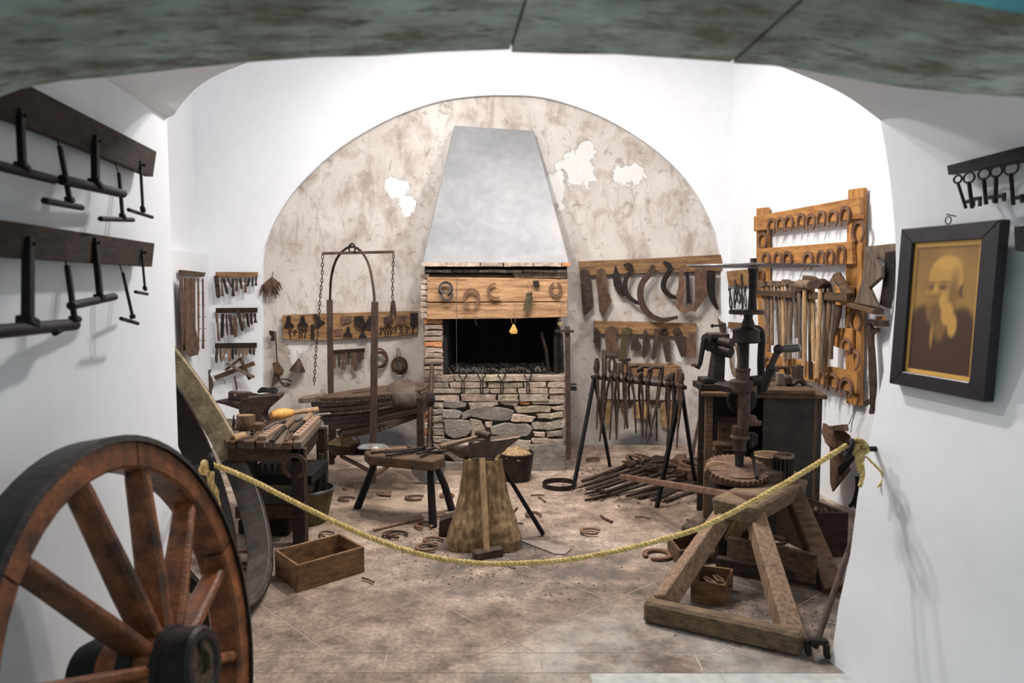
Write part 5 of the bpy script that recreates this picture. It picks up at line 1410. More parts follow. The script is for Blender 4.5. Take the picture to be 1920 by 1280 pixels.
# irons hanging in the right of the fireplace opening, iron post
for q, w_, lb in (([(1200, 780), (1250, 960), (1270, 1140)], .014, 'dark tongs leaning in the right side of the hearth opening'), ([(1340, 800), (1345, 1160)], .020, 'broad dark iron bar in the right side of the hearth opening'), ([(1390, 790), (1405, 1170)], .016, 'dark iron bar beside the hearth post')):
    A_ = [W(*k, 6.12) for k in Z5(q)]
    solo('hearth_iron', MB().tube([A_[0]] + A_, w_, 6), IRON2, lb, 'iron', 'irons in the hearth opening')
parts('iron_post', 'tall rusty iron post on the right corner of the hearth', 'post', [
    ('bar', MB().beam(W(1064, 612, 5.99), W(1066, 862, 5.99), .038, .02), IRON, dict(bevel=.002)),
    ('bracket', MB().beam(W(1040, 620, 5.97), W(1076, 621, 5.97), .02, .02), IRON, {}), ('bracket', MB().box(W(1075, 728, 6.0), (.05, .03, .03)), IRON2, {}), ('bracket', MB().box(W(1075, 720, 6.0), (.05, .02, .012)), IRON2, {})])
for i, (x, lb) in enumerate(((868, 'leftmost forked iron drooping over the hearth edge'), (903, 'second forked iron from the left on the hearth edge'), (941, 'third forked iron from the left on the hearth edge'), (990, 'rightmost forked iron drooping over the hearth edge'))):
    yy = 5.985
    mb = MB()
    for s_ in (-1, 1): mb.tube([W(x + s_ * 6, 700, yy + .15), W(x + s_ * 7, 703, yy), W(x + s_ * 1.5, 712, yy - .004), W(x + s_ * 2.5, 728, yy - .002), W(x + s_ * 1.5, 738, yy)], .005, 5)
    solo('forked_iron', mb, BLACK if i % 2 else IRON2, lb, 'iron', 'forked irons on the hearth edge')

# ================================================================== ANVIL STUMP
Yst = G(905, 1036).y + .17
zst = W(905, 866, Yst).z
def sx(px, py): return W(px, py, Yst).x
prof_l = [(1036, 846), (1000, 850), (960, 862), (910, 866), (866, 870)]
prof_r = [(1036, 972), (1000, 966), (960, 950), (910, 943), (866, 939)]
rows = []
mb = MB(); n = 28
levels = [(0.0, 845, 972), (.05, 843, 974), (.13, 848, 968), (.22, 858, 958), (.32, 864, 950), (.42, 868, 944), (.50, 871, 940), (zst, 872, 938)]
for z_, xl_, xr_ in levels:
    pz = 526 + (1.5 - z_) / Yst * FPX
    x0, x1 = sx(xl_, pz), sx(xr_, pz); cx, rx = (x0 + x1) / 2, (x1 - x0) / 2; ry = rx * .82
    for k in range(n):
        a = 2 * PI * k / n; sq = (abs(math.cos(a)) ** 4 + abs(math.sin(a)) ** 5) ** -.22
        fl = max(0, 1 - z_ / .26); lob = 1 + .04 * math.cos(5 * a + 1) + fl * (.13 * math.exp(-((a - PI * 1.28) / .45) ** 2) + .13 * math.exp(-((a - PI * 1.72) / .45) ** 2) - .10 * math.exp(-((a - PI * 1.5) / .25) ** 2)) - .06 * math.exp(-((a - PI * 1.52) / .10) ** 2)
        rr = lob * (1 + .03 * noise.noise(Vector((math.cos(a) * 2, math.sin(a) * 2, z_ * 5))))
        mb.v.append((cx + rx * rr * sq * math.cos(a), Yst + ry * rr * sq * math.sin(a), z_ + (.012 * noise.noise(Vector((a * 3, 1, 0))) if z_ == zst else 0)))
m_ = len(levels)
mb.f = [(i * n + k, i * n + (k + 1) % n, (i + 1) * n + (k + 1) % n, (i + 1) * n + k) for i in range(m_ - 1) for k in range(n)] + [tuple(range(n - 1, -1, -1)), tuple(range((m_ - 1) * n, m_ * n))]
o = solo('tree_stump', mb, WSTUMP, 'worn tapering tree stump carrying the central anvil', 'stump', smooth=True)
sd = o.modifiers.new('sub', 'SUBSURF'); sd.levels = sd.render_levels = 3; sd.subdivision_type = 'SIMPLE'
tx = bpy.data.textures.new('bark', 'CLOUDS'); tx.noise_scale = .06
dm = o.modifiers.new('bark', 'DISPLACE'); dm.texture = tx; dm.strength = .016; dm.mid_level = .5
Yan = Yst
P8 = lambda q: Y8(q)
body = [W(x, y, Yan - .06) for x, y in P8([(955, 195), (1060, 186), (1200, 172), (1358, 146), (1330, 175), (1280, 215), (1220, 255), (1160, 300), (1120, 325), (955, 315), (940, 300)])]
za0 = min(p.z for p in body)
mb = MB().prism([(p.x, p.z) for p in body], Yan - .06, Yan + .05)
hp = [W(x, y, Yan - .01) for x, y in P8([(960, 258), (900, 248), (860, 240), (810, 234), (765, 230)])]
foot = MB().box(((W(880, 855, Yan).x + W(932, 855, Yan).x) / 2, Yan, (za0 + zst) / 2 + .002), (.13, .15, max(.02, za0 - zst + .02)))
parts('anvil', 'brown steel anvil with two horns on the tree stump', 'anvil', [('body', mb, STEELB if False else mat('anvil_steel', (.155, .105, .08), (.07, .05, .04), 16, .42, .55, .25), dict(bevel=.006)),
    ('horn', MB().tube(hp, [.056, .050, .038, .022, .006], 14), mat('anvil_steel', (0, 0, 0)), dict(smooth=True)), ('foot', foot, IRON, dict(bevel=.005))])
ztop = W(0, 824, Yan).z
a, b = W(826, 838, Yan - .11), W(902, 817, Yan - .03)
parts('forging_hammer', 'hammer with pale handle resting on the central anvil', 'hammer', [
    ('handle', MB().tube([a, a.lerp(b, .3), a.lerp(b, .7), b], [.018, .015, .012, .012], 10), WHAND, dict(smooth=True)),
    ('head', MB().tube([W(893, 812, Yan - .02), W(904, 813, Yan - .04), W(918, 818, Yan - .06)], [.018, .026, .022], 10), IRON, dict(smooth=True))])
# long mallet leaning on the front of the stump
Yf_ = Yst - .145
a, b = W(904, 858, Yst - .10), W(913, 1048, Yst - .25)
parts('long_hammer', 'long pale handled hammer standing head down against the stump', 'hammer', [
    ('handle', MB().tube([a, a.lerp(b, .3), a.lerp(b, .6), b + Vector((0, 0, .03))], [.017, .018, .019, .017], 10), WLIGHT, dict(smooth=True)),
    ('head', MB().beam(b + Vector((-.07, -.02, .024)), b + Vector((.08, .05, .030)), .06, .055), IRON, dict(bevel=.008))])
# small iron wedge and strap box by the stump
c = G(840, 1003)
solo('iron_trough', MB().prism([(-.05, 0), (.055, .03), (.05, .13), (-.045, .10)], c.y - .04, c.y + .06, Matrix.Translation((c.x - .002, 0, 0))).jit(.004, 30), IRON, 'small rusty open iron box leaning left of the stump', 'box', bevel=.004)
a, b = G(1018, 1004) + Vector((0, 0, .012)), W(940, 872, Yst + .02)
parts('iron_poker', 'black iron poker leaning on the right of the stump', 'poker', [('shaft', MB().tube([a, a.lerp(b, .5), b], [.014, .013, .011], 8), BLACK, dict(smooth=True)), ('tip', MB().beam(b + Vector((-.01, 0, .03)), b + Vector((.012, 0, -.03)), .03, .012), STEELG, dict(bevel=.003))])
def slab(name, px, m, t, label, cat, z=.0, group=None, bevel=.002, zf=lambda q: q):
    P = [G(x, y, z) for x, y in zf(px)]
    n = len(P); mb = MB().add([(p.x, p.y, z + .001) for p in P] + [(p.x, p.y, z + t) for p in P], [tuple(range(n - 1, -1, -1)), tuple(range(n, 2 * n))] + [(i, (i + 1) % n, n + (i + 1) % n, n + i) for i in range(n)])
    return solo(name, mb, m, label, cat, group, bevel=bevel)
slab('flat_plate', [(1330, 935), (1500, 940), (1705, 990), (1725, 1000), (1680, 1042), (1600, 1038)], mat('dusty_plate', (.33, .26, .22), (.22, .17, .14), 12, .7), .008, 'flat dusty plate lying right of the stump', 'plate', zf=Y8, group=None)
# bucket of straw behind the anvil
cb = G(968, 905) + Vector((0, .09, 0)); zb2 = W(970, 848, cb.y).z
r0, r1 = (W(996, 890, cb.y).x - W(943, 890, cb.y).x) / 2, (W(1001, 850, cb.y).x - W(935, 850, cb.y).x) / 2
parts('straw_bucket', 'dark rusty bucket full of straw behind the anvil', 'bucket', [
    ('body', MB().lathe([(.001, .001), (r0, 0), (r1, zb2), (r1 - .008, zb2), (r0 - .01, .02), (.001, .02)], 30, Matrix.Translation(cb), cap=False), IRON2, dict(smooth=True)),
    ('rim', MB().tube([cb + Vector((r1 * math.cos(t), r1 * math.sin(t), zb2)) for t in [2 * PI * k / 30 for k in range(30)]], .005, 6, closed=True), IRON, dict(smooth=True)),
    ('straw', MB().lathe([(r1 * .95, zb2 - .03), (r1 * .7, zb2 + .01), (.05, zb2 + .03), (.001, zb2 + .03)], 26, Matrix.Translation(cb)).jit(.022, 30), ASH, {})])
c = G(1049, 913)
solo('iron_hoop', MB().lathe([(.118, .001), (.124, .001), (.124, .038), (.118, .038), (.118, .001)], 36, Matrix.Translation(c), cap=False), IRON2, 'small flat iron hoop lying on the floor near the hearth', 'hoop', smooth=True)
# wooden box on the floor, front left
def open_box(name, label, P, h, t, m, mi=None, cat='box', z=0.0, bottom=True):
    """four floor corners (front left, front right, back right, back left)"""
    P = [Vector((p.x, p.y, z)) for p in P]; c = sum(P, Vector()) / 4
    e = T(name, label, cat, c); up = Vector((0, 0, h))
    for i, nm in enumerate(('front_board', 'side_board', 'back_board', 'side_board')):
        a, b = P[i] - c, P[(i + 1) % 4] - c; d = (b - a).normalized(); nrm = Vector((-d.y, d.x, 0))
        if i % 2: a, b = a + d * t, b - d * t
        vs = [a, b, b + nrm * t, a + nrm * t]
        vs = vs + [v + up * (1 - .0) for v in vs]
        ob(nm, MB().add(vs, [(3, 2, 1, 0), (4, 5, 6, 7), (0, 1, 5, 4), (1, 2, 6, 5), (2, 3, 7, 6), (3, 0, 4, 7)]), m, e, bevel=.002)
    q = [(p - c) * .97 for p in P]
    ob('bottom_board', MB().add([v + Vector((0, 0, .004)) for v in q] + [v + Vector((0, 0, .014)) for v in q], [(3, 2, 1, 0), (4, 5, 6, 7), (0, 1, 5, 4), (1, 2, 6, 5), (2, 3, 7, 6), (3, 0, 4, 7)]), mi or m, e)
    return e
WBOX = mat('box_wood', (.25, .13, .055), (.07, .034, .018), 5, .6, 0, .3, (2, 2, 6), .1)
f0, f1 = G(558, 1111), G(684, 1072)
l0 = G(516, 1079)
f0.z = f1.z = 0
open_box('wooden_box', 'shallow empty open wooden box on the floor at the front left', [f0, f1, f1 + (l0 - f0) * 1.0 , l0], .135, .014, WBOX)

# ---- horseshoes and scraps scattered on the floor
FS = [(1108, 997, .13, 1.3, 0, 'thin horseshoe alone on the open floor right of the stump'), (1000, 966, .13, .3, 2, 'thin open horseshoe beyond the poker foot'), (1035, 856 + 40, .11, .8, 2, 'x'),
      (1233, 1041, .16, -.9, 3, 'large rusty closed horseshoe left of the small crate'), (655, 914, .12, .5, 0, 'rusty horseshoe on the floor left of the stool'), (651, 936, .13, 1.2, 2, 'thin horseshoe near the left leg of the stool'),
      (745, 1003, .14, .9, 0, 'dark horseshoe beside the rope left of the stump'), (735, 1000, .12, 2.2, 2, 'narrow dark horseshoe left of the stump near the thin rod'), (795, 985, .13, .4, 1, 'horseshoe under the front leg of the stool'), (813, 1014, .13, 1.0, 0, 'rusty horseshoe on the soot left of the stump'),
      (800, 1027, .13, 1.5, 1, 'flat horseshoe nearest the rope left of the stump'), (780, 934, .15, 1.55, 2, 'thin bent horseshoe behind the middle stool leg'), (838, 930, .12, .2, 0, 'horseshoe behind the right stool leg'), (827, 966, .10, 2.0, 0, 'small horseshoe between stool leg and iron box'),
      (613, 1002, .11, .7, 2, 'thin horseshoe by the foot of the green bucket'), (455, 1040, .13, .5, 1, 'horseshoe seen through the large rim'), (452, 1062, .12, 1.4, 0, 'lower horseshoe seen through the large rim'),
      (1445, 1014, .17, 1.2, 3, 'dark rounded horseshoe on the floor behind the trestle'), (1458, 1032, .16, 1.6, 1, 'second dark horseshoe behind the trestle'), (1115, 862, .14, 1.5, 2, 'thin pale horseshoe near the tong stand by the wall')]
for x, y, h, rz, v, lb in FS:
    if lb == 'x': continue
    floor_shoe(x, y, h, rz, lb, v, z=.012 if y < 1030 else .006, m=RUST if v == 2 else (IRON if 'dark' in lb else None))
def frod(pts, r, m, label, cat='rod', name='iron_rod', z=.012, group='scrap irons on the floor'):
    return solo(name, MB().tube([G(x, y, z) for x, y in pts], r, 6), m, label, cat, group)
frod([(701, 993), (745, 982), (793, 971)], .009, WHAND, 'thin brown stick on the floor left of the stool legs', 'stick', 'wooden_stick')
frod([(1126, 966), (1137, 973), (1148, 978)], .008, RUST, 'short bent rusty scrap in the middle of the right floor')
frod([(1190, 969), (1205, 968), (1220, 972)], .005, RUST, 'thin curved rusty scrap near the front tong stand leg')
frod([(679, 1083), (690, 1086), (701, 1091)], .006, RUST, 'short dark splinter right of the front wooden box')
frod([(1288, 974), (1300, 978), (1318, 981)], .006, IRON2, 'small dark rod left of the trestle top')
frod([(450, 1172), (455, 1182), (462, 1197)], .009, IRON2, 'dark rod end below the large rim at the front')
frod([(995, 928), (1010, 927), (1020, 928)], .005, RUST, 'thin scrap in front of the flat iron hoop')
frod([(1010, 931), (1018, 937), (1023, 941)], .007, RUST, 'small rusty scrap below the flat iron hoop')
frod([(640, 1018 - 3), (628, 1008), (620, 1012)], .006, RUST, 'rusty scrap right of the green bucket foot')
frod([(960, 962), (966, 956), (970, 952)], .006, IRON, 'small scrap just right of the stump')
frod([(960, 979), (970, 980), (981, 981)], .005, IRON, 'thin scrap right of the stump beside the poker')
slab('metal_tab', [(262, 575), (378, 565), (372, 602), (280, 595)], RUST, .006, 'small rusty plate on the floor under the stool', 'plate', .012, None, 0, Y8)
slab('iron_bracket', [(1206, 1105), (1260, 1107), (1285, 1130), (1310, 1142), (1280, 1145), (1230, 1125)], STEELG, .006, 'pale metal sliver in front of the long hammer head', 'scrap', .0, None, 0, Y8)
# small chips and cinders
mb = MB(); RC = random.Random(9)
def chip(x, y, z, s_):
    M_ = Matrix.Translation((x, y, z)) @ Matrix.Rotation(RC.uniform(0, 6), 4, 'Z') @ Matrix.Diagonal((s_, s_ * RC.uniform(.3, 1), s_ * .35, 1))
    mb.add([(1, 0, 0), (-.6, .9, 0), (-.7, -.8, 0), (0, 0, 1)], [(0, 1, 3), (1, 2, 3), (2, 0, 3)], M_)
for cx, cy, r_, n_, s0 in ((-.25, 4.25, .55, 300, .006), (.2, 4.0, .5, 150, .006), (1.1, 3.15, .45, 220, .006), (1.2, 3.6, .5, 160, .006), (.9, 5.6, .6, 200, .012), (-.6, 5.0, .9, 160, .006), (.7, 4.6, .9, 130, .005), (1.75, 4.1, .3, 80, .008), (-1.0, 4.3, .5, 70, .006)):
    for i in range(n_):
        a, q = RC.uniform(0, 6.3), r_ * math.sqrt(RC.random()); x, y = cx + q * math.cos(a), cy + q * math.sin(a)
        if y > 3.03: chip(x, y, .003 if y < 4.9 else .012, RC.uniform(.5, 1.6) * s0)
tag(ob('rust_chips', mb, RUST), 'loose rust flakes and cinders strewn over the forge floor', 'debris', kind='stuff')

mb = MB()
for cx, cy, r_, n_, s0 in ((1.15, 3.1, .35, 110, .0045), (-.1, 4.15, .5, 60, .004), (.3, 3.9, .9, 60, .003), (-.5, 4.6, .8, 50, .004)):
    for i in range(n_):
        a, q = RC.uniform(0, 6.3), r_ * math.sqrt(RC.random()); x, y = cx + q * math.cos(a), cy + q * math.sin(a)
        if y > 3.03: chip(x, y, .002, RC.uniform(.5, 1.6) * s0)
tag(ob('lime_crumbs', mb, mat('lime_crumb', (.75, .70, .62), (.5, .45, .4), 20, .9)), 'pale lime crumbs scattered on the dark floor', 'debris', kind='stuff')

# ================================================================== RIGHT OF THE HEARTH: PLANKS WITH HANGING IRONS
pl1 = plate(NICHE, 'wall_board', Z7([(78, 160), (700, 135), (1490, 92), (1508, 180), (1508, 255), (1230, 262), (700, 275), (190, 298), (92, 300)]), WTAN, .035, .01, label='long tan board of big curved irons right of the hearth', cat='board')
g = 'big irons on the long board right of the hearth'
d7 = .055
def ir(name, q, m, lb, cat, d=d7, t=.008, sm=0, grp=None, zf=Z7, jit=0): return plate(NICHE, name, zf(q), m, t, d, sm=sm, label=lb, cat=cat, group=grp, jit=jit)
ir('drawknife_blade', [(95, 255), (130, 235), (180, 250), (205, 330), (225, 560), (225, 620), (140, 700), (120, 670), (105, 450)], IRON, 'long dark pointed blade at the left end of the long board', 'blade', grp=g)
ir('wide_blade', [(262, 245), (300, 225), (345, 245), (360, 330), (380, 470), (410, 560), (322, 725), (285, 650), (270, 450), (248, 330)], RUST, 'wide rusty blade with long point, second on the long board', 'blade', grp=g)
ir('sheath_iron', [(450, 190), (465, 250), (495, 290), (510, 400), (545, 470), (545, 500), (510, 515), (475, 490), (430, 400), (420, 300)], IRON2, 'small dark twisted iron between wide blade and first sickle', 'iron', grp=g)
def curved(path, ws, m, lb, d=d7, name='curved_iron', t=.012, cat='iron'):
    return bar(NICHE, name, Z7(path), ws, m, t, d, 5, lb, cat, g)
curved([(530, 205), (570, 190), (605, 215), (590, 270), (555, 330), (540, 420), (570, 500), (640, 560), (720, 590)], [.012, .016, .018, .022, .020, .012], IRON2, 'thin hooked sickle iron left of the great curved one', d7 + .02)
curved([(830, 195), (790, 280), (720, 370), (695, 480), (720, 600), (800, 700), (920, 745), (1070, 715)], [.020, .026, .028, .028, .026, .022, .014], IRON, 'great curved iron hanging in the middle of the long board', d7 + .035)
curved([(925, 170), (985, 195), (985, 260), (935, 350), (930, 430), (990, 500), (1080, 530)], [.014, .02, .024, .022, .016], IRON2, 'hooked curved iron right of the great curved one', d7 + .01)
curved([(1105, 225), (1105, 300), (1110, 420), (1085, 540), (1100, 620), (1160, 640), (1215, 610)], [.016, .022, .030, .034, .030, .024, .020], RUST, 'broad rusty J shaped iron with forked top on the long board', d7 + .03)
curved([(1165, 260), (1170, 400), (1175, 500), (1180, 580)], [.012, .016, .016, .018], IRON2, 'narrow dark iron right of the J shaped iron', d7 + .005)
ir('saddle_blade', [(1240, 235), (1355, 225), (1360, 400), (1365, 500), (1240, 670), (1225, 650), (1240, 540)], RUST, 'broad brown blade cut to a slanting point under the right board end', 'blade', d7 + .03, grp=g)
curved([(1410, 250), (1400, 350), (1405, 470), (1430, 560), (1470, 640)], [.036, .038, .030, .022, .008], IRON2, 'dark curved tusk shaped iron at the right end of the long board', d7 + .01)
plate(NICHE, 'wall_board', Z7([(230, 752), (700, 762), (1250, 775), (1250, 915), (700, 890), (232, 880)]), WTAN, .03, .01, label='second tan board of leather cutting blades right of the hearth', cat='board')
g = 'blades on the second board right of the hearth'
ir('knife_blade', [(235, 815), (298, 860), (296, 1080), (228, 960)], IRON, 'triangular knife blade at the left end of the second board', 'blade', grp=g)
ir('butcher_blade', [(350, 825), (470, 820), (455, 900), (470, 1000), (490, 1050), (360, 1050)], RUST, 'broad rusty blade, second from the left on the second board', 'blade', grp=g, sm=2)
ir('leather_sheath', [(515, 830), (612, 835), (570, 930), (555, 1020), (565, 1130), (575, 1165), (490, 1150), (500, 1000)], GREENTIN, 'greenish worn blade, third on the second board', 'blade', grp=g, sm=2)
ir('fan_blade', [(625, 880), (665, 880), (675, 940), (712, 1015), (700, 1035), (605, 1050), (600, 1010), (612, 950)], IRON, 'small fan shaped blade in the middle of the second board', 'blade', grp=g)
ir('dagger_blade', [(745, 835), (775, 880), (798, 1025), (728, 1140), (715, 1100), (722, 880)], IRON, 'dagger shaped blade right of the fan shaped one', 'blade', grp=g)
ir('strap_blade', [(840, 835), (885, 835), (882, 950), (855, 1120), (820, 1148), (805, 1120), (825, 980)], IRON, 'straight strap blade beside the left ring headed blade', 'blade', grp=g)
def ringblade(q, hole, lb, d=d7):
    c = NICHE.p(*Z7([hole])[0], d); P = [NICHE.p(*k, d) for k in Z7(q)]
    e = T('ring_blade', lb, 'blade', *place(NICHE, c), g)
    ob('blade', MB().prism([(p.x - c.x, p.z - c.z) for p in P], -.008, 0), IRON, e)
    ob('ring', MB().tube([Vector((.028 * math.cos(t), -.006, .028 * math.sin(t))) for t in [2 * PI * k / 16 for k in range(16)]], .010, 6, closed=True), IRON, e, smooth=True)
ringblade([(905, 885), (965, 885), (990, 920), (1000, 1160), (955, 1170), (895, 910)], (932, 862), 'left of the two ring headed blades on the second board')
ringblade([(1030, 885), (1110, 880), (1150, 960), (1150, 1105), (1105, 1118), (1045, 960)], (1062, 858), 'right ring headed blade with wide body on the second board', d7 + .012)
ir('ragged_blade', [(1175, 870), (1225, 875), (1255, 980), (1252, 1125), (1205, 1108), (1145, 1112), (1150, 960)], RUST, 'brown blade with ragged foot at the right end of the second board', 'blade', grp=g)
plate(NICHE, 'wall_board', Z8([(395, 152), (430, 160), (780, 168), (825, 190), (820, 255), (640, 262), (400, 240)]), WTAN, .03, .01, label='third tan board half hidden behind the tongs', cat='board')
plate(NICHE, 'rack_rail', Z8([(255, 432), (790, 440), (790, 470), (255, 468)]), WDARK, .02, .01, label='dark rail behind the hanging tongs', cat='rail')
g = 'tan leather pieces behind the tongs'
for q, m, lb in (([(265, 455), (305, 455), (298, 600), (290, 625), (262, 622)], LEATHT, 'tan leather strip, leftmost piece behind the tongs'),
                 ([(370, 455), (432, 455), (420, 520), (425, 600), (412, 612), (395, 560), (372, 500)], RUST, 'brown curled leather piece behind the tongs'),
                 ([(470, 458), (592, 455), (585, 580), (560, 580), (520, 575), (470, 572)], LEATHT, 'broad tan leather piece with holes in the middle'),
                 ([(680, 462), (775, 455), (778, 600), (760, 640), (675, 632)], LEATHT, 'square tan leather piece at the right behind the tongs')):
    ir('leather_piece', q, m, lb, 'leather', .03, .006, 2, g, Z8)

# ---- tong stand
def SW(x, y, Y): p = Z8([(x, y)])[0]; return W(*p, Y)
gl = lambda x, y: G(*Z8([(x, y)])[0])
pL, pR = SW(160, 266, 5.75), SW(862, 346, 5.05)
fLf, fLb, fRf, fRb = gl(25, 1080), gl(298, 895), gl(645, 1250), gl(935, 1055)
aL = pL.lerp(pR, .03); aR = pL.lerp(pR, .96)
fLb = Vector((W(1144, 864, 6.15).x, 6.15, 0)); 
parts('tong_stand', 'black iron trestle stand holding a row of tongs', 'stand', [
    ('cross_bar', MB().cyl(pL, pR, .015, n=8), IRON2, dict(smooth=True)),
    ('leg', MB().beam(aL, fLf, .022, .022), BLACK, {}), ('leg', MB().beam(aL, fLb, .022, .022), BLACK, {}),
    ('leg', MB().beam(aR, fRf, .024, .024), BLACK, {}), ('leg', MB().beam(aR, fRb, .024, .024), BLACK, {})])
tg = [ # head, joint, rein ends, kind
 ((195, 125), (198, 255), (195, 655), (240, 690), 0, 'leftmost slim tongs with rounded jaws on the tong stand'),
 ((255, 60), (252, 250), (218, 748), (238, 690), 1, 'tongs with tall straight jaws standing out at the left of the stand'),
 ((310, 115), (308, 255), (292, 735), (250, 600), 2, 'tongs with ring shaped jaws, third from the left'),
 ((355, 160), (352, 262), (342, 735), (345, 700), 1, 'tongs with short square jaws, fourth from the left'),
 ((405, 140), (406, 270), (405, 655), (430, 655), 2, 'tongs with round jaws and long reins, fifth from the left'),
 ((440, 185), (455, 285), (490, 690), (445, 500), 3, 'tongs with side hooked jaws, sixth from the left'),
 ((525, 235), (525, 290), (540, 715), (545, 700), 0, 'small jawed tongs in the middle of the stand'),
 ((610, 190), (580, 300), (562, 738), (610, 720), 3, 'large hook jawed tongs right of the middle'),
 ((690, 195), (672, 310), (575, 765), (648, 750), 3, 'large hook jawed tongs with reins crossing left'),
 ((735, 245), (733, 310), (722, 800), (740, 700), 0, 'short jawed tongs, fourth from the right'),
 ((768, 230), (766, 312), (745, 790), (735, 650), 0, 'blunt jawed tongs, third from the right'),
 ((808, 200), (806, 322), (795, 800), (790, 640), 1, 'reddish tongs with tall jaws, second from the right'),
 ((832, 235), (830, 330), (800, 690), (815, 600), 0, 'rightmost tongs hanging at the end of the stand')]
def on_bar(x):
    px = 1070 + x / 4.0; t = 0
    for _ in range(20):
        t0, t1 = 0, 1
        for _ in range(24):
            tm = (t0 + t1) / 2; p = pL.lerp(pR, tm); d = math.cos(PITCH) * p.y + math.sin(PITCH) * (1.5 - p.z)
            if 960 + FPX * p.x / d < px: t0 = tm
            else: t1 = tm
        return pL.lerp(pR, tm)
for i, (h, j, r0_, r1_, kd, lb) in enumerate(tg):
    B = on_bar(j[0]); Yt = B.y - .03
    H_, J_, E0, E1 = [SW(*q, Yt + dy) for q, dy in ((h, 0), (j, 0), (r0_, -.03), (r1_, .10))]
    e = T('tongs', lb, 'tongs', J_, group='tongs on the stand')
    m = RUST if 'reddish' in lb else IRON
    ob('rein', MB().tube([(0, 0, 0), (E0 - J_) * .3 + Vector((.01, 0, 0)), E0 - J_], [.011, .009, .006], 6), m, e, smooth=True)
    ob('rein', MB().tube([(0, .03, 0), (E1 - J_) * .3 + Vector((-.012, .03, 0)), E1 - J_ + Vector((0, .02, 0))], [.011, .009, .006], 6), m, e, smooth=True)
    ob('rivet', MB().ball((0, .0, 0), .020, 8, (1, 1, 1.3)), m, e, smooth=True)
    v = H_ - J_
    if kd == 0: ob('jaw', MB().tube([(0, 0, 0), v * .4 + Vector((-.008, 0, 0)), v * .75, v], [.014, .020, .018, .012], 8), m, e, smooth=True); ob('jaw', MB().tube([(0, .02, 0), v * .5 + Vector((.012, .02, 0)), v * .95 + Vector((.006, .01, 0))], [.012, .014, .012], 8), m, e, smooth=True)
    elif kd == 1:
        for s_ in (-1, 1): ob('jaw', MB().beam((s_ * .010, 0, 0), v + Vector((s_ * .011, 0, 0)), .016, .026), m, e, bevel=.003)
    elif kd == 2:
        for s_ in (-1, 1): ob('jaw', MB().tube([(0, 0, 0), v * .3 + Vector((s_ * .018, 0, 0)), v * .7 + Vector((s_ * .022, 0, 0)), v + Vector((s_ * .006, 0, 0))], [.011, .012, .012, .010], 8), m, e, smooth=True)
        ob('jaw_plate', MB().box(v + Vector((0, 0, .004)), (.085, .02, .022)), m, e, bevel=.003)
    else:
        for s_ in (0, 1):
            k = -.10 if h[0] > 560 else .10
            ob('jaw', MB().tube([(0, s_ * .02, 0), v * .6 + Vector((0, s_ * .02, 0)), v + Vector((0, s_ * .02, 0)), v + Vector((k * .6, s_ * .02, .004)), v + Vector((k, s_ * .02, -.02 - .02 * s_))], [.014, .016, .016, .014, .012], 8), m, e, smooth=True)
# ---- heap of tongs and bars under the stand
RB = random.Random(21)
pile = [((1080, 915), (1205, 862)), ((1090, 912), (1222, 868)), ((1100, 917), (1230, 872)), ((1112, 919), (1240, 878)), ((1092, 902), (1190, 868)), ((1125, 925), (1262, 880)), ((1132, 914), (1215, 884)), ((1145, 927), (1285, 885)), ((1175, 930), (1290, 895)), ((1192, 934), (1300, 905)), ((1210, 933), (1310, 900)), ((1222, 938), (1275, 915)), ((1240, 940), (1318, 915)), ((1096, 926), (1130, 918)), ((1097, 937), (1160, 925)), ((1140, 905), (1250, 870))]
for i, (a, b) in enumerate(pile):
    A_, B_ = G(*a, .012 + .0 * i), G(*b, .012)
    if a[1] < 930: A_.z = .03 + .012 * (i % 4); B_.z = .05 + .02 * (i % 3)
    A_ = EYE + ray(*a) * ((A_.z - EYE.z) / ray(*a).z); B_ = EYE + ray(*b) * ((B_.z - EYE.z) / ray(*b).z)
    r_ = RB.choice((.010, .013, .017))
    e = T('floor_tongs', f'rusty iron tongs in the heap under the tong stand, {ORD[i]} from the left', 'tongs', A_, group='heap of tongs under the stand')
    v = B_ - A_; s_ = Vector((v.y, -v.x, 0)).normalized()
    ob('rein', MB().tube([(0, 0, 0), v * .7, v * .8], [r_ * .8, r_, r_ * 1.1], 6), RUST if i % 3 == 0 else IRON, e, smooth=True)
    ob('rein', MB().tube([s_ * .03 + Vector((0, 0, .01)), v * .7 + s_ * .01, v * .8], [r_ * .7, r_ * .9, r_], 6), IRON2 if i % 2 else IRON, e, smooth=True)
    ob('jaw', MB().tube([v * .8, v * .9 + s_ * .035, v], [r_, r_ * 1.2, r_], 6), IRON, e, smooth=True); ob('jaw', MB().tube([v * .8, v * .9 - s_ * .035, v * .99], [r_, r_ * 1.2, r_], 6), IRON, e, smooth=True)
for i, (x, y, w_, h_, rz, m) in enumerate([(1255, 880, .22, .10, .3, IRON), (1290, 893, .18, .12, -.4, RUST), (1230, 870, .2, .09, .9, IRON2), (1320, 886, .15, .1, .2, IRON), (1275, 868, .2, .12, 1.2, RUST), (1300, 875, .1, .14, 0, IRON2), (1215, 868, .16, .07, -.5, IRON)]):
    c = G(x, y, .03)
    solo('scrap_iron', MB().box((c.x, c.y, .04 + .01 * (i % 3)), (w_, .10, h_ * .6), rz=rz).jit(.03, 6, i), m, f'lump of rusty scrap iron behind the heap of tongs, {ORD[i]} in the row', 'scrap', 'scrap irons under the stand', bevel=.006)
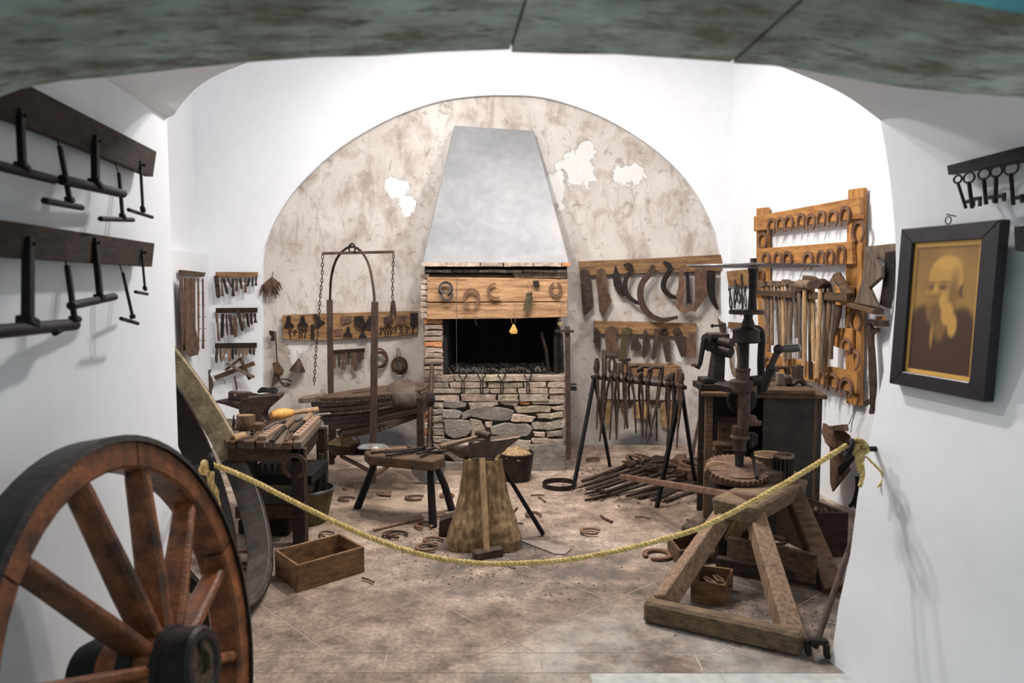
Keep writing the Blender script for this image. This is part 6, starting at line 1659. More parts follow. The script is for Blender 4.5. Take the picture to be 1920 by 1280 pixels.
for i, (x, y, h_, rz) in enumerate([(1190, 862, .16, .4), (1205, 858, .14, 1.2), (1262, 866, .15, 2.0), (1292, 870, .17, .9), (1310, 880, .14, 2.6), (1238, 864, .15, 3.0), (1180, 868, .13, 2.2)]):
    floor_shoe(x, y, h_, rz, f'rusty horseshoe on the scrap heap under the stand, {ORD[i]} of the row along the wall', i % 4, .10, 'horseshoes on the scrap heap', .2, RUST)
solo('dark_hoop', MB().tube([W(1214 + 36 * math.cos(t), 848 - 22 * math.sin(t), 6.2 - .25 * math.sin(t)) for t in [-PI + .25 + (PI - .2) * k / 16 for k in range(17)]], .012, 6), BLACK, 'black half hoop leaning on the plaster behind the scrap heap', 'hoop', smooth=True)
for q, lb, r_ in (([(990, 470), (960, 620), (925, 780), (900, 940)], 'long flat iron leaning on the wall beside the cabinet', .016), ([(1000, 560), (985, 800), (945, 960)], 'second thin iron leaning behind the cabinet post', .011)):
    P = Z8(q); n = len(P); Ys_ = [6.85, 6.7, 6.5, 6.2]
    solo('leaning_iron', MB().tube([W(x, y, Ys_[i + (4 - n)]) for i, (x, y) in enumerate(P)], r_, 6), IRON, lb, 'iron')

# ---- small boards near the corner, on the right wall
YC = lambda q: Y3([(358 + (x - 318) * .80, y) for x, y in q])
plate(RIGHT, 'wall_board', YC([(318, 160), (420, 150), (508, 143), (508, 270), (340, 272)]), WTAN, .025, .012, label='small tan board of pliers near the corner', cat='board')
g = 'pliers on the small corner board'
for i, (top, mid_, e1, e2, lb) in enumerate([((325, 290), (330, 330), (338, 485), (345, 480), 'ring headed shears at the left of the small corner board'), ((375, 225), (385, 280), (370, 440), (378, 445), 'slim dark pliers, second on the small corner board'), ((400, 260), (410, 310), (420, 410), (408, 400), 'open pliers in the middle of the small corner board'), ((438, 180), (445, 300), (435, 500), (458, 440), 'long thin tongs with tall jaws on the small corner board'), ((480, 270), (472, 320), (480, 470), (485, 440), 'thin wire pliers by the shaft of the press')]):
    c_ = RIGHT.p(*YC([mid_])[0], .05); e = T('pliers', lb, 'pliers', *place(RIGHT, c_), g)
    for q in (e1, e2): ob('arm', rod([(0, 0, 0), (RIGHT.p(*YC([((q[0] + mid_[0]) / 2 + (14 if q is e1 else -12), (q[1] + mid_[1]) / 2)])[0], .05) - c_), RIGHT.p(*YC([q])[0], .05) - c_], .007 if i != 4 else .004, 6, 3), IRON2, e, smooth=True)
    ob('jaw', rod([(0, 0, 0), RIGHT.p(*YC([top])[0], .05) - c_], [.010, .007], 6), IRON2, e, smooth=True)
    if i == 0: ob('eye', MB().tube([RIGHT.p(*YC([(325, 292)])[0], .05) - c_ + Vector((.022 * math.cos(t), 0, .022 * math.sin(t))) for t in [2 * PI * k / 12 for k in range(12)]], .005, 6, closed=True), IRON2, e, smooth=True)
plate(RIGHT, 'wall_board', YC([(330, 550), (470, 560), (465, 605), (330, 600)]), WTAN, .02, .012, label='lower small tan board behind the vice', cat='board')
plate(BACK, 'horn_strip', Y3([(268, 515), (295, 545), (330, 560), (330, 640), (290, 640)]), RUST, .01, .03, label='pointed reddish strip above the vice', cat='strip')
bar(RIGHT, 'wire_hoop', YC([(352, 740), (350, 860), (375, 950), (400, 960), (425, 860), (410, 760), (380, 690), (390, 610)]), .012, WHAND, .02, .03, label='pale bent wooden hoop hanging behind the press', cat='hoop')

# ================================================================== CABINET WITH VICE
Yc = 4.5
cx0, cx1 = W(1322, 800, Yc).x, W(1527, 800, Yc).x
zcT = W(1430, 741, Yc).z; cd = .50
cab = [
 ('top_board', MB().box(((cx0 + cx1) / 2 + .0, Yc + cd / 2 - .02, zcT + .012), (cx1 - cx0 + .05, cd + .06, .026)), WOLD, dict(bevel=.004)),
 ('top_board', MB().box(((W(1437, 0, Yc).x + W(1537, 0, Yc).x) / 2 + .0, Yc + cd / 2 - .04, zcT + .038), ((W(1537, 0, Yc).x - W(1437, 0, Yc).x) * 1.0, cd + .04, .024)), WOLD, dict(bevel=.004)),
 ('post', MB().box((cx0 + .022, Yc + .025, zcT / 2), (.044, .05, zcT)), WOLD, dict(bevel=.003)),
 ('post', MB().box((cx1 - .02, Yc + .02, zcT / 2), (.03, .04, zcT)), WHAND, dict(bevel=.003)),
 ('post', MB().box((cx0 + .022, Yc + cd - .025, zcT / 2), (.044, .05, zcT)), WDARK, dict(bevel=.003)),
 ('side_panel', MB().box((cx1 - .012, Yc + cd / 2, zcT / 2), (.02, cd - .02, zcT - .01)), WDARK, {}),
 ('back_panel', MB().box(((cx0 + cx1) / 2, Yc + cd - .03, zcT / 2), (cx1 - cx0 - .04, .02, zcT - .02)), BLACK, {}),
 ('front_board', PB(1428, 742, 1524, 1000, Yc + .0, .02), mat('slate_board', (.05, .044, .038), (.025, .022, .02), 8, .7, 0, .3, c3=(.075, .065, .055)), dict(bevel=.003)),
 ('shelf', MB().box(((cx0 + cx1) / 2, Yc + cd / 2, .40), (cx1 - cx0 - .06, cd - .08, .02)), WDARK, {}),
 ('rail', PB(1336, 781, 1390, 789, Yc + .01, .025), WDARK, {}),
 ('door_board', PB(1336, 790, 1350, 845, Yc + .2, .02), WOLD, dict(bevel=.002)), ('door_board', PB(1351, 790, 1377, 845, Yc + .2, .02), WOLD, dict(bevel=.002)),
]
e = parts('work_cabinet', 'tall dark open cabinet with wooden top under the vice', 'cabinet', cab)
p0 = Matrix.Translation((cx0, Yc, 0)); e.matrix_world = p0 @ Matrix.Rotation(math.radians(-9), 4, 'Z') @ p0.inverted() @ Matrix.Translation(e.location)
solo('slatted_basket', MB().box((0, 0, .03), (.17, .12, .06)).box((0, -.01, .075), (.19, .13, .018)).box((0, -.01, .10), (.16, .12, .02)).box((-.06, -.07, .06), (.05, .02, .1), rz=.4), WOLD, 'slatted brown wood bundle on the cabinet shelf', 'basket', bevel=.004).location = (W(1357, 850, Yc + .12).x, Yc + .12, .411)
# ledge and vice at the left corner
lx0, lx1 = W(1304, 720, Yc).x, W(1362, 720, Yc).x
zL = zcT + .026
vz = lambda y: W(1350, y, Yc + .1).z
Yv = Yc + .10
def VP(x, y, dy=0): return Y3([(x, y)])[0], dy
def V3(x, y, dy=0.0): p = Y3([(x, y)])[0]; return W(p[0], p[1], Yv + dy)
zbv = zL
colx0, colx1 = V3(205, 900).x, V3(310, 900).x
vice = [
 ('base_block', MB().box(((V3(105, 1040).x + V3(265, 1040).x) / 2, Yv, zbv + .020), (V3(265, 0).x - V3(105, 0).x, .20, .038)), IRON2, dict(bevel=.005)),
 ('base_flange', MB().box(((V3(135, 990).x + V3(290, 990).x) / 2, Yv, zbv + .052), (V3(295, 0).x - V3(140, 0).x, .15, .030)), IRON2, dict(bevel=.005)),
 ('column', MB().beam((.5 * (colx0 + colx1), Yv, zbv + .05), (.5 * (colx0 + colx1) + .015, Yv, V3(0, 745).z), .08, .11, (0, 1, 0), taper=.8), IRON2, dict(bevel=.01)),
 ('head', MB().box((.5 * (V3(215, 0).x + V3(350, 0).x), Yv, V3(0, 690).z), (V3(350, 0).x - V3(215, 0).x, .12, .05)), IRON2, dict(bevel=.01)),
 ('jaw_frame', MB().box((.5 * (V3(212, 0).x + V3(352, 0).x), Yv, V3(0, 655).z), (V3(352, 0).x - V3(212, 0).x, .15, .030)), IRON, dict(bevel=.004)),
 ('drum', MB().cyl(V3(250, 690, -.03), V3(375, 722, -.10), .033, n=18), IRON2, dict(smooth=True)),
 ('drum', MB().cyl(V3(240, 750, -.02), V3(375, 786, -.10), .036, n=18), IRON2, dict(smooth=True)),
 ('drum_nut', MB().cyl(V3(372, 722, -.10), V3(382, 724, -.115), .020, n=6), IRON, {}),
 ('crank_arm', MB().tube([V3(185, 680, -.08), V3(165, 700, -.08), V3(150, 780, -.08), V3(135, 870, -.08), V3(120, 905, -.08), V3(100, 893, -.08)], [.022, .018, .015, .014, .014, .010], 8), BLACK, dict(smooth=True)),
 ('crank_handle', MB().tube([V3(110, 888, -.08), V3(85, 882, -.10), V3(62, 876, -.11)], [.009, .013, .010], 10), WHAND, dict(smooth=True)),
 ('crank_hub', MB().cyl(V3(180, 680, -.09), V3(240, 690, .02), .030, n=12), IRON2, dict(smooth=True)),
 ('gear', MB().gear(.034, .02, 12, .006, Matrix.Translation(V3(205, 735, -.08)) @ Matrix.Rotation(PI / 2, 4, 'X')), IRON2, {}),
 ('screw', MB().cyl(V3(318, 640), V3(318, 560), .014, n=8), IRON, {}), ('screw_handle', MB().cyl(V3(230, 580), V3(318, 578), .006, n=6).ball(V3(230, 580), .012, 6), IRON2, {}),
]
parts('bench_vice', 'heavy dark iron vice with crank on the cabinet corner', 'vice', vice)
# things on the cabinet top
ztop2 = zcT + .051
ZT = Z(1430, 620, 9.146)
def tb(x, y, dy): p = ZT([(x, y)])[0]; return W(p[0], p[1], Yc + dy)
def prismT(q, dy, t): P = [tb(x, y, dy) for x, y in q]; return MB().prism([(p.x, max(p.z, ztop2 + .001)) for p in P], Yc + dy - t / 2, Yc + dy + t / 2)
g = 'irons on the cabinet top'
solo('hollow_block', prismT([(228, 990), (235, 710), (345, 720), (345, 990)], .06, .05), WGREY, 'pale brown hollow square post on the cabinet top', 'block', g, bevel=.005)
solo('square_iron', prismT([(380, 960), (382, 790), (460, 770), (485, 900), (480, 960)], .10, .05), IRON, 'dark squat iron block right of the hollow post', 'block', g, bevel=.005)
solo('wedge_iron', prismT([(380, 990), (400, 950), (470, 945), (525, 980)], .04, .05), IRON2, 'flat dark wedge in front of the cabinet irons', 'wedge', g, bevel=.004)
solo('stake_anvil', prismT([(500, 960), (535, 800), (525, 600), (545, 585), (660, 585), (668, 610), (655, 650), (660, 800), (700, 860), (745, 975)], .20, .08), IRON, 'stake anvil with flared foot on the cabinet top', 'anvil', g, bevel=.006)
solo('horseshoe_iron', MB().tube([tb(x, y, .05) for x, y in smoothp([(525, 975), (530, 920), (570, 880), (640, 860), (700, 900), (735, 965)], 4, False)], .014, 6), IRON2, 'curved dark iron at the foot of the stake anvil', 'iron', g, smooth=True)
solo('framed_iron', prismT([(160, 990), (165, 740), (180, 590), (440, 600), (470, 740), (400, 750), (380, 650), (260, 660), (240, 760), (220, 990)], .26, .05), WOLD, 'brown bridge shaped iron at the back of the cabinet top', 'iron', g, bevel=.004)
solo('stone_chip', prismT([(85, 970), (100, 910), (150, 935), (140, 970)], .04, .04), WLIGHT, 'small pale chip at the left of the cabinet irons', 'chip', g)
solo('wood_offcut', MB().box((0, 0, .03), (.05, .06, .05), rz=.5).box((.06, .02, .02), (.05, .04, .04), rz=-.4), WHAND, 'two small wooden offcuts beside the vice base', 'offcut').location = Vector((V3(320, 985, 0).x, Yv, zL))

# ================================================================== TRESTLE
zS = .455
tF = [G(x, y, zS) for x, y in Y5([(540, 100), (925, 175)])]
ax0 = (tF[0] + tF[1]) / 2; far_ = G(1475, 892, zS); dv = (far_ - ax0); dv.z = 0; Ltr = dv.length; dv.normalize(); sv = Vector((dv.y, -dv.x, 0))
wS = .24
mb = MB()
vs = []
for z_ in (zS - .10, zS):
    k = .85 if z_ < zS else 1
    vs += [ax0 - sv * wS / 2 * k, ax0 + sv * wS / 2 * k, ax0 + dv * Ltr + sv * wS / 2 * k, ax0 + dv * Ltr - sv * wS / 2 * k]
vs = [Vector((v.x, v.y, (zS - .10) if i < 4 else zS)) for i, v in enumerate(vs)]
# bring the near end in from the pixel corners
mb.add(vs, [(3, 2, 1, 0), (4, 5, 6, 7), (0, 1, 5, 4), (1, 2, 6, 5), (2, 3, 7, 6), (3, 0, 4, 7)])
tr = [('beam', mb, WTRE, dict(bevel=.012))]
gp = lambda x, y, z=0: G(*Y5([(x, y)])[0], z)
def tleg(top, foot, w0, w1, m, t1=1.0, nm='leg'):
    a = Vector(top); b = Vector(foot); return (nm, MB().beam(b, a, w0, w1, (0, 1, 0), taper=t1), m, dict(bevel=.006))
nearc = ax0 + dv * .10
hb1 = gp(200, 800, .06); hb2 = gp(1130, 1010, .06)
tr += [tleg(nearc - sv * .07 + Vector((0, 0, -.06)), gp(285, 770, .05), .085, .09, WHAND, .9), tleg(nearc + sv * .06 + Vector((0, 0, -.07)), gp(1110, 1060, .02), .09, .10, WHAND, .85),
       tleg(nearc - sv * .02 + dv * .25 + Vector((0, 0, -.05)), gp(600, 500, .0) + Vector((0, 0, .01)), .075, .075, WSTUMP, .9),
       tleg(ax0 + dv * (Ltr - .08) + sv * .05 + Vector((0, 0, -.03)), gp(1355, 700, .01), .10, .11, WOLD, .85),
       ('foot_rail', MB().beam(hb1 + Vector((-.02, 0, -.01)), hb2 + Vector((.02, 0, -.012)), .075, .095), WTRE, dict(bevel=.012)),
       ('stretcher', MB().beam(gp(620, 515, .05), gp(1330, 640, .05), .05, .06), WDARK, dict(bevel=.004)),
       ('stretcher', MB().beam(gp(690, 440, .11), gp(1250, 560, .11), .03, .15), WOLD, dict(bevel=.004))]
parts('trestle', 'rough wooden trestle with splayed legs and foot rail at the front right', 'trestle', tr)
# ---- big rusty bar lying from the trestle to the heap
a, b = W(1165, 893, 5.2), W(1414, 927, 3.58)
b.z = zS + .022
solo('long_bar', MB().beam(a, b, .034, .034), mat('brown_bar', (.20, .115, .08), (.10, .055, .04), 14, .45, .2, .2), 'long brown square bar reaching from the trestle over the tong heap', 'bar', bevel=.004)

# ---- screw press on a post in front of the cabinet
Yr = 4.02
def R3(x, y, dy=0.0): p = Y3([(x, y)])[0]; return W(p[0], p[1], Yr + dy)
def R4(x, y, dy=0.0): p = Y4([(x, y)])[0]; return W(p[0], p[1], Yr + dy)
TZ = lambda p: Matrix.Translation(p)
xs = R4(470, 500).x
zbse = R4(0, 690).z
def axp(py, fn=R3): return Vector((xs, Yr, fn(0, py).z))
xt = R3(543, 300).x
top = Vector((xt, Yr, 0))
def lth(prof, x, m, n=24): return MB().lathe(prof, n, Matrix.Translation((x, Yr, 0)))
zz = lambda y: R3(0, y).z
z4 = lambda y: R4(0, y).z
xb = R3(500, 800).x
disc = [(.012, zz(130)), (.05, zz(125)), (.075, zz(118)), (R3(1000, 0).x - xt, zz(128)), (R3(1060, 0).x - xt, zz(118)), (R3(1060, 0).x - xt - .004, zz(108)), (.09, zz(103)), (.03, zz(92)), (.012, zz(90))]
sc_poly = [
 ('fly_wheel', MB().lathe(disc, 56, Matrix.Translation((xt, Yr, 0))), STEELG, dict(smooth=True)),
 ('nut', MB().cyl((xt, Yr, zz(95)), (xt, Yr, zz(58)), .018, n=6), IRON, {}),
 ('shaft', lth([(.024, zz(470)), (.020, zz(360)), (.021, zz(180)), (.028, zz(135))], xt, 0), IRON2, dict(smooth=True)),
 ('hand_disc', MB().lathe([(.03, zz(492)), (.088, zz(490)), (.090, zz(470)), (.085, zz(458)), (.03, zz(452))], 36, Matrix.Translation((R3(505, 0).x, Yr, 0))), IRON, dict(smooth=True)),
 ('neck', MB().lathe([(.034, zz(600)), (.032, zz(560)), (.022, zz(520)), (.026, zz(480))], 18, Matrix.Translation((R3(520, 0).x, Yr, 0))), IRON2, dict(smooth=True)),
 ('cap', MB().lathe([(.060, zz(712)), (.074, zz(700)), (.068, zz(650)), (.070, zz(612)), (.055, zz(595)), (.03, zz(588))], 28, Matrix.Translation((R3(508, 0).x, Yr, 0))), IRON2, dict(smooth=True)),
 ('column', MB().tube([R3(x, y, .07) for x, y in smoothp([(540, 600), (595, 615), (612, 680), (605, 850), (608, 1000), (600, 1110)], 4, False)], .020, 10), BLACK, dict(smooth=True)),
 ('column', MB().tube([R3(x, y, .12) for x, y in smoothp([(450, 620), (445, 750), (450, 900), (455, 1010)], 3, False)], .016, 10), BLACK, dict(smooth=True)),
 ('screw', MB().lathe([(.030 if k % 2 else .024, zz(925) + (zz(712) - zz(925)) * k / 44) for k in range(45)], 18, Matrix.Translation((R3(492, 0).x, Yr, 0))), STEELG, {}),
 ('sleeve', MB().lathe([(.036, zz(1005)), (.036, zz(930)), (.040, zz(925)), (.040, zz(912)), (.030, zz(908))], 24, Matrix.Translation((R3(488, 0).x, Yr, 0))), IRON, dict(smooth=True)),
 ('collar', MB().lathe([(.050, zz(1100)), (.060, zz(1085)), (.062, zz(1010)), (.052, zz(1000)), (.03, zz(995))], 26, Matrix.Translation((R3(475, 0).x, Yr, 0))), IRON, dict(smooth=True)),
 ('side_arm', MB().beam(R3(250, 1040, .06), R3(450, 1080, .0), .10, .035, (0, 0, 1)), IRON2, dict(bevel=.006)),
 ('side_lug', MB().cyl(R3(520, 1010, .03), R3(600, 1000, .05), .028, n=12), IRON2, dict(smooth=True)),
 ('big_gear', MB().gear((R3(640, 0).x - R3(398, 0).x) / 2, .035, 30, .012, Matrix.Translation((R3(518, 0).x, Yr + .09, zz(1165))) @ Matrix.Rotation(PI / 2, 4, 'X')), IRON2, {}),
 ('gear_boss', MB().cyl((R3(518, 0).x, Yr + .04, zz(1165)), (R3(518, 0).x, Yr - .02, zz(1165)), .045, n=18), BLACK, dict(smooth=True)),
 ('spindle', MB().lathe([(.030, z4(260)), (.032, z4(120)), (.032, z4(-20))], 18, Matrix.Translation((R4(483, 0).x, Yr - .02, 0))), IRON, dict(smooth=True)),
 ('bevel_gear', MB().gear(.050, .02, 16, .008, Matrix.Translation((R4(558, 0).x, Yr, z4(238))) ).lathe([(.046, z4(232)), (.026, z4(165)), (.010, z4(158))], 16, Matrix.Translation((R4(548, 0).x, Yr, 0))), RUST, {}),
 ('ring_gear', MB().gear(.042, .05, 22, .006, Matrix.Translation((R4(468, 0).x, Yr, z4(325)))).lathe([(.050, z4(345)), (.050, z4(325)), (.040, z4(322))], 24, Matrix.Translation((R4(468, 0).x, Yr, 0))), RUST, {}),
 ('gland', MB().lathe([(.030, z4(450)), (.036, z4(440)), (.033, z4(420)), (.036, z4(345)), (.03, z4(340))], 22, Matrix.Translation((R4(468, 0).x, Yr, 0))), IRON, dict(smooth=True)),
 ('lug', MB().box(R4(560, 350, .02), (.04, .05, .06)).ball(R4(545, 400, .0), .022, 8), IRON2, dict(bevel=.004)),
 ('lower_spindle', MB().lathe([(.026, z4(610)), (.022, z4(560)), (.024, z4(450))], 18, Matrix.Translation((R4(465, 0).x, Yr, 0))), IRON2, dict(smooth=True)),
 ('clamp', MB().cyl(R4(460, 640), R4(460, 600), .026, n=16).box(R4(400, 620, -.01), (.05, .03, .016)), IRON2, dict(smooth=True)),
 ('lever', MB().tube([R3(742, 765, -.10), R3(690, 880, -.09), R3(690, 900, -.09), R3(620, 1080, -.03)], [.017, .016, .026, .020], 10), IRON2, dict(smooth=True)),
 ('lever_ball', MB().ball(R3(742, 763, -.10), .026, 12), IRON2, dict(smooth=True)),
 ('lever_handle', MB().tube([R3(765, 762, -.10), R3(800, 758, -.11), R3(860, 755, -.13), R3(912, 748, -.15)], [.016, .019, .021, .018], 12), STEELG, dict(smooth=True)),
]
# toothed cast base plate, tilted to the front
bc = (R4(440, 650))
cpl = Vector((R4(440, 0).x, Yr - .02, zS + .045))
sc_poly.append(('base_plate', MB().gear(.165, .022, 36, .010, Matrix.Translation(cpl) @ Matrix.Rotation(.22, 4, 'X')), RUST, {}))
sc_poly.append(('base_plate', MB().lathe([(.13, -.05), (.135, 0)], 28, Matrix.Translation(cpl)), RUST, {}))
sc_poly.append(('base_rib', MB().beam(cpl + Vector((.06, -.14, .0)), cpl + Vector((.085, .02, .09)), .012, .03), BLACK, {}))
parts('screw_press', 'tall cast iron screw press with flat wheel on top and gears', 'press', sc_poly)
zpb = cpl.z - .052
solo('press_block', MB().box((cpl.x - .02, Yr + .06, zpb / 2), (.17, .22, zpb - .004)), WDARK, 'dark timber block under the screw press', 'block', bevel=.01)
# frayed wires beside the plate
for k, q in enumerate(([(335, 545), (260, 535), (200, 555), (178, 605)], [(335, 552), (250, 560), (200, 585), (185, 612)])):
    solo('bent_wire', MB().tube([R4(x, y, -.05) for x, y in smoothp(q, 4, False)], .004, 5), WLIGHT, ('upper' if k == 0 else 'lower') + ' pale bent wire left of the toothed base plate', 'wire')
# tins on the trestle
c = Vector((R4(765, 0).x, Yr + .12, zS + .002)); hh_ = z4(480) - z4(590)
parts('round_tin', 'low round brown tin behind the small tin on the trestle', 'tin', [('body', MB().lathe([(.085, 0), (.085, .09), (.088, .092), (.088, .10), (.001, .101)], 30, Matrix.Translation(c)), TIN, dict(smooth=True)),
    ('lid_rim', MB().tube([c + Vector((.086 * math.cos(t), .086 * math.sin(t), .101)) for t in [2 * PI * k / 30 for k in range(30)]], .004, 6, closed=True), LEATHT, dict(smooth=True))])
c = Vector((R4(812, 0).x, Yr - .02, zS + .002))
mb = MB()
for k in range(14):
    a = 2 * PI * k / 14; mb.beam(c + Vector((.046 * math.cos(a), .046 * math.sin(a), 0)), c + Vector((.046 * math.cos(a), .046 * math.sin(a), .125)), .012, .008)
parts('slotted_drum', 'small slotted cylindrical iron cage on the trestle', 'drum', [('bars', mb, IRON2, dict(kind='stuff')), ('rim', MB().lathe([(.040, .12), (.052, .12), (.052, .135), (.040, .135), (.040, .12)], 24, Matrix.Translation(c), cap=False), TIN, dict(smooth=True)), ('base', MB().lathe([(.05, 0), (.052, .01), (.001, .012)], 24, Matrix.Translation(c)), IRON2, {}), ('core', MB().cyl(c, c + Vector((0, 0, .12)), .025, n=10), BLACK, {})])
solo('dark_cloth', MB().box((R4(690, 0).x, Yr - .03, zS + .03), (.13, .12, .055), rz=.4).jit(.02, 12), LEATH, 'crumpled dark leather beside the tins on the trestle', 'cloth', bevel=.01)
for i, (x, y) in enumerate(((895, 590), (640, 590), (930, 620))):
    solo('small_nut', MB().ball((R4(x, 0).x, Yr + .02 * i, zS + .018), .016, 6, (1.2, 1, .9)), WLIGHT if i != 1 else TIN, ('small pale stone right of the slotted cage', 'tiny bolt left of the round tin', 'pale pebble at the end of the trestle')[i], 'stone')

# ---- boxes at the right
def gx(q): return [G(*p) for p in Y5(q)]
f0, f1 = G(*Y5([(1250, 490)])[0]), G(*Y5([(1450, 478)])[0])
Yk = G(1535, 1044).y
b0, b1 = W(1532, 1000, Yk), W(1590, 1000, Yk)
back = Vector((-.18, .55, 0))
open_box('dark_crate', 'tall dark open wooden crate by the right wall', [Vector((b0.x, Yk, 0)), Vector((b1.x, Yk, 0)), Vector((b1.x, Yk, 0)) + back, Vector((b0.x, Yk, 0)) + back], W(1560, 961, Yk).z, .018, WDARK)
zk = W(1560, 961, Yk).z
ob2 = solo('metal_scraps', MB().tube([Vector((b0.x + .03 + .02 * i, Yk + .12 + .03 * math.sin(i), zk - .05 + .03 * (i % 2))) for i in range(6)], .014, 6), IRON, 'short iron chain lying in the dark crate', 'chain')
solo('crate_filling', MB().box(((b0.x + b1.x) / 2 - .06, Yk + .3, zk - .14), (.12, .3, .1)).jit(.02, 8), IRON, 'dusty iron lumps filling the dark crate', 'iron')
f0, f1, r1_ = gp(452, 770), gp(672, 802), gp(722, 690)
bx = open_box('tool_box', 'small open drawer with pliers under the trestle', [f0, f1, f1 + (G(*Y5([(722, 690)])[0]) - f1) * 1.0, f0 + (G(*Y5([(722, 690)])[0]) - f1)], .105, .010, WBOX)
cbx = bx.location
for k, (dx, dy, rz) in enumerate(((-.02, .02, 1.2), (.03, .03, 2.2), (.06, .0, 1.9))):
    e = T('small_pliers', ('left pliers in the small open drawer', 'middle crossed pliers in the small open drawer', 'right pliers in the small open drawer')[k], 'pliers', cbx + Vector((dx, dy, .03 + .016 * k)), (0, 0, rz), 'pliers in the drawer')
    for s_ in (-1, 1): ob('handle', MB().tube([(0, 0, 0), (.04, s_ * .014, .0), (.085, s_ * .008, .008)], [.006, .007, .005], 6), RUST if k else WHAND, e, smooth=True); ob('jaw', MB().tube([(0, 0, 0), (-.02, -s_ * .010, 0), (-.045, -s_ * .002, 0)], [.007, .008, .004], 6), IRON, e, smooth=True)
f0 = G(1274, 1066); l0 = G(1251, 1036); f1 = f0 + Vector((.20, .10, 0))
open_box('small_crate', 'small low open crate left of the trestle legs', [f0, f1, f1 + (l0 - f0) + Vector((0, .02, 0)), l0], .095, .012, WOLD)
solo('rust_ring', MB().lathe([(.035, .001), (.05, .001), (.05, .03), (.035, .03), (.035, .001)], 20, Matrix.Translation((f0.x + .09, f0.y + .09, .012)), cap=False), RUST, 'little rusty ring inside the small low crate', 'ring')
solo('crate_hook', MB().tube([gp(x, y, .02) for x, y in ((795, 598), (790, 585), (797, 575), (805, 582))], .005, 6), IRON, 'tiny hook on the sand right of the drawer', 'hook')
solo('floor_timber', MB().beam(G(1290, 1000, .05), G(1345, 955, .05), .09, .08).jit(.01, 9), WGREY, 'short grey log lying left of the trestle top', 'log', bevel=.01)
# clevis rod at the right edge
a, b = G(1528, 1212, .05), W(1598, 1010, 3.35)
parts('drag_rod', 'long dark rod with clevis foot leaning inside the right jamb', 'rod', [('shaft', MB().tube([a, a.lerp(b, .5), b], [.014, .013, .012], 8), IRON, dict(smooth=True)),
    ('clevis', MB().beam(a + Vector((-.03, 0, .03)), a + Vector((-.025, 0, -.035)), .02, .03).beam(a + Vector((.04, -.01, .02)), a + Vector((.045, -.01, -.04)), .02, .03).beam(a + Vector((-.035, 0, .025)), a + Vector((.05, 0, .02)), .03, .02), IRON2, dict(bevel=.003))])

# ================================================================== RIGHT WALL: RACK OF HORSESHOES AND HAMMERS
Q1 = lambda q: Y1(q)
rp2 = []
def rplank(q, zf, m, d, t, lb=None, nm='plank'):
    P = [RIGHT.p(x, y, d) for x, y in zf(q)]
    return nm, [(p.x, p.z) for p in P], d, t, m
cR = RIGHT.p(1520, 560, 0)
e = T('tool_rack', 'tall orange wooden rack of horseshoes and hammers on the right wall', 'rack', *place(RIGHT, cR))
for nm, q, d, t, m in (
    rplank([(200, 295), (315, 282), (318, 560), (322, 1270), (200, 1280)], Y1, WORANGEV, .02, .03, nm='upright'),
    rplank([(1210, 90), (1375, 68), (1372, 300), (1350, 900), (1330, 1280), (1180, 1280), (1195, 600)], Y1, WORANGEV, .02, .03, nm='upright'),
    rplank([(172, 382), (1330, 170), (1340, 405), (172, 545)], Y1, WORANGE, .055, .03),
    rplank([(200, 735), (1245, 655), (1258, 905), (200, 890)], Y1, WORANGE, .055, .03)):
    ob(nm, MB().prism([(x - cR.x, z - cR.z) for x, z in q], -d - t, -d), m, e, bevel=.003)
for nm, q, d, t, m in (
    rplank([(150, 60), (240, 60), (240, 720), (185, 720)], Y2, WORANGEV, .02, .03, nm='upright'),
    rplank([(930, 0), (1065, 0), (1060, 600), (1045, 1190), (935, 1170), (925, 600)], Y2, WORANGEV, .02, .03, nm='upright'),
    rplank([(185, 715), (520, 800), (1030, 905), (1020, 1085), (620, 980), (190, 860)], Y2, WORANGE, .055, .03),
    rplank([(840, 520), (970, 530), (970, 700), (920, 720), (795, 670)], Y2, WORANGE, .06, .02, nm='patch_board'),
    rplank([(925, 160), (975, 165), (968, 330), (928, 328)], Y2, WORANGE, .06, .10, nm='rail_bracket')):
    ob(nm, MB().prism([(x - cR.x, z - cR.z) for x, z in q], -d - t, -d), m, e, bevel=.003)
P = [RIGHT.p(*k, .0) for k in Y2([(130, 200), (930, 225), (930, 300), (130, 245)])]
ob('hammer_rail', MB().prism([(p.x - cR.x, p.z - cR.z) for p in [RIGHT.p(*k, .15) for k in Y2([(130, 198), (440, 210), (932, 225), (930, 298), (440, 265), (130, 243)])]], -.172, -.150), WOLD, e, bevel=.002)
ob('hammer_rail', MB().prism([(p.x - cR.x, p.z - cR.z) for p in [RIGHT.p(*k, .09) for k in Y2([(150, 205), (930, 225), (930, 255), (150, 228)])]], -.11, -.09), WOLD, e, bevel=.002)
g1 = 'horseshoes on the top plank of the rack'; g2 = 'horseshoes on the second plank of the rack'
hpx = lambda px, py, hgt: RIGHT.p(px, py - hgt / 2, .09).z - RIGHT.p(px, py + hgt / 2, .09).z
def rshoe(zf, s_, x, y, w_, h_, lb, grp, var=0, d=.095, rot=0, m=None):
    p = zf([(x, y)])[0]; h = hpx(p[0], p[1], h_ / s_)
    a = RIGHT.p(p[0] - w_ / s_ / 2, p[1], d); b = RIGHT.p(p[0] + w_ / s_ / 2, p[1], d)
    sx_ = (b.x - a.x) / (h * .84)
    return shoe(RIGHT, p[0], p[1], h, d, lb, var, rot, grp, min(max(sx_, .6), 1.35), m=m)
top_row = [(335, 500, 90, 200), (430, 485, 95, 190), (520, 470, 95, 200), (655, 455, 95, 210), (762, 455, 100, 205), (875, 430, 105, 220), (1000, 415, 115, 215), (1135, 390, 115, 245)]
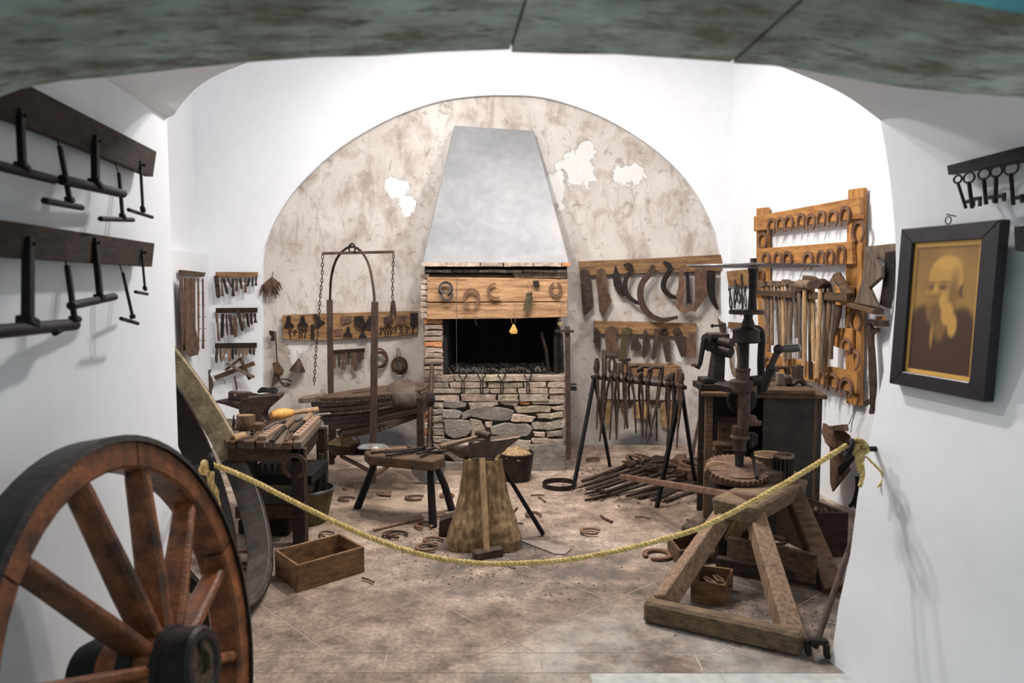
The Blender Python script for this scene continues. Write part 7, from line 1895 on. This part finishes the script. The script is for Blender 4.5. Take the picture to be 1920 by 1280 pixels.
for i, q in enumerate(top_row): rshoe(Y1, 5.817, *q, f'rusty horseshoe, {ORD[i]} from the left on the top plank of the rack', g1, (0, 2, 0, 2, 0, 2, 0, 0)[i])
row2 = [(268, 860, 85, 180), (398, 870, 95, 200), (505, 865, 100, 210), (730, 880, 105, 230), (868, 855, 95, 210), (968, 840, 90, 210), (1090, 820, 105, 245)]
for i, q in enumerate(row2): rshoe(Y1, 5.817, *q, f'rusty horseshoe, {ORD[i]} from the left on the second plank of the rack', g2, (0, 2, 0, 0, 2, 0, 2)[i])
rshoe(Y1, 5.817, 235, 650, 85, 185, 'narrow closed horseshoe on the left upright of the rack', None, 3, .06)
rshoe(Y1, 5.817, 1285, 550, 130, 260, 'large horseshoe on the right upright above the second plank', None, 1, .06)
rshoe(Y1, 5.817, 218, 1040, 70, 170, 'dark reddish horseshoe low on the left upright', None, 0, .06, m=RUST)
rshoe(Y2, 4.57, 985, 460, 100, 200, 'horseshoe hanging on the right upright below the hammers', None, 1, .06)
rshoe(Y2, 4.57, 900, 680, 85, 130, 'broken horseshoe on the small patch board', None, 0, .09, .35)
rshoe(Y2, 4.57, 968, 800, 100, 175, 'open horseshoe beside the patch board on the right upright', None, 4, .07, PI * .55)
for i, q in enumerate([(230, 830, 70, 120), (690, 980, 70, 190), (785, 1000, 100, 190), (900, 1045, 110, 200)]): rshoe(Y2, 4.57, *q, f'rusty horseshoe, {ORD[i]} from the left on the bottom plank of the rack', 'horseshoes on the bottom plank of the rack', (0, 2, 0, 0)[i])
# hammers: head position, handle end, handle width, head size
HH = [((180, 150), (215, 655), 36, 80, 55, WHAND, 'thick handled hammer at the left end of the hammer rail'),
      ((232, 148), (232, 590), 30, 60, 45, WGREY, 'short dark handled hammer, second on the rail'), ((262, 145), (262, 672), 30, 50, 50, WHAND, 'hammer with small square head, third on the rail'),
      ((292, 143), (328, 690), 24, 45, 45, WGREY, 'slim grey handled hammer, fourth on the rail'), ((322, 150), (350, 716), 24, 70, 55, WHAND, 'slim handled hammer, fifth on the rail'),
      ((352, 148), (366, 845), 30, 50, 40, WLIGHT, 'long straight handled hammer, sixth on the rail'), ((392, 138), (382, 800), 32, 60, 60, WHAND, 'ball headed hammer, seventh on the rail'),
      ((428, 145), (410, 790), 34, 70, 45, WGREY, 'dark thick handled hammer, eighth on the rail'), ((468, 145), (470, 610), 30, 100, 45, WGREY, 'hammer with long flat head and short handle'),
      ((497, 188), (502, 785), 30, 95, 50, WGREY, 'hammer with low wedge head in front of the rail'), ((545, 155), (538, 938), 34, 95, 80, WLIGHT, 'hammer with big round head and knotty pale handle'),
      ((578, 150), (595, 965), 30, 50, 45, WGREY, 'long dark handled hammer beside the knotty one'), ((605, 108), (622, 810), 38, 120, 50, WLIGHT, 'hammer with long raised head in the middle right'),
      ((680, 145), (648, 955), 34, 80, 75, WLIGHT, 'hammer with stubby head and long peeling handle'), ((722, 160), (692, 880), 26, 50, 50, WGREY, 'dark handled hammer behind the pale ones'),
      ((768, 150), (708, 905), 36, 70, 50, WHAND, 'long leaning handled hammer, fourth from the right'), ((815, 160), (760, 790), 34, 70, 60, WGREY, 'hammer with slanting head, third from the right'),
      ((872, 165), (800, 580), 38, 120, 75, WOLD, 'wooden mallet with slanting round head at the right end')]
for i, (hd, tp, w_, hw, hh2, hm_, lb) in enumerate(HH):
    s_ = 4.57 * FPX / 5.6
    dd = .13 if i not in (9, 10, 13) else .19
    h_, t_ = Y2([hd, tp])
    hammer(RIGHT, h_, t_, w_ / s_ * 1.15, hw / s_ * 2.0, hh2 / s_, lb, 'hammers on the rack rail', dd, RND.uniform(-.15, .15) + (.6 if i in (16, 17) else 0), WOLD if i in (12, 17) else IRON if i % 2 else mat('dusty_iron', (.20, .135, .09), (.09, .06, .042), 20, .75, .15, .3), hm_, wood=i in (10, 17), name='mallet' if i == 17 else 'hammer')
# ---- plank with saws, plough board, big spanner
ZR = Z(1600, 440, 3.556)
plate(RIGHT, 'wall_board', ZR([(105, 80), (330, 55), (330, 160), (108, 165)]), WGREY, .03, .02, label='grey board between the rack and the right jamb', cat='board')
plate(RIGHT, 'plough_board', ZR([(105, 90), (125, 88), (150, 150), (215, 215), (212, 285), (130, 358), (190, 485), (30, 455), (75, 340), (95, 240)]), WGREY, .03, .10, label='notched grey wooden plough board right of the rack', cat='plough board', bevel=.004)
plate(RIGHT, 'plough_board', ZR([(30, 450), (210, 495), (208, 530), (28, 480)]), WOLD, .08, .08, label='ledge shaped wooden foot under the plough board', cat='block', bevel=.004)
plate(RIGHT, 'saw_blade', ZR([(235, 115), (290, 110), (280, 300), (255, 490), (195, 465), (215, 330)]), IRON2, .02, .06, label='dark flat blade beside the right jamb', cat='blade')
plate(RIGHT, 'iron_clamp', ZR([(105, 570), (240, 570), (240, 612), (160, 608), (150, 590), (105, 600)]), IRON, .03, .08, label='rusty iron clamp above the great spanner', cat='clamp')
plate(RIGHT, 'great_spanner', smoothp(ZR([(105, 590), (125, 566), (150, 570), (130, 600), (150, 625), (178, 620), (175, 650), (142, 668), (150, 800), (160, 1000), (148, 1110), (140, 1190), (122, 1185), (132, 1140), (118, 1120), (95, 1140), (92, 1110), (115, 1095), (128, 1090), (122, 900), (112, 680)]), 2), IRON, .02, .05, label='long rusty double ended spanner hanging by the right jamb', cat='spanner')
plate(RIGHT, 'wood_wedge', ZR([(180, 545), (222, 542), (224, 568), (180, 568)]), WORANGE, .03, .06, label='small orange wooden wedge above the iron clamp', cat='wedge')
# plough share on wire
e = T('plough_share', 'rusty plough share hanging on wire beside the right bracket', 'plough share', *place(RIGHT, RIGHT.p(1575, 850, .06)))
c_ = RIGHT.p(1575, 850, .06)
def rpl(q, d, t, m, nm): ob(nm, MB().prism([(p.x, p.z) for p in [RIGHT.p(*k, d) - c_ for k in Y4(q)]], -t - (d - .06), -(d - .06)), m, e, bevel=.002)
rpl([(1135, 225), (1160, 235), (1200, 270), (1300, 290), (1350, 330), (1320, 420), (1290, 480), (1150, 370), (1122, 300)], .11, .012, RUST, 'wing')
rpl([(1140, 370), (1185, 390), (1300, 470), (1330, 560), (1350, 600), (1210, 775), (1190, 700), (1188, 420)], .07, .012, RUST, 'share')
rpl([(1200, 250), (1325, 235), (1330, 290), (1200, 275)], .13, .04, WHAND, 'wood_block')
rpl([(1270, 650), (1260, 580), (1380, 470), (1390, 500)], .13, .02, BLACK, 'strap')
ob('wire', rod([RIGHT.p(*k, .05) - c_ for k in Y4([(1345, 300), (1355, 220), (1380, 140), (1372, 118), (1360, 160), (1330, 235)])], .0025, 5), BLACK, e)
e = T('iron_links', 'cluster of dark iron links hanging low behind the right jamb', 'links', *place(RIGHT, RIGHT.p(*Y4([(1395, 740)])[0], .05)))
c_ = RIGHT.p(*Y4([(1395, 740)])[0], .05)
for q in ([(1400, 680), (1395, 760), (1370, 850), (1340, 890)], [(1420, 720), (1400, 800), (1385, 900)], [(1395, 650), (1405, 720), (1420, 750)]):
    ob('link', rod([RIGHT.p(*k, .05) - c_ for k in Y4(q)], .013, 6, 2), BLACK, e, smooth=True)

# ================================================================== RIGHT JAMB: PORTRAIT AND KEYS
Fq = [(1693, 429), (1881, 411), (1849, 754), (1670, 718)]
FP = [JR.p(*k, .035) for k in Fq]
c_ = sum(FP, Vector()) / 4
e = T('framed_portrait', 'black framed sepia portrait of an old bearded man on the right jamb', 'picture', *place(JR, c_))
IP = [JR.p(*k, .035) - c_ for k in ((1714, 456), (1843, 448), (1820, 716), (1695, 696))]
OP = [p - c_ for p in FP]
for i in range(4):
    a, b, c2, d2 = OP[i], OP[(i + 1) % 4], IP[(i + 1) % 4], IP[i]
    ob('frame_rail', MB().prism([(p.x, p.z) for p in (a, b, c2, d2)], -.008, .030), mat('frame_black', (.022, .018, .026), (.012, .010, .015), 8, .35, 0, .1, spec=.5), e, bevel=.003)
# sepia print: soft shapes evaluated per face
NXp, NYp = 60, 110
def sm(a, b, x): t = min(max((x - a) / (b - a), 0), 1); return t * t * (3 - 2 * t)
def tone(u, v):
    """u 0..1 left to right, v 0..1 bottom to top -> darkness 0..1 of the print"""
    if min(u, 1 - u) < .045 or min(v, 1 - v) < .028: return 0.0
    E = lambda cx, cy, rx, ry, s_=.15: 1 - sm(1 - s_, 1 + s_, math.hypot((u - cx) / rx, (v - cy) / ry))
    t = .42 + .14 * noise.noise(Vector((u * 3, v * 4, 0))) + .10 * sm(.6, 1, v) - .06 * u
    bodym = max(E(.50, -.02, .62, .55, .1), E(.22, .30, .24, .22, .2), E(.80, .30, .20, .22, .2))
    t += (.92 - t) * bodym
    head = max(E(.52, .74, .25, .155, .06), E(.43, .64, .19, .13, .1))
    t += (.20 - t) * head
    t += (.05 - t) * E(.55, .84, .18, .05, .5) * .7
    t += (.75 - t) * E(.76, .635, .05, .045, .5)               # ear
    t += (.35 - t) * E(.79, .64, .02, .035, .5)
    for ex in (.31, .49): t += (.62 - t) * E(ex, .668, .08, .026, .9) * .9; t += (.9 - t) * E(ex, .663, .035, .010, .5) * .7
    t += (.6 - t) * E(.30, .70, .09, .010, .6) * .7; t += (.6 - t) * E(.50, .703, .09, .010, .6) * .7; t += (.5 - t) * E(.28, .60, .04, .06, .8) * .6; t += (.45 - t) * E(.66, .70, .05, .09, .9) * .6
    t += (.1 - t) * E(.385, .635, .03, .05, .5)                # nose
    t += (.55 - t) * E(.64, .62, .06, .10, .5)
    t += (.5 - t) * E(.37, .59, .11, .018, .5)
    beard = max(E(.42, .50, .17, .13, .2), E(.48, .40, .10, .14, .3))
    t += (.5 - t) * beard * .8
    hand = max(E(.50, .555, .055, .07, .3), E(.58, .47, .09, .09, .25), E(.66, .39, .07, .09, .3))
    t += (.13 - t) * hand
    t += (.66 - t) * E(.40, .47, .08, .08, .4)
    t += (.35 - t) * E(.37, .30, .025, .09, .5)
    return min(max(t + .05 * noise.noise(Vector((u * 40, v * 60, 3))), 0), 1)
mb = MB(); cols = []
def bil(u, v): return IP[3].lerp(IP[2], u).lerp(IP[0].lerp(IP[1], u), v)
for j in range(NYp + 1):
    for i in range(NXp + 1):
        p = bil(i / NXp, j / NYp); mb.v.append((p.x, .004, p.z))
for j in range(NYp):
    for i in range(NXp):
        a = j * (NXp + 1) + i; mb.f.append((a, a + 1, a + NXp + 2, a + NXp + 1))
pm = bpy.data.materials.new('sepia_print'); pm.use_nodes = True
nt = pm.node_tree; at = nt.nodes.new('ShaderNodeVertexColor'); at.layer_name = 'print'
nt.links.new(at.outputs[0], nt.nodes['Principled BSDF'].inputs['Base Color']); nt.nodes['Principled BSDF'].inputs['Roughness'].default_value = .45
po = ob('print', mb, pm, e)
ca = po.data.color_attributes.new('print', 'FLOAT_COLOR', 'POINT')
for k in range(len(mb.v)):
    j, i = divmod(k, NXp + 1); t = tone(i / NXp, j / NYp)
    pale, dk = (.78, .43, .10), (.055, .022, .012)
    if t == 0: c3 = (.90, .50, .12)
    else: c3 = tuple(pale[q] * (1 - t) ** 1.6 + dk[q] * (1 - (1 - t) ** 1.6) for q in range(3))
    ca.data[k].color = (*c3, 1)
ringp = JR.p(1778, 413, .03) - c_
ob('hanging_ring', MB().tube([ringp + Vector((.013 * math.cos(t), 0, .013 * math.sin(t))) for t in [2 * PI * k / 14 for k in range(14)]], .002, 6, closed=True), BLACK, e, smooth=True)
ob('nail', MB().cyl(ringp + Vector((0, .03, .014)), ringp + Vector((0, -.008, .02)), .002, n=6), BLACK, e)
plate(JR, 'key_board', [(1788, 311), (1925, 276), (2050, 245), (2050, 282), (1925, 304), (1790, 328)], BLACK, .025, .02, label='black board of big old keys on the right jamb', cat='board')
KY = [((1796, 336), (1801, 341), (1811, 390), 9, 'leftmost slanting'), ((1817, 333), (1819, 339), (1823, 390), 12, 'second'), ((1845, 326), (1846, 331), (1849, 383), 12, 'third'), ((1868, 321), (1867, 327), (1867, 381), 12, 'fourth'), ((1896, 315), (1897, 325), (1900, 384), 14, 'fifth, largest')]
for i, (rc_, s0, s1, rr, nm) in enumerate(KY):
    c0 = JR.p(*rc_, .05); e = T('iron_key', f'big old iron key, {nm} from the left on the key board', 'key', *place(JR, c0), 'keys on the right jamb')
    A_, B_ = JR.p(*s0, .05) - c0, JR.p(*s1, .05) - c0; R_ = rr / FPX * 2.7 * 1.0
    ob('bow', MB().tube([Vector((R_ * math.cos(t), 0, R_ * .75 * math.sin(t))) for t in [2 * PI * k / 18 for k in range(18)]], .0035, 6, closed=True), BLACK, e, smooth=True)
    ob('shank', MB().cyl(Vector((0, 0, -R_ * .6)), B_, .0062 if i else .005, n=8), BLACK, e, smooth=True)
    ob('bit', MB().box(B_ + Vector((.018, 0, .008 + (.012 if i != 1 else .02))), (.034, .006, .012)).box(B_ + Vector((.030, 0, .016)), (.010, .006, .026)), BLACK, e)
plate(JR, 'key_board', [(1917, 425), (1990, 420), (1990, 480), (1919, 470)], BLACK, .03, .02, label='dark corner of another wall piece at the right edge', cat='board')
plate(JR, 'wall_panel', [(1904, 756), (2050, 770), (2050, 880), (1908, 846)], WHITEP, .006, .004, label='plain white panel at the right edge of the jamb', cat='panel')
